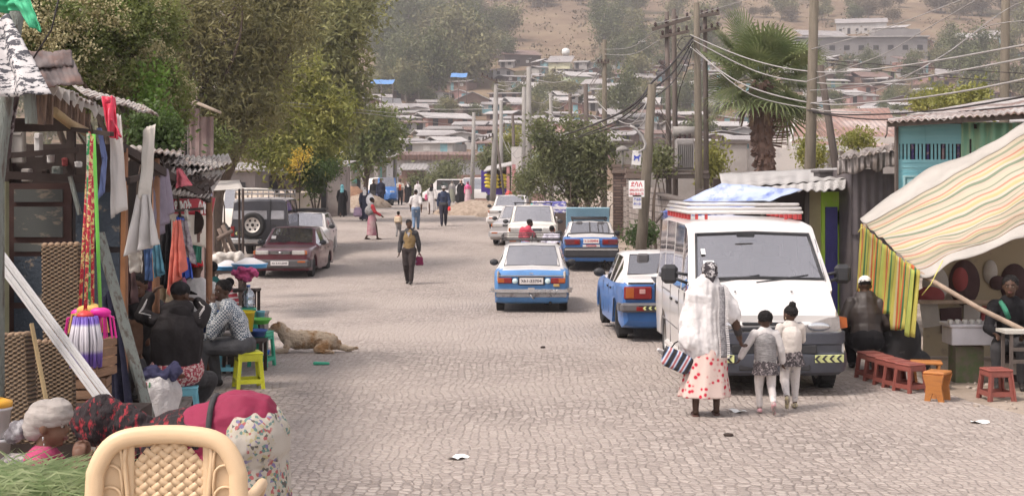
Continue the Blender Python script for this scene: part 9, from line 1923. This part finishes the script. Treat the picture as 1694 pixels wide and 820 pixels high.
person('woman in pale knotted headscarf and pink cardigan seated in profile at the bottom left',Vector((hx-.145*H,d,gz(-2.3,7.4))),-90,H,J,top=cloth('raspberry',(.36,.06,.13),(.25,.04,.09),3),bottom=None,vox=.008,face=True,skin=SK2,hair='short',robe=[('skirt',[(.17,0,.02,.12,.12),(.16,0,.14,.15,.20),(.02,0,.16,.16,.22)],maroon,7,.05)],extra=sw,fat=1.08)
cstool('low dark stool under the woman in pale knotted headscarf',0,7.4,darkw,.12,.3).location=Vector((hx-.145*H,7.4,gz(-2.3,7.4)))
H=1.62; d=7.9; fx=F/d; px_pel=408; X0=(px_pel-CX)/fx; g0=gz(X0,d)
def loc(px,py): return ((px_pel-px)/fx/H, (CAMZ-(py-HY)/fx-g0)/H)
a,b=loc(300,724); c_,e_=loc(240,728); g_,h_=loc(178,712)
J=pose('stand',pel=(0,0,.44),che=(0,a,b),nec=(0,c_,e_),hea=(0,g_,h_),shR=(.10,c_-.06,e_-.01),shL=(-.10,c_-.06,e_-.01),elR=(.12,c_-.03,e_-.19),haR=(.07,c_+.06,e_-.30),elL=(-.12,c_-.03,e_-.19),haL=(-.07,c_+.08,e_-.28),hiR=(.055,-.0,.43),hiL=(-.055,0,.43),knR=(.06,.05,.27),knL=(-.06,.05,.27),look=(0,.45,-.9))
redblk=mat('cloth_red_black',(.022,.016,.018),rough=.85,col2=(.28,.025,.035),thr=(.53,.60),scale=14,bump=1,bscale=22,stretch=(1,2.4,1)); flor=mat('cloth_floral_dress',(.55,.50,.44),rough=.85,col2=(.50,.46,.40),scale=5)
n,l=nodes_of(flor); tc=n.new('ShaderNodeTexCoord'); vo=n.new('ShaderNodeTexVoronoi'); vo.inputs['Scale'].default_value=62; l.new(tc.outputs['Object'],vo.inputs[0]); sc_=n.new('ShaderNodeSeparateColor'); l.new(vo.outputs['Color'],sc_.inputs[0]); cr=n.new('ShaderNodeValToRGB'); cr.color_ramp.interpolation='CONSTANT'
for p_,cc in ((.0,(.40,.36,.30)),(.30,(.12,.20,.18)),(.42,(.42,.38,.32)),(.55,(.33,.10,.10)),(.64,(.40,.36,.30)),(.76,(.17,.14,.26)),(.84,(.36,.32,.18)),(.93,(.10,.09,.08))): q=cr.color_ramp.elements.new(p_) if p_ else cr.color_ramp.elements[0]; q.color=(*cc,1)
cr.color_ramp.elements[-1].color=(.40,.36,.30,1); l.new(sc_.outputs[0],cr.inputs[0]); nn_=n.new('ShaderNodeTexNoise'); nn_.inputs['Scale'].default_value=4; l.new(tc.outputs['Object'],nn_.inputs[0]); c2=n.new('ShaderNodeValToRGB'); c2.color_ramp.elements[0].position=.48; c2.color_ramp.elements[1].position=.52; l.new(nn_.outputs[0],c2.inputs[0]); mx=n.new('ShaderNodeMix'); mx.data_type='RGBA'; mx.inputs['A'].default_value=(.43,.39,.34,1); l.new(c2.outputs[0],mx.inputs['Factor']); l.new(cr.outputs[0],mx.inputs['B']); l.new(mx.outputs['Result'],n['Principled BSDF'].inputs['Base Color'])
def bw(t,V,u,hp):
 q=MB(); q.ell(hp(0,-.02,.030),(.085*u,.095*u,.090*u)); q.cap(hp(0,-.04,-.03),V['nec'],.075*u,.075*u); q.ell(hp(0,.0,.06),(.070*u,.075*u,.065*u)); obj('head_wrap',blob(q,.008,2,.012,(10,16,16),3),redblk,t)
 q=MB(); q.cap(V['nec'],V['che'],.085*u,.118*u,flat=.8,lat=(1,0,0)); q.cap(V['che'],V['che'].lerp(V['pel'],.4),.118*u,.12*u,flat=.85,lat=(1,0,0)); obj('shawl_back',blob(q,.010,3,.020,(9,7,9),7),redblk,t)
 q=MB(); q.cap(V['che'].lerp(V['pel'],.42),V['pel']+Vector((0,.02*u,.02*u)),.128*u,.150*u,flat=.92,lat=(1,0,0)); q.cap(V['pel']+Vector((0,.03*u,.0)),V['pel']+Vector((0,.07*u,-.10*u)),.145*u,.14*u); obj('maroon_wrap',blob(q,.010,3,.016,(8,8,8),2),mat('cloth_maroon_wrap',(.22,.02,.055),rough=.8,var=.15,scale=3,bump=.6,bscale=12),t)
 q=MB(); q.cap(V['pel']+Vector((-.02*u,-.01*u,-.01*u)),V['pel']+Vector((.02*u,-.01*u,-.01*u)),.138*u); q.cap(V['pel']+Vector((0,-.01*u,-.03*u)),V['pel']+Vector((0,-.02*u,-.36*u)),.128*u,.150*u); obj('dress',blob(q,.010,3,.018,(8,8,3),5),flor,t)
 ax=(V['che']-V['pel']).normalized(); c_=V['che'].lerp(V['pel'],.55)
 q=MB(); q.tube([c_+Vector((math.cos(a)*.145*u,0,0))+ax.cross(Vector((1,0,0))).normalized()*math.sin(a)*.138*u for a in [2*math.pi*i/24 for i in range(24)]],.010*u,6,closed=True); obj('sash_cord',q,charcoal,t)
person('woman bent far forward in red-black headwrap, maroon wrap and floral dress behind the plastic chair',Vector((X0,d,g0)),90,H,J,top=redblk,vox=.010,skin=SK2,hair=None,extra=bw,fat=1.15)
rr=random.Random(12); q=MB(); d=5.9
for k in range(2600):
 px=rr.uniform(-60,158); e=1-max(0,(px-120)/60)**2; base=P(px,rr.uniform(800,900),d+rr.uniform(-.3,.35));
 ang=R(rr.gauss(150 if rr.random()<.5 else 25,28)); L=rr.uniform(.16,.42); up=rr.uniform(.04,.24)*(1.0 if px<120 else .8)
 tip=base+Vector((math.cos(ang)*L,rr.gauss(0,.06),up)); mid_=base.lerp(tip,.5)+Vector((0,0,.045)); w_=rr.uniform(.003,.0062)
 topz=CAMZ-((760+9*math.sin(px*.09)+rr.uniform(0,55)*rr.random()+ (0 if px<110 else (px-110)*.9))-HY)*d/F
 if tip.z>topz: dz=tip.z-topz; tip.z-=dz; mid_.z-=dz; base.z-=dz
 q.add([base+Vector((0,0,w_)),base-Vector((0,0,w_)),mid_-Vector((0,0,w_)),mid_+Vector((0,0,w_)),tip],[[0,1,2,3],[3,2,4]])
single('cut_grass',q,leafm('fresh_grass',(.17,.25,.10),(.42,.47,.27),tr=.3,sc=9),'heap of fresh long green cut grass at the bottom left corner','cut grass',kind='stuff')
q=MB(); q.box((0,0,.16),(.75,.75,.32),bev=.06); o=single('grass_base',blob(q,.03,1,.03,(5,5,5)),MATS['sack_white'],'full sack lying under the heap of cut grass','sack',origin=(0,0,0)); p=P(50,800,5.95); o.location=(p.x,5.95,gz(p.x,5.95)); o.scale=(1,1,1.05)
for k,(px,py,d,lab) in enumerate(((0,722,8.2,'upper white plastic bucket with orange lid at the left edge'),(0,770,8.2,'lower white plastic bucket beneath the orange-lidded one'))):
 t=thing('plastic_bucket',lab,'bucket',P(px-12,py,d)); h=(50 if k==0 else 46)*d/F; q=MB(); q.lathe([(0,0),(.085,0),(.10,h*.9),(.107,h*.9),(.107,h),(.095,h)],n=22); obj('pail',q,enam,t)
 if k==0: q=MB(); q.lathe([(.108,h),(.108,h+.03),(.06,h+.045),(.0,h+.045)],n=22); q.lathe([(.035,h+.04),(.035,h+.07),(0,h+.07)],n=12); obj('lid',q,mat('orange_lid',(.65,.33,.04),rough=.4),t)
q=MB(); z0=gz(-3,8.2); zt_=CAMZ-(770-HY)*8.2/F; q.box((0,0,(zt_-z0)/2),(.5,.4,zt_-z0)); o=single('bucket_crate',q,oldw,'old wooden box under the white buckets at the left edge','box',origin=(0,0,0)); p=P(-20,770,8.25); o.location=(p.x,8.25,z0)
q=MB();
for k in range(5): q.ell((-.15+.09*k,0,.1+.03*math.sin(k*2)),(.12,.12,.09))
o=single('pale_cloth_heap',blob(q,.012,1,.03,(10,10,10)),whs,'pale cloth heap between the bent woman and the navy tarpaulin','cloth heap',origin=(0,0,0)); p=P(212,690,9.3); o.location=(p.x,9.3,gz(p.x,9.3)); o.scale=(1,1,1)
q=MB(); q.box((0,0,.25),(.5,.4,.5)); o2=single('low_box',q,oldw,'wooden box carrying the pale cloth heap','box',origin=(0,0,0)); o2.location=(p.x,9.35,gz(p.x,9.3)); o.location.z+=.52
bpy.context.view_layer.update()
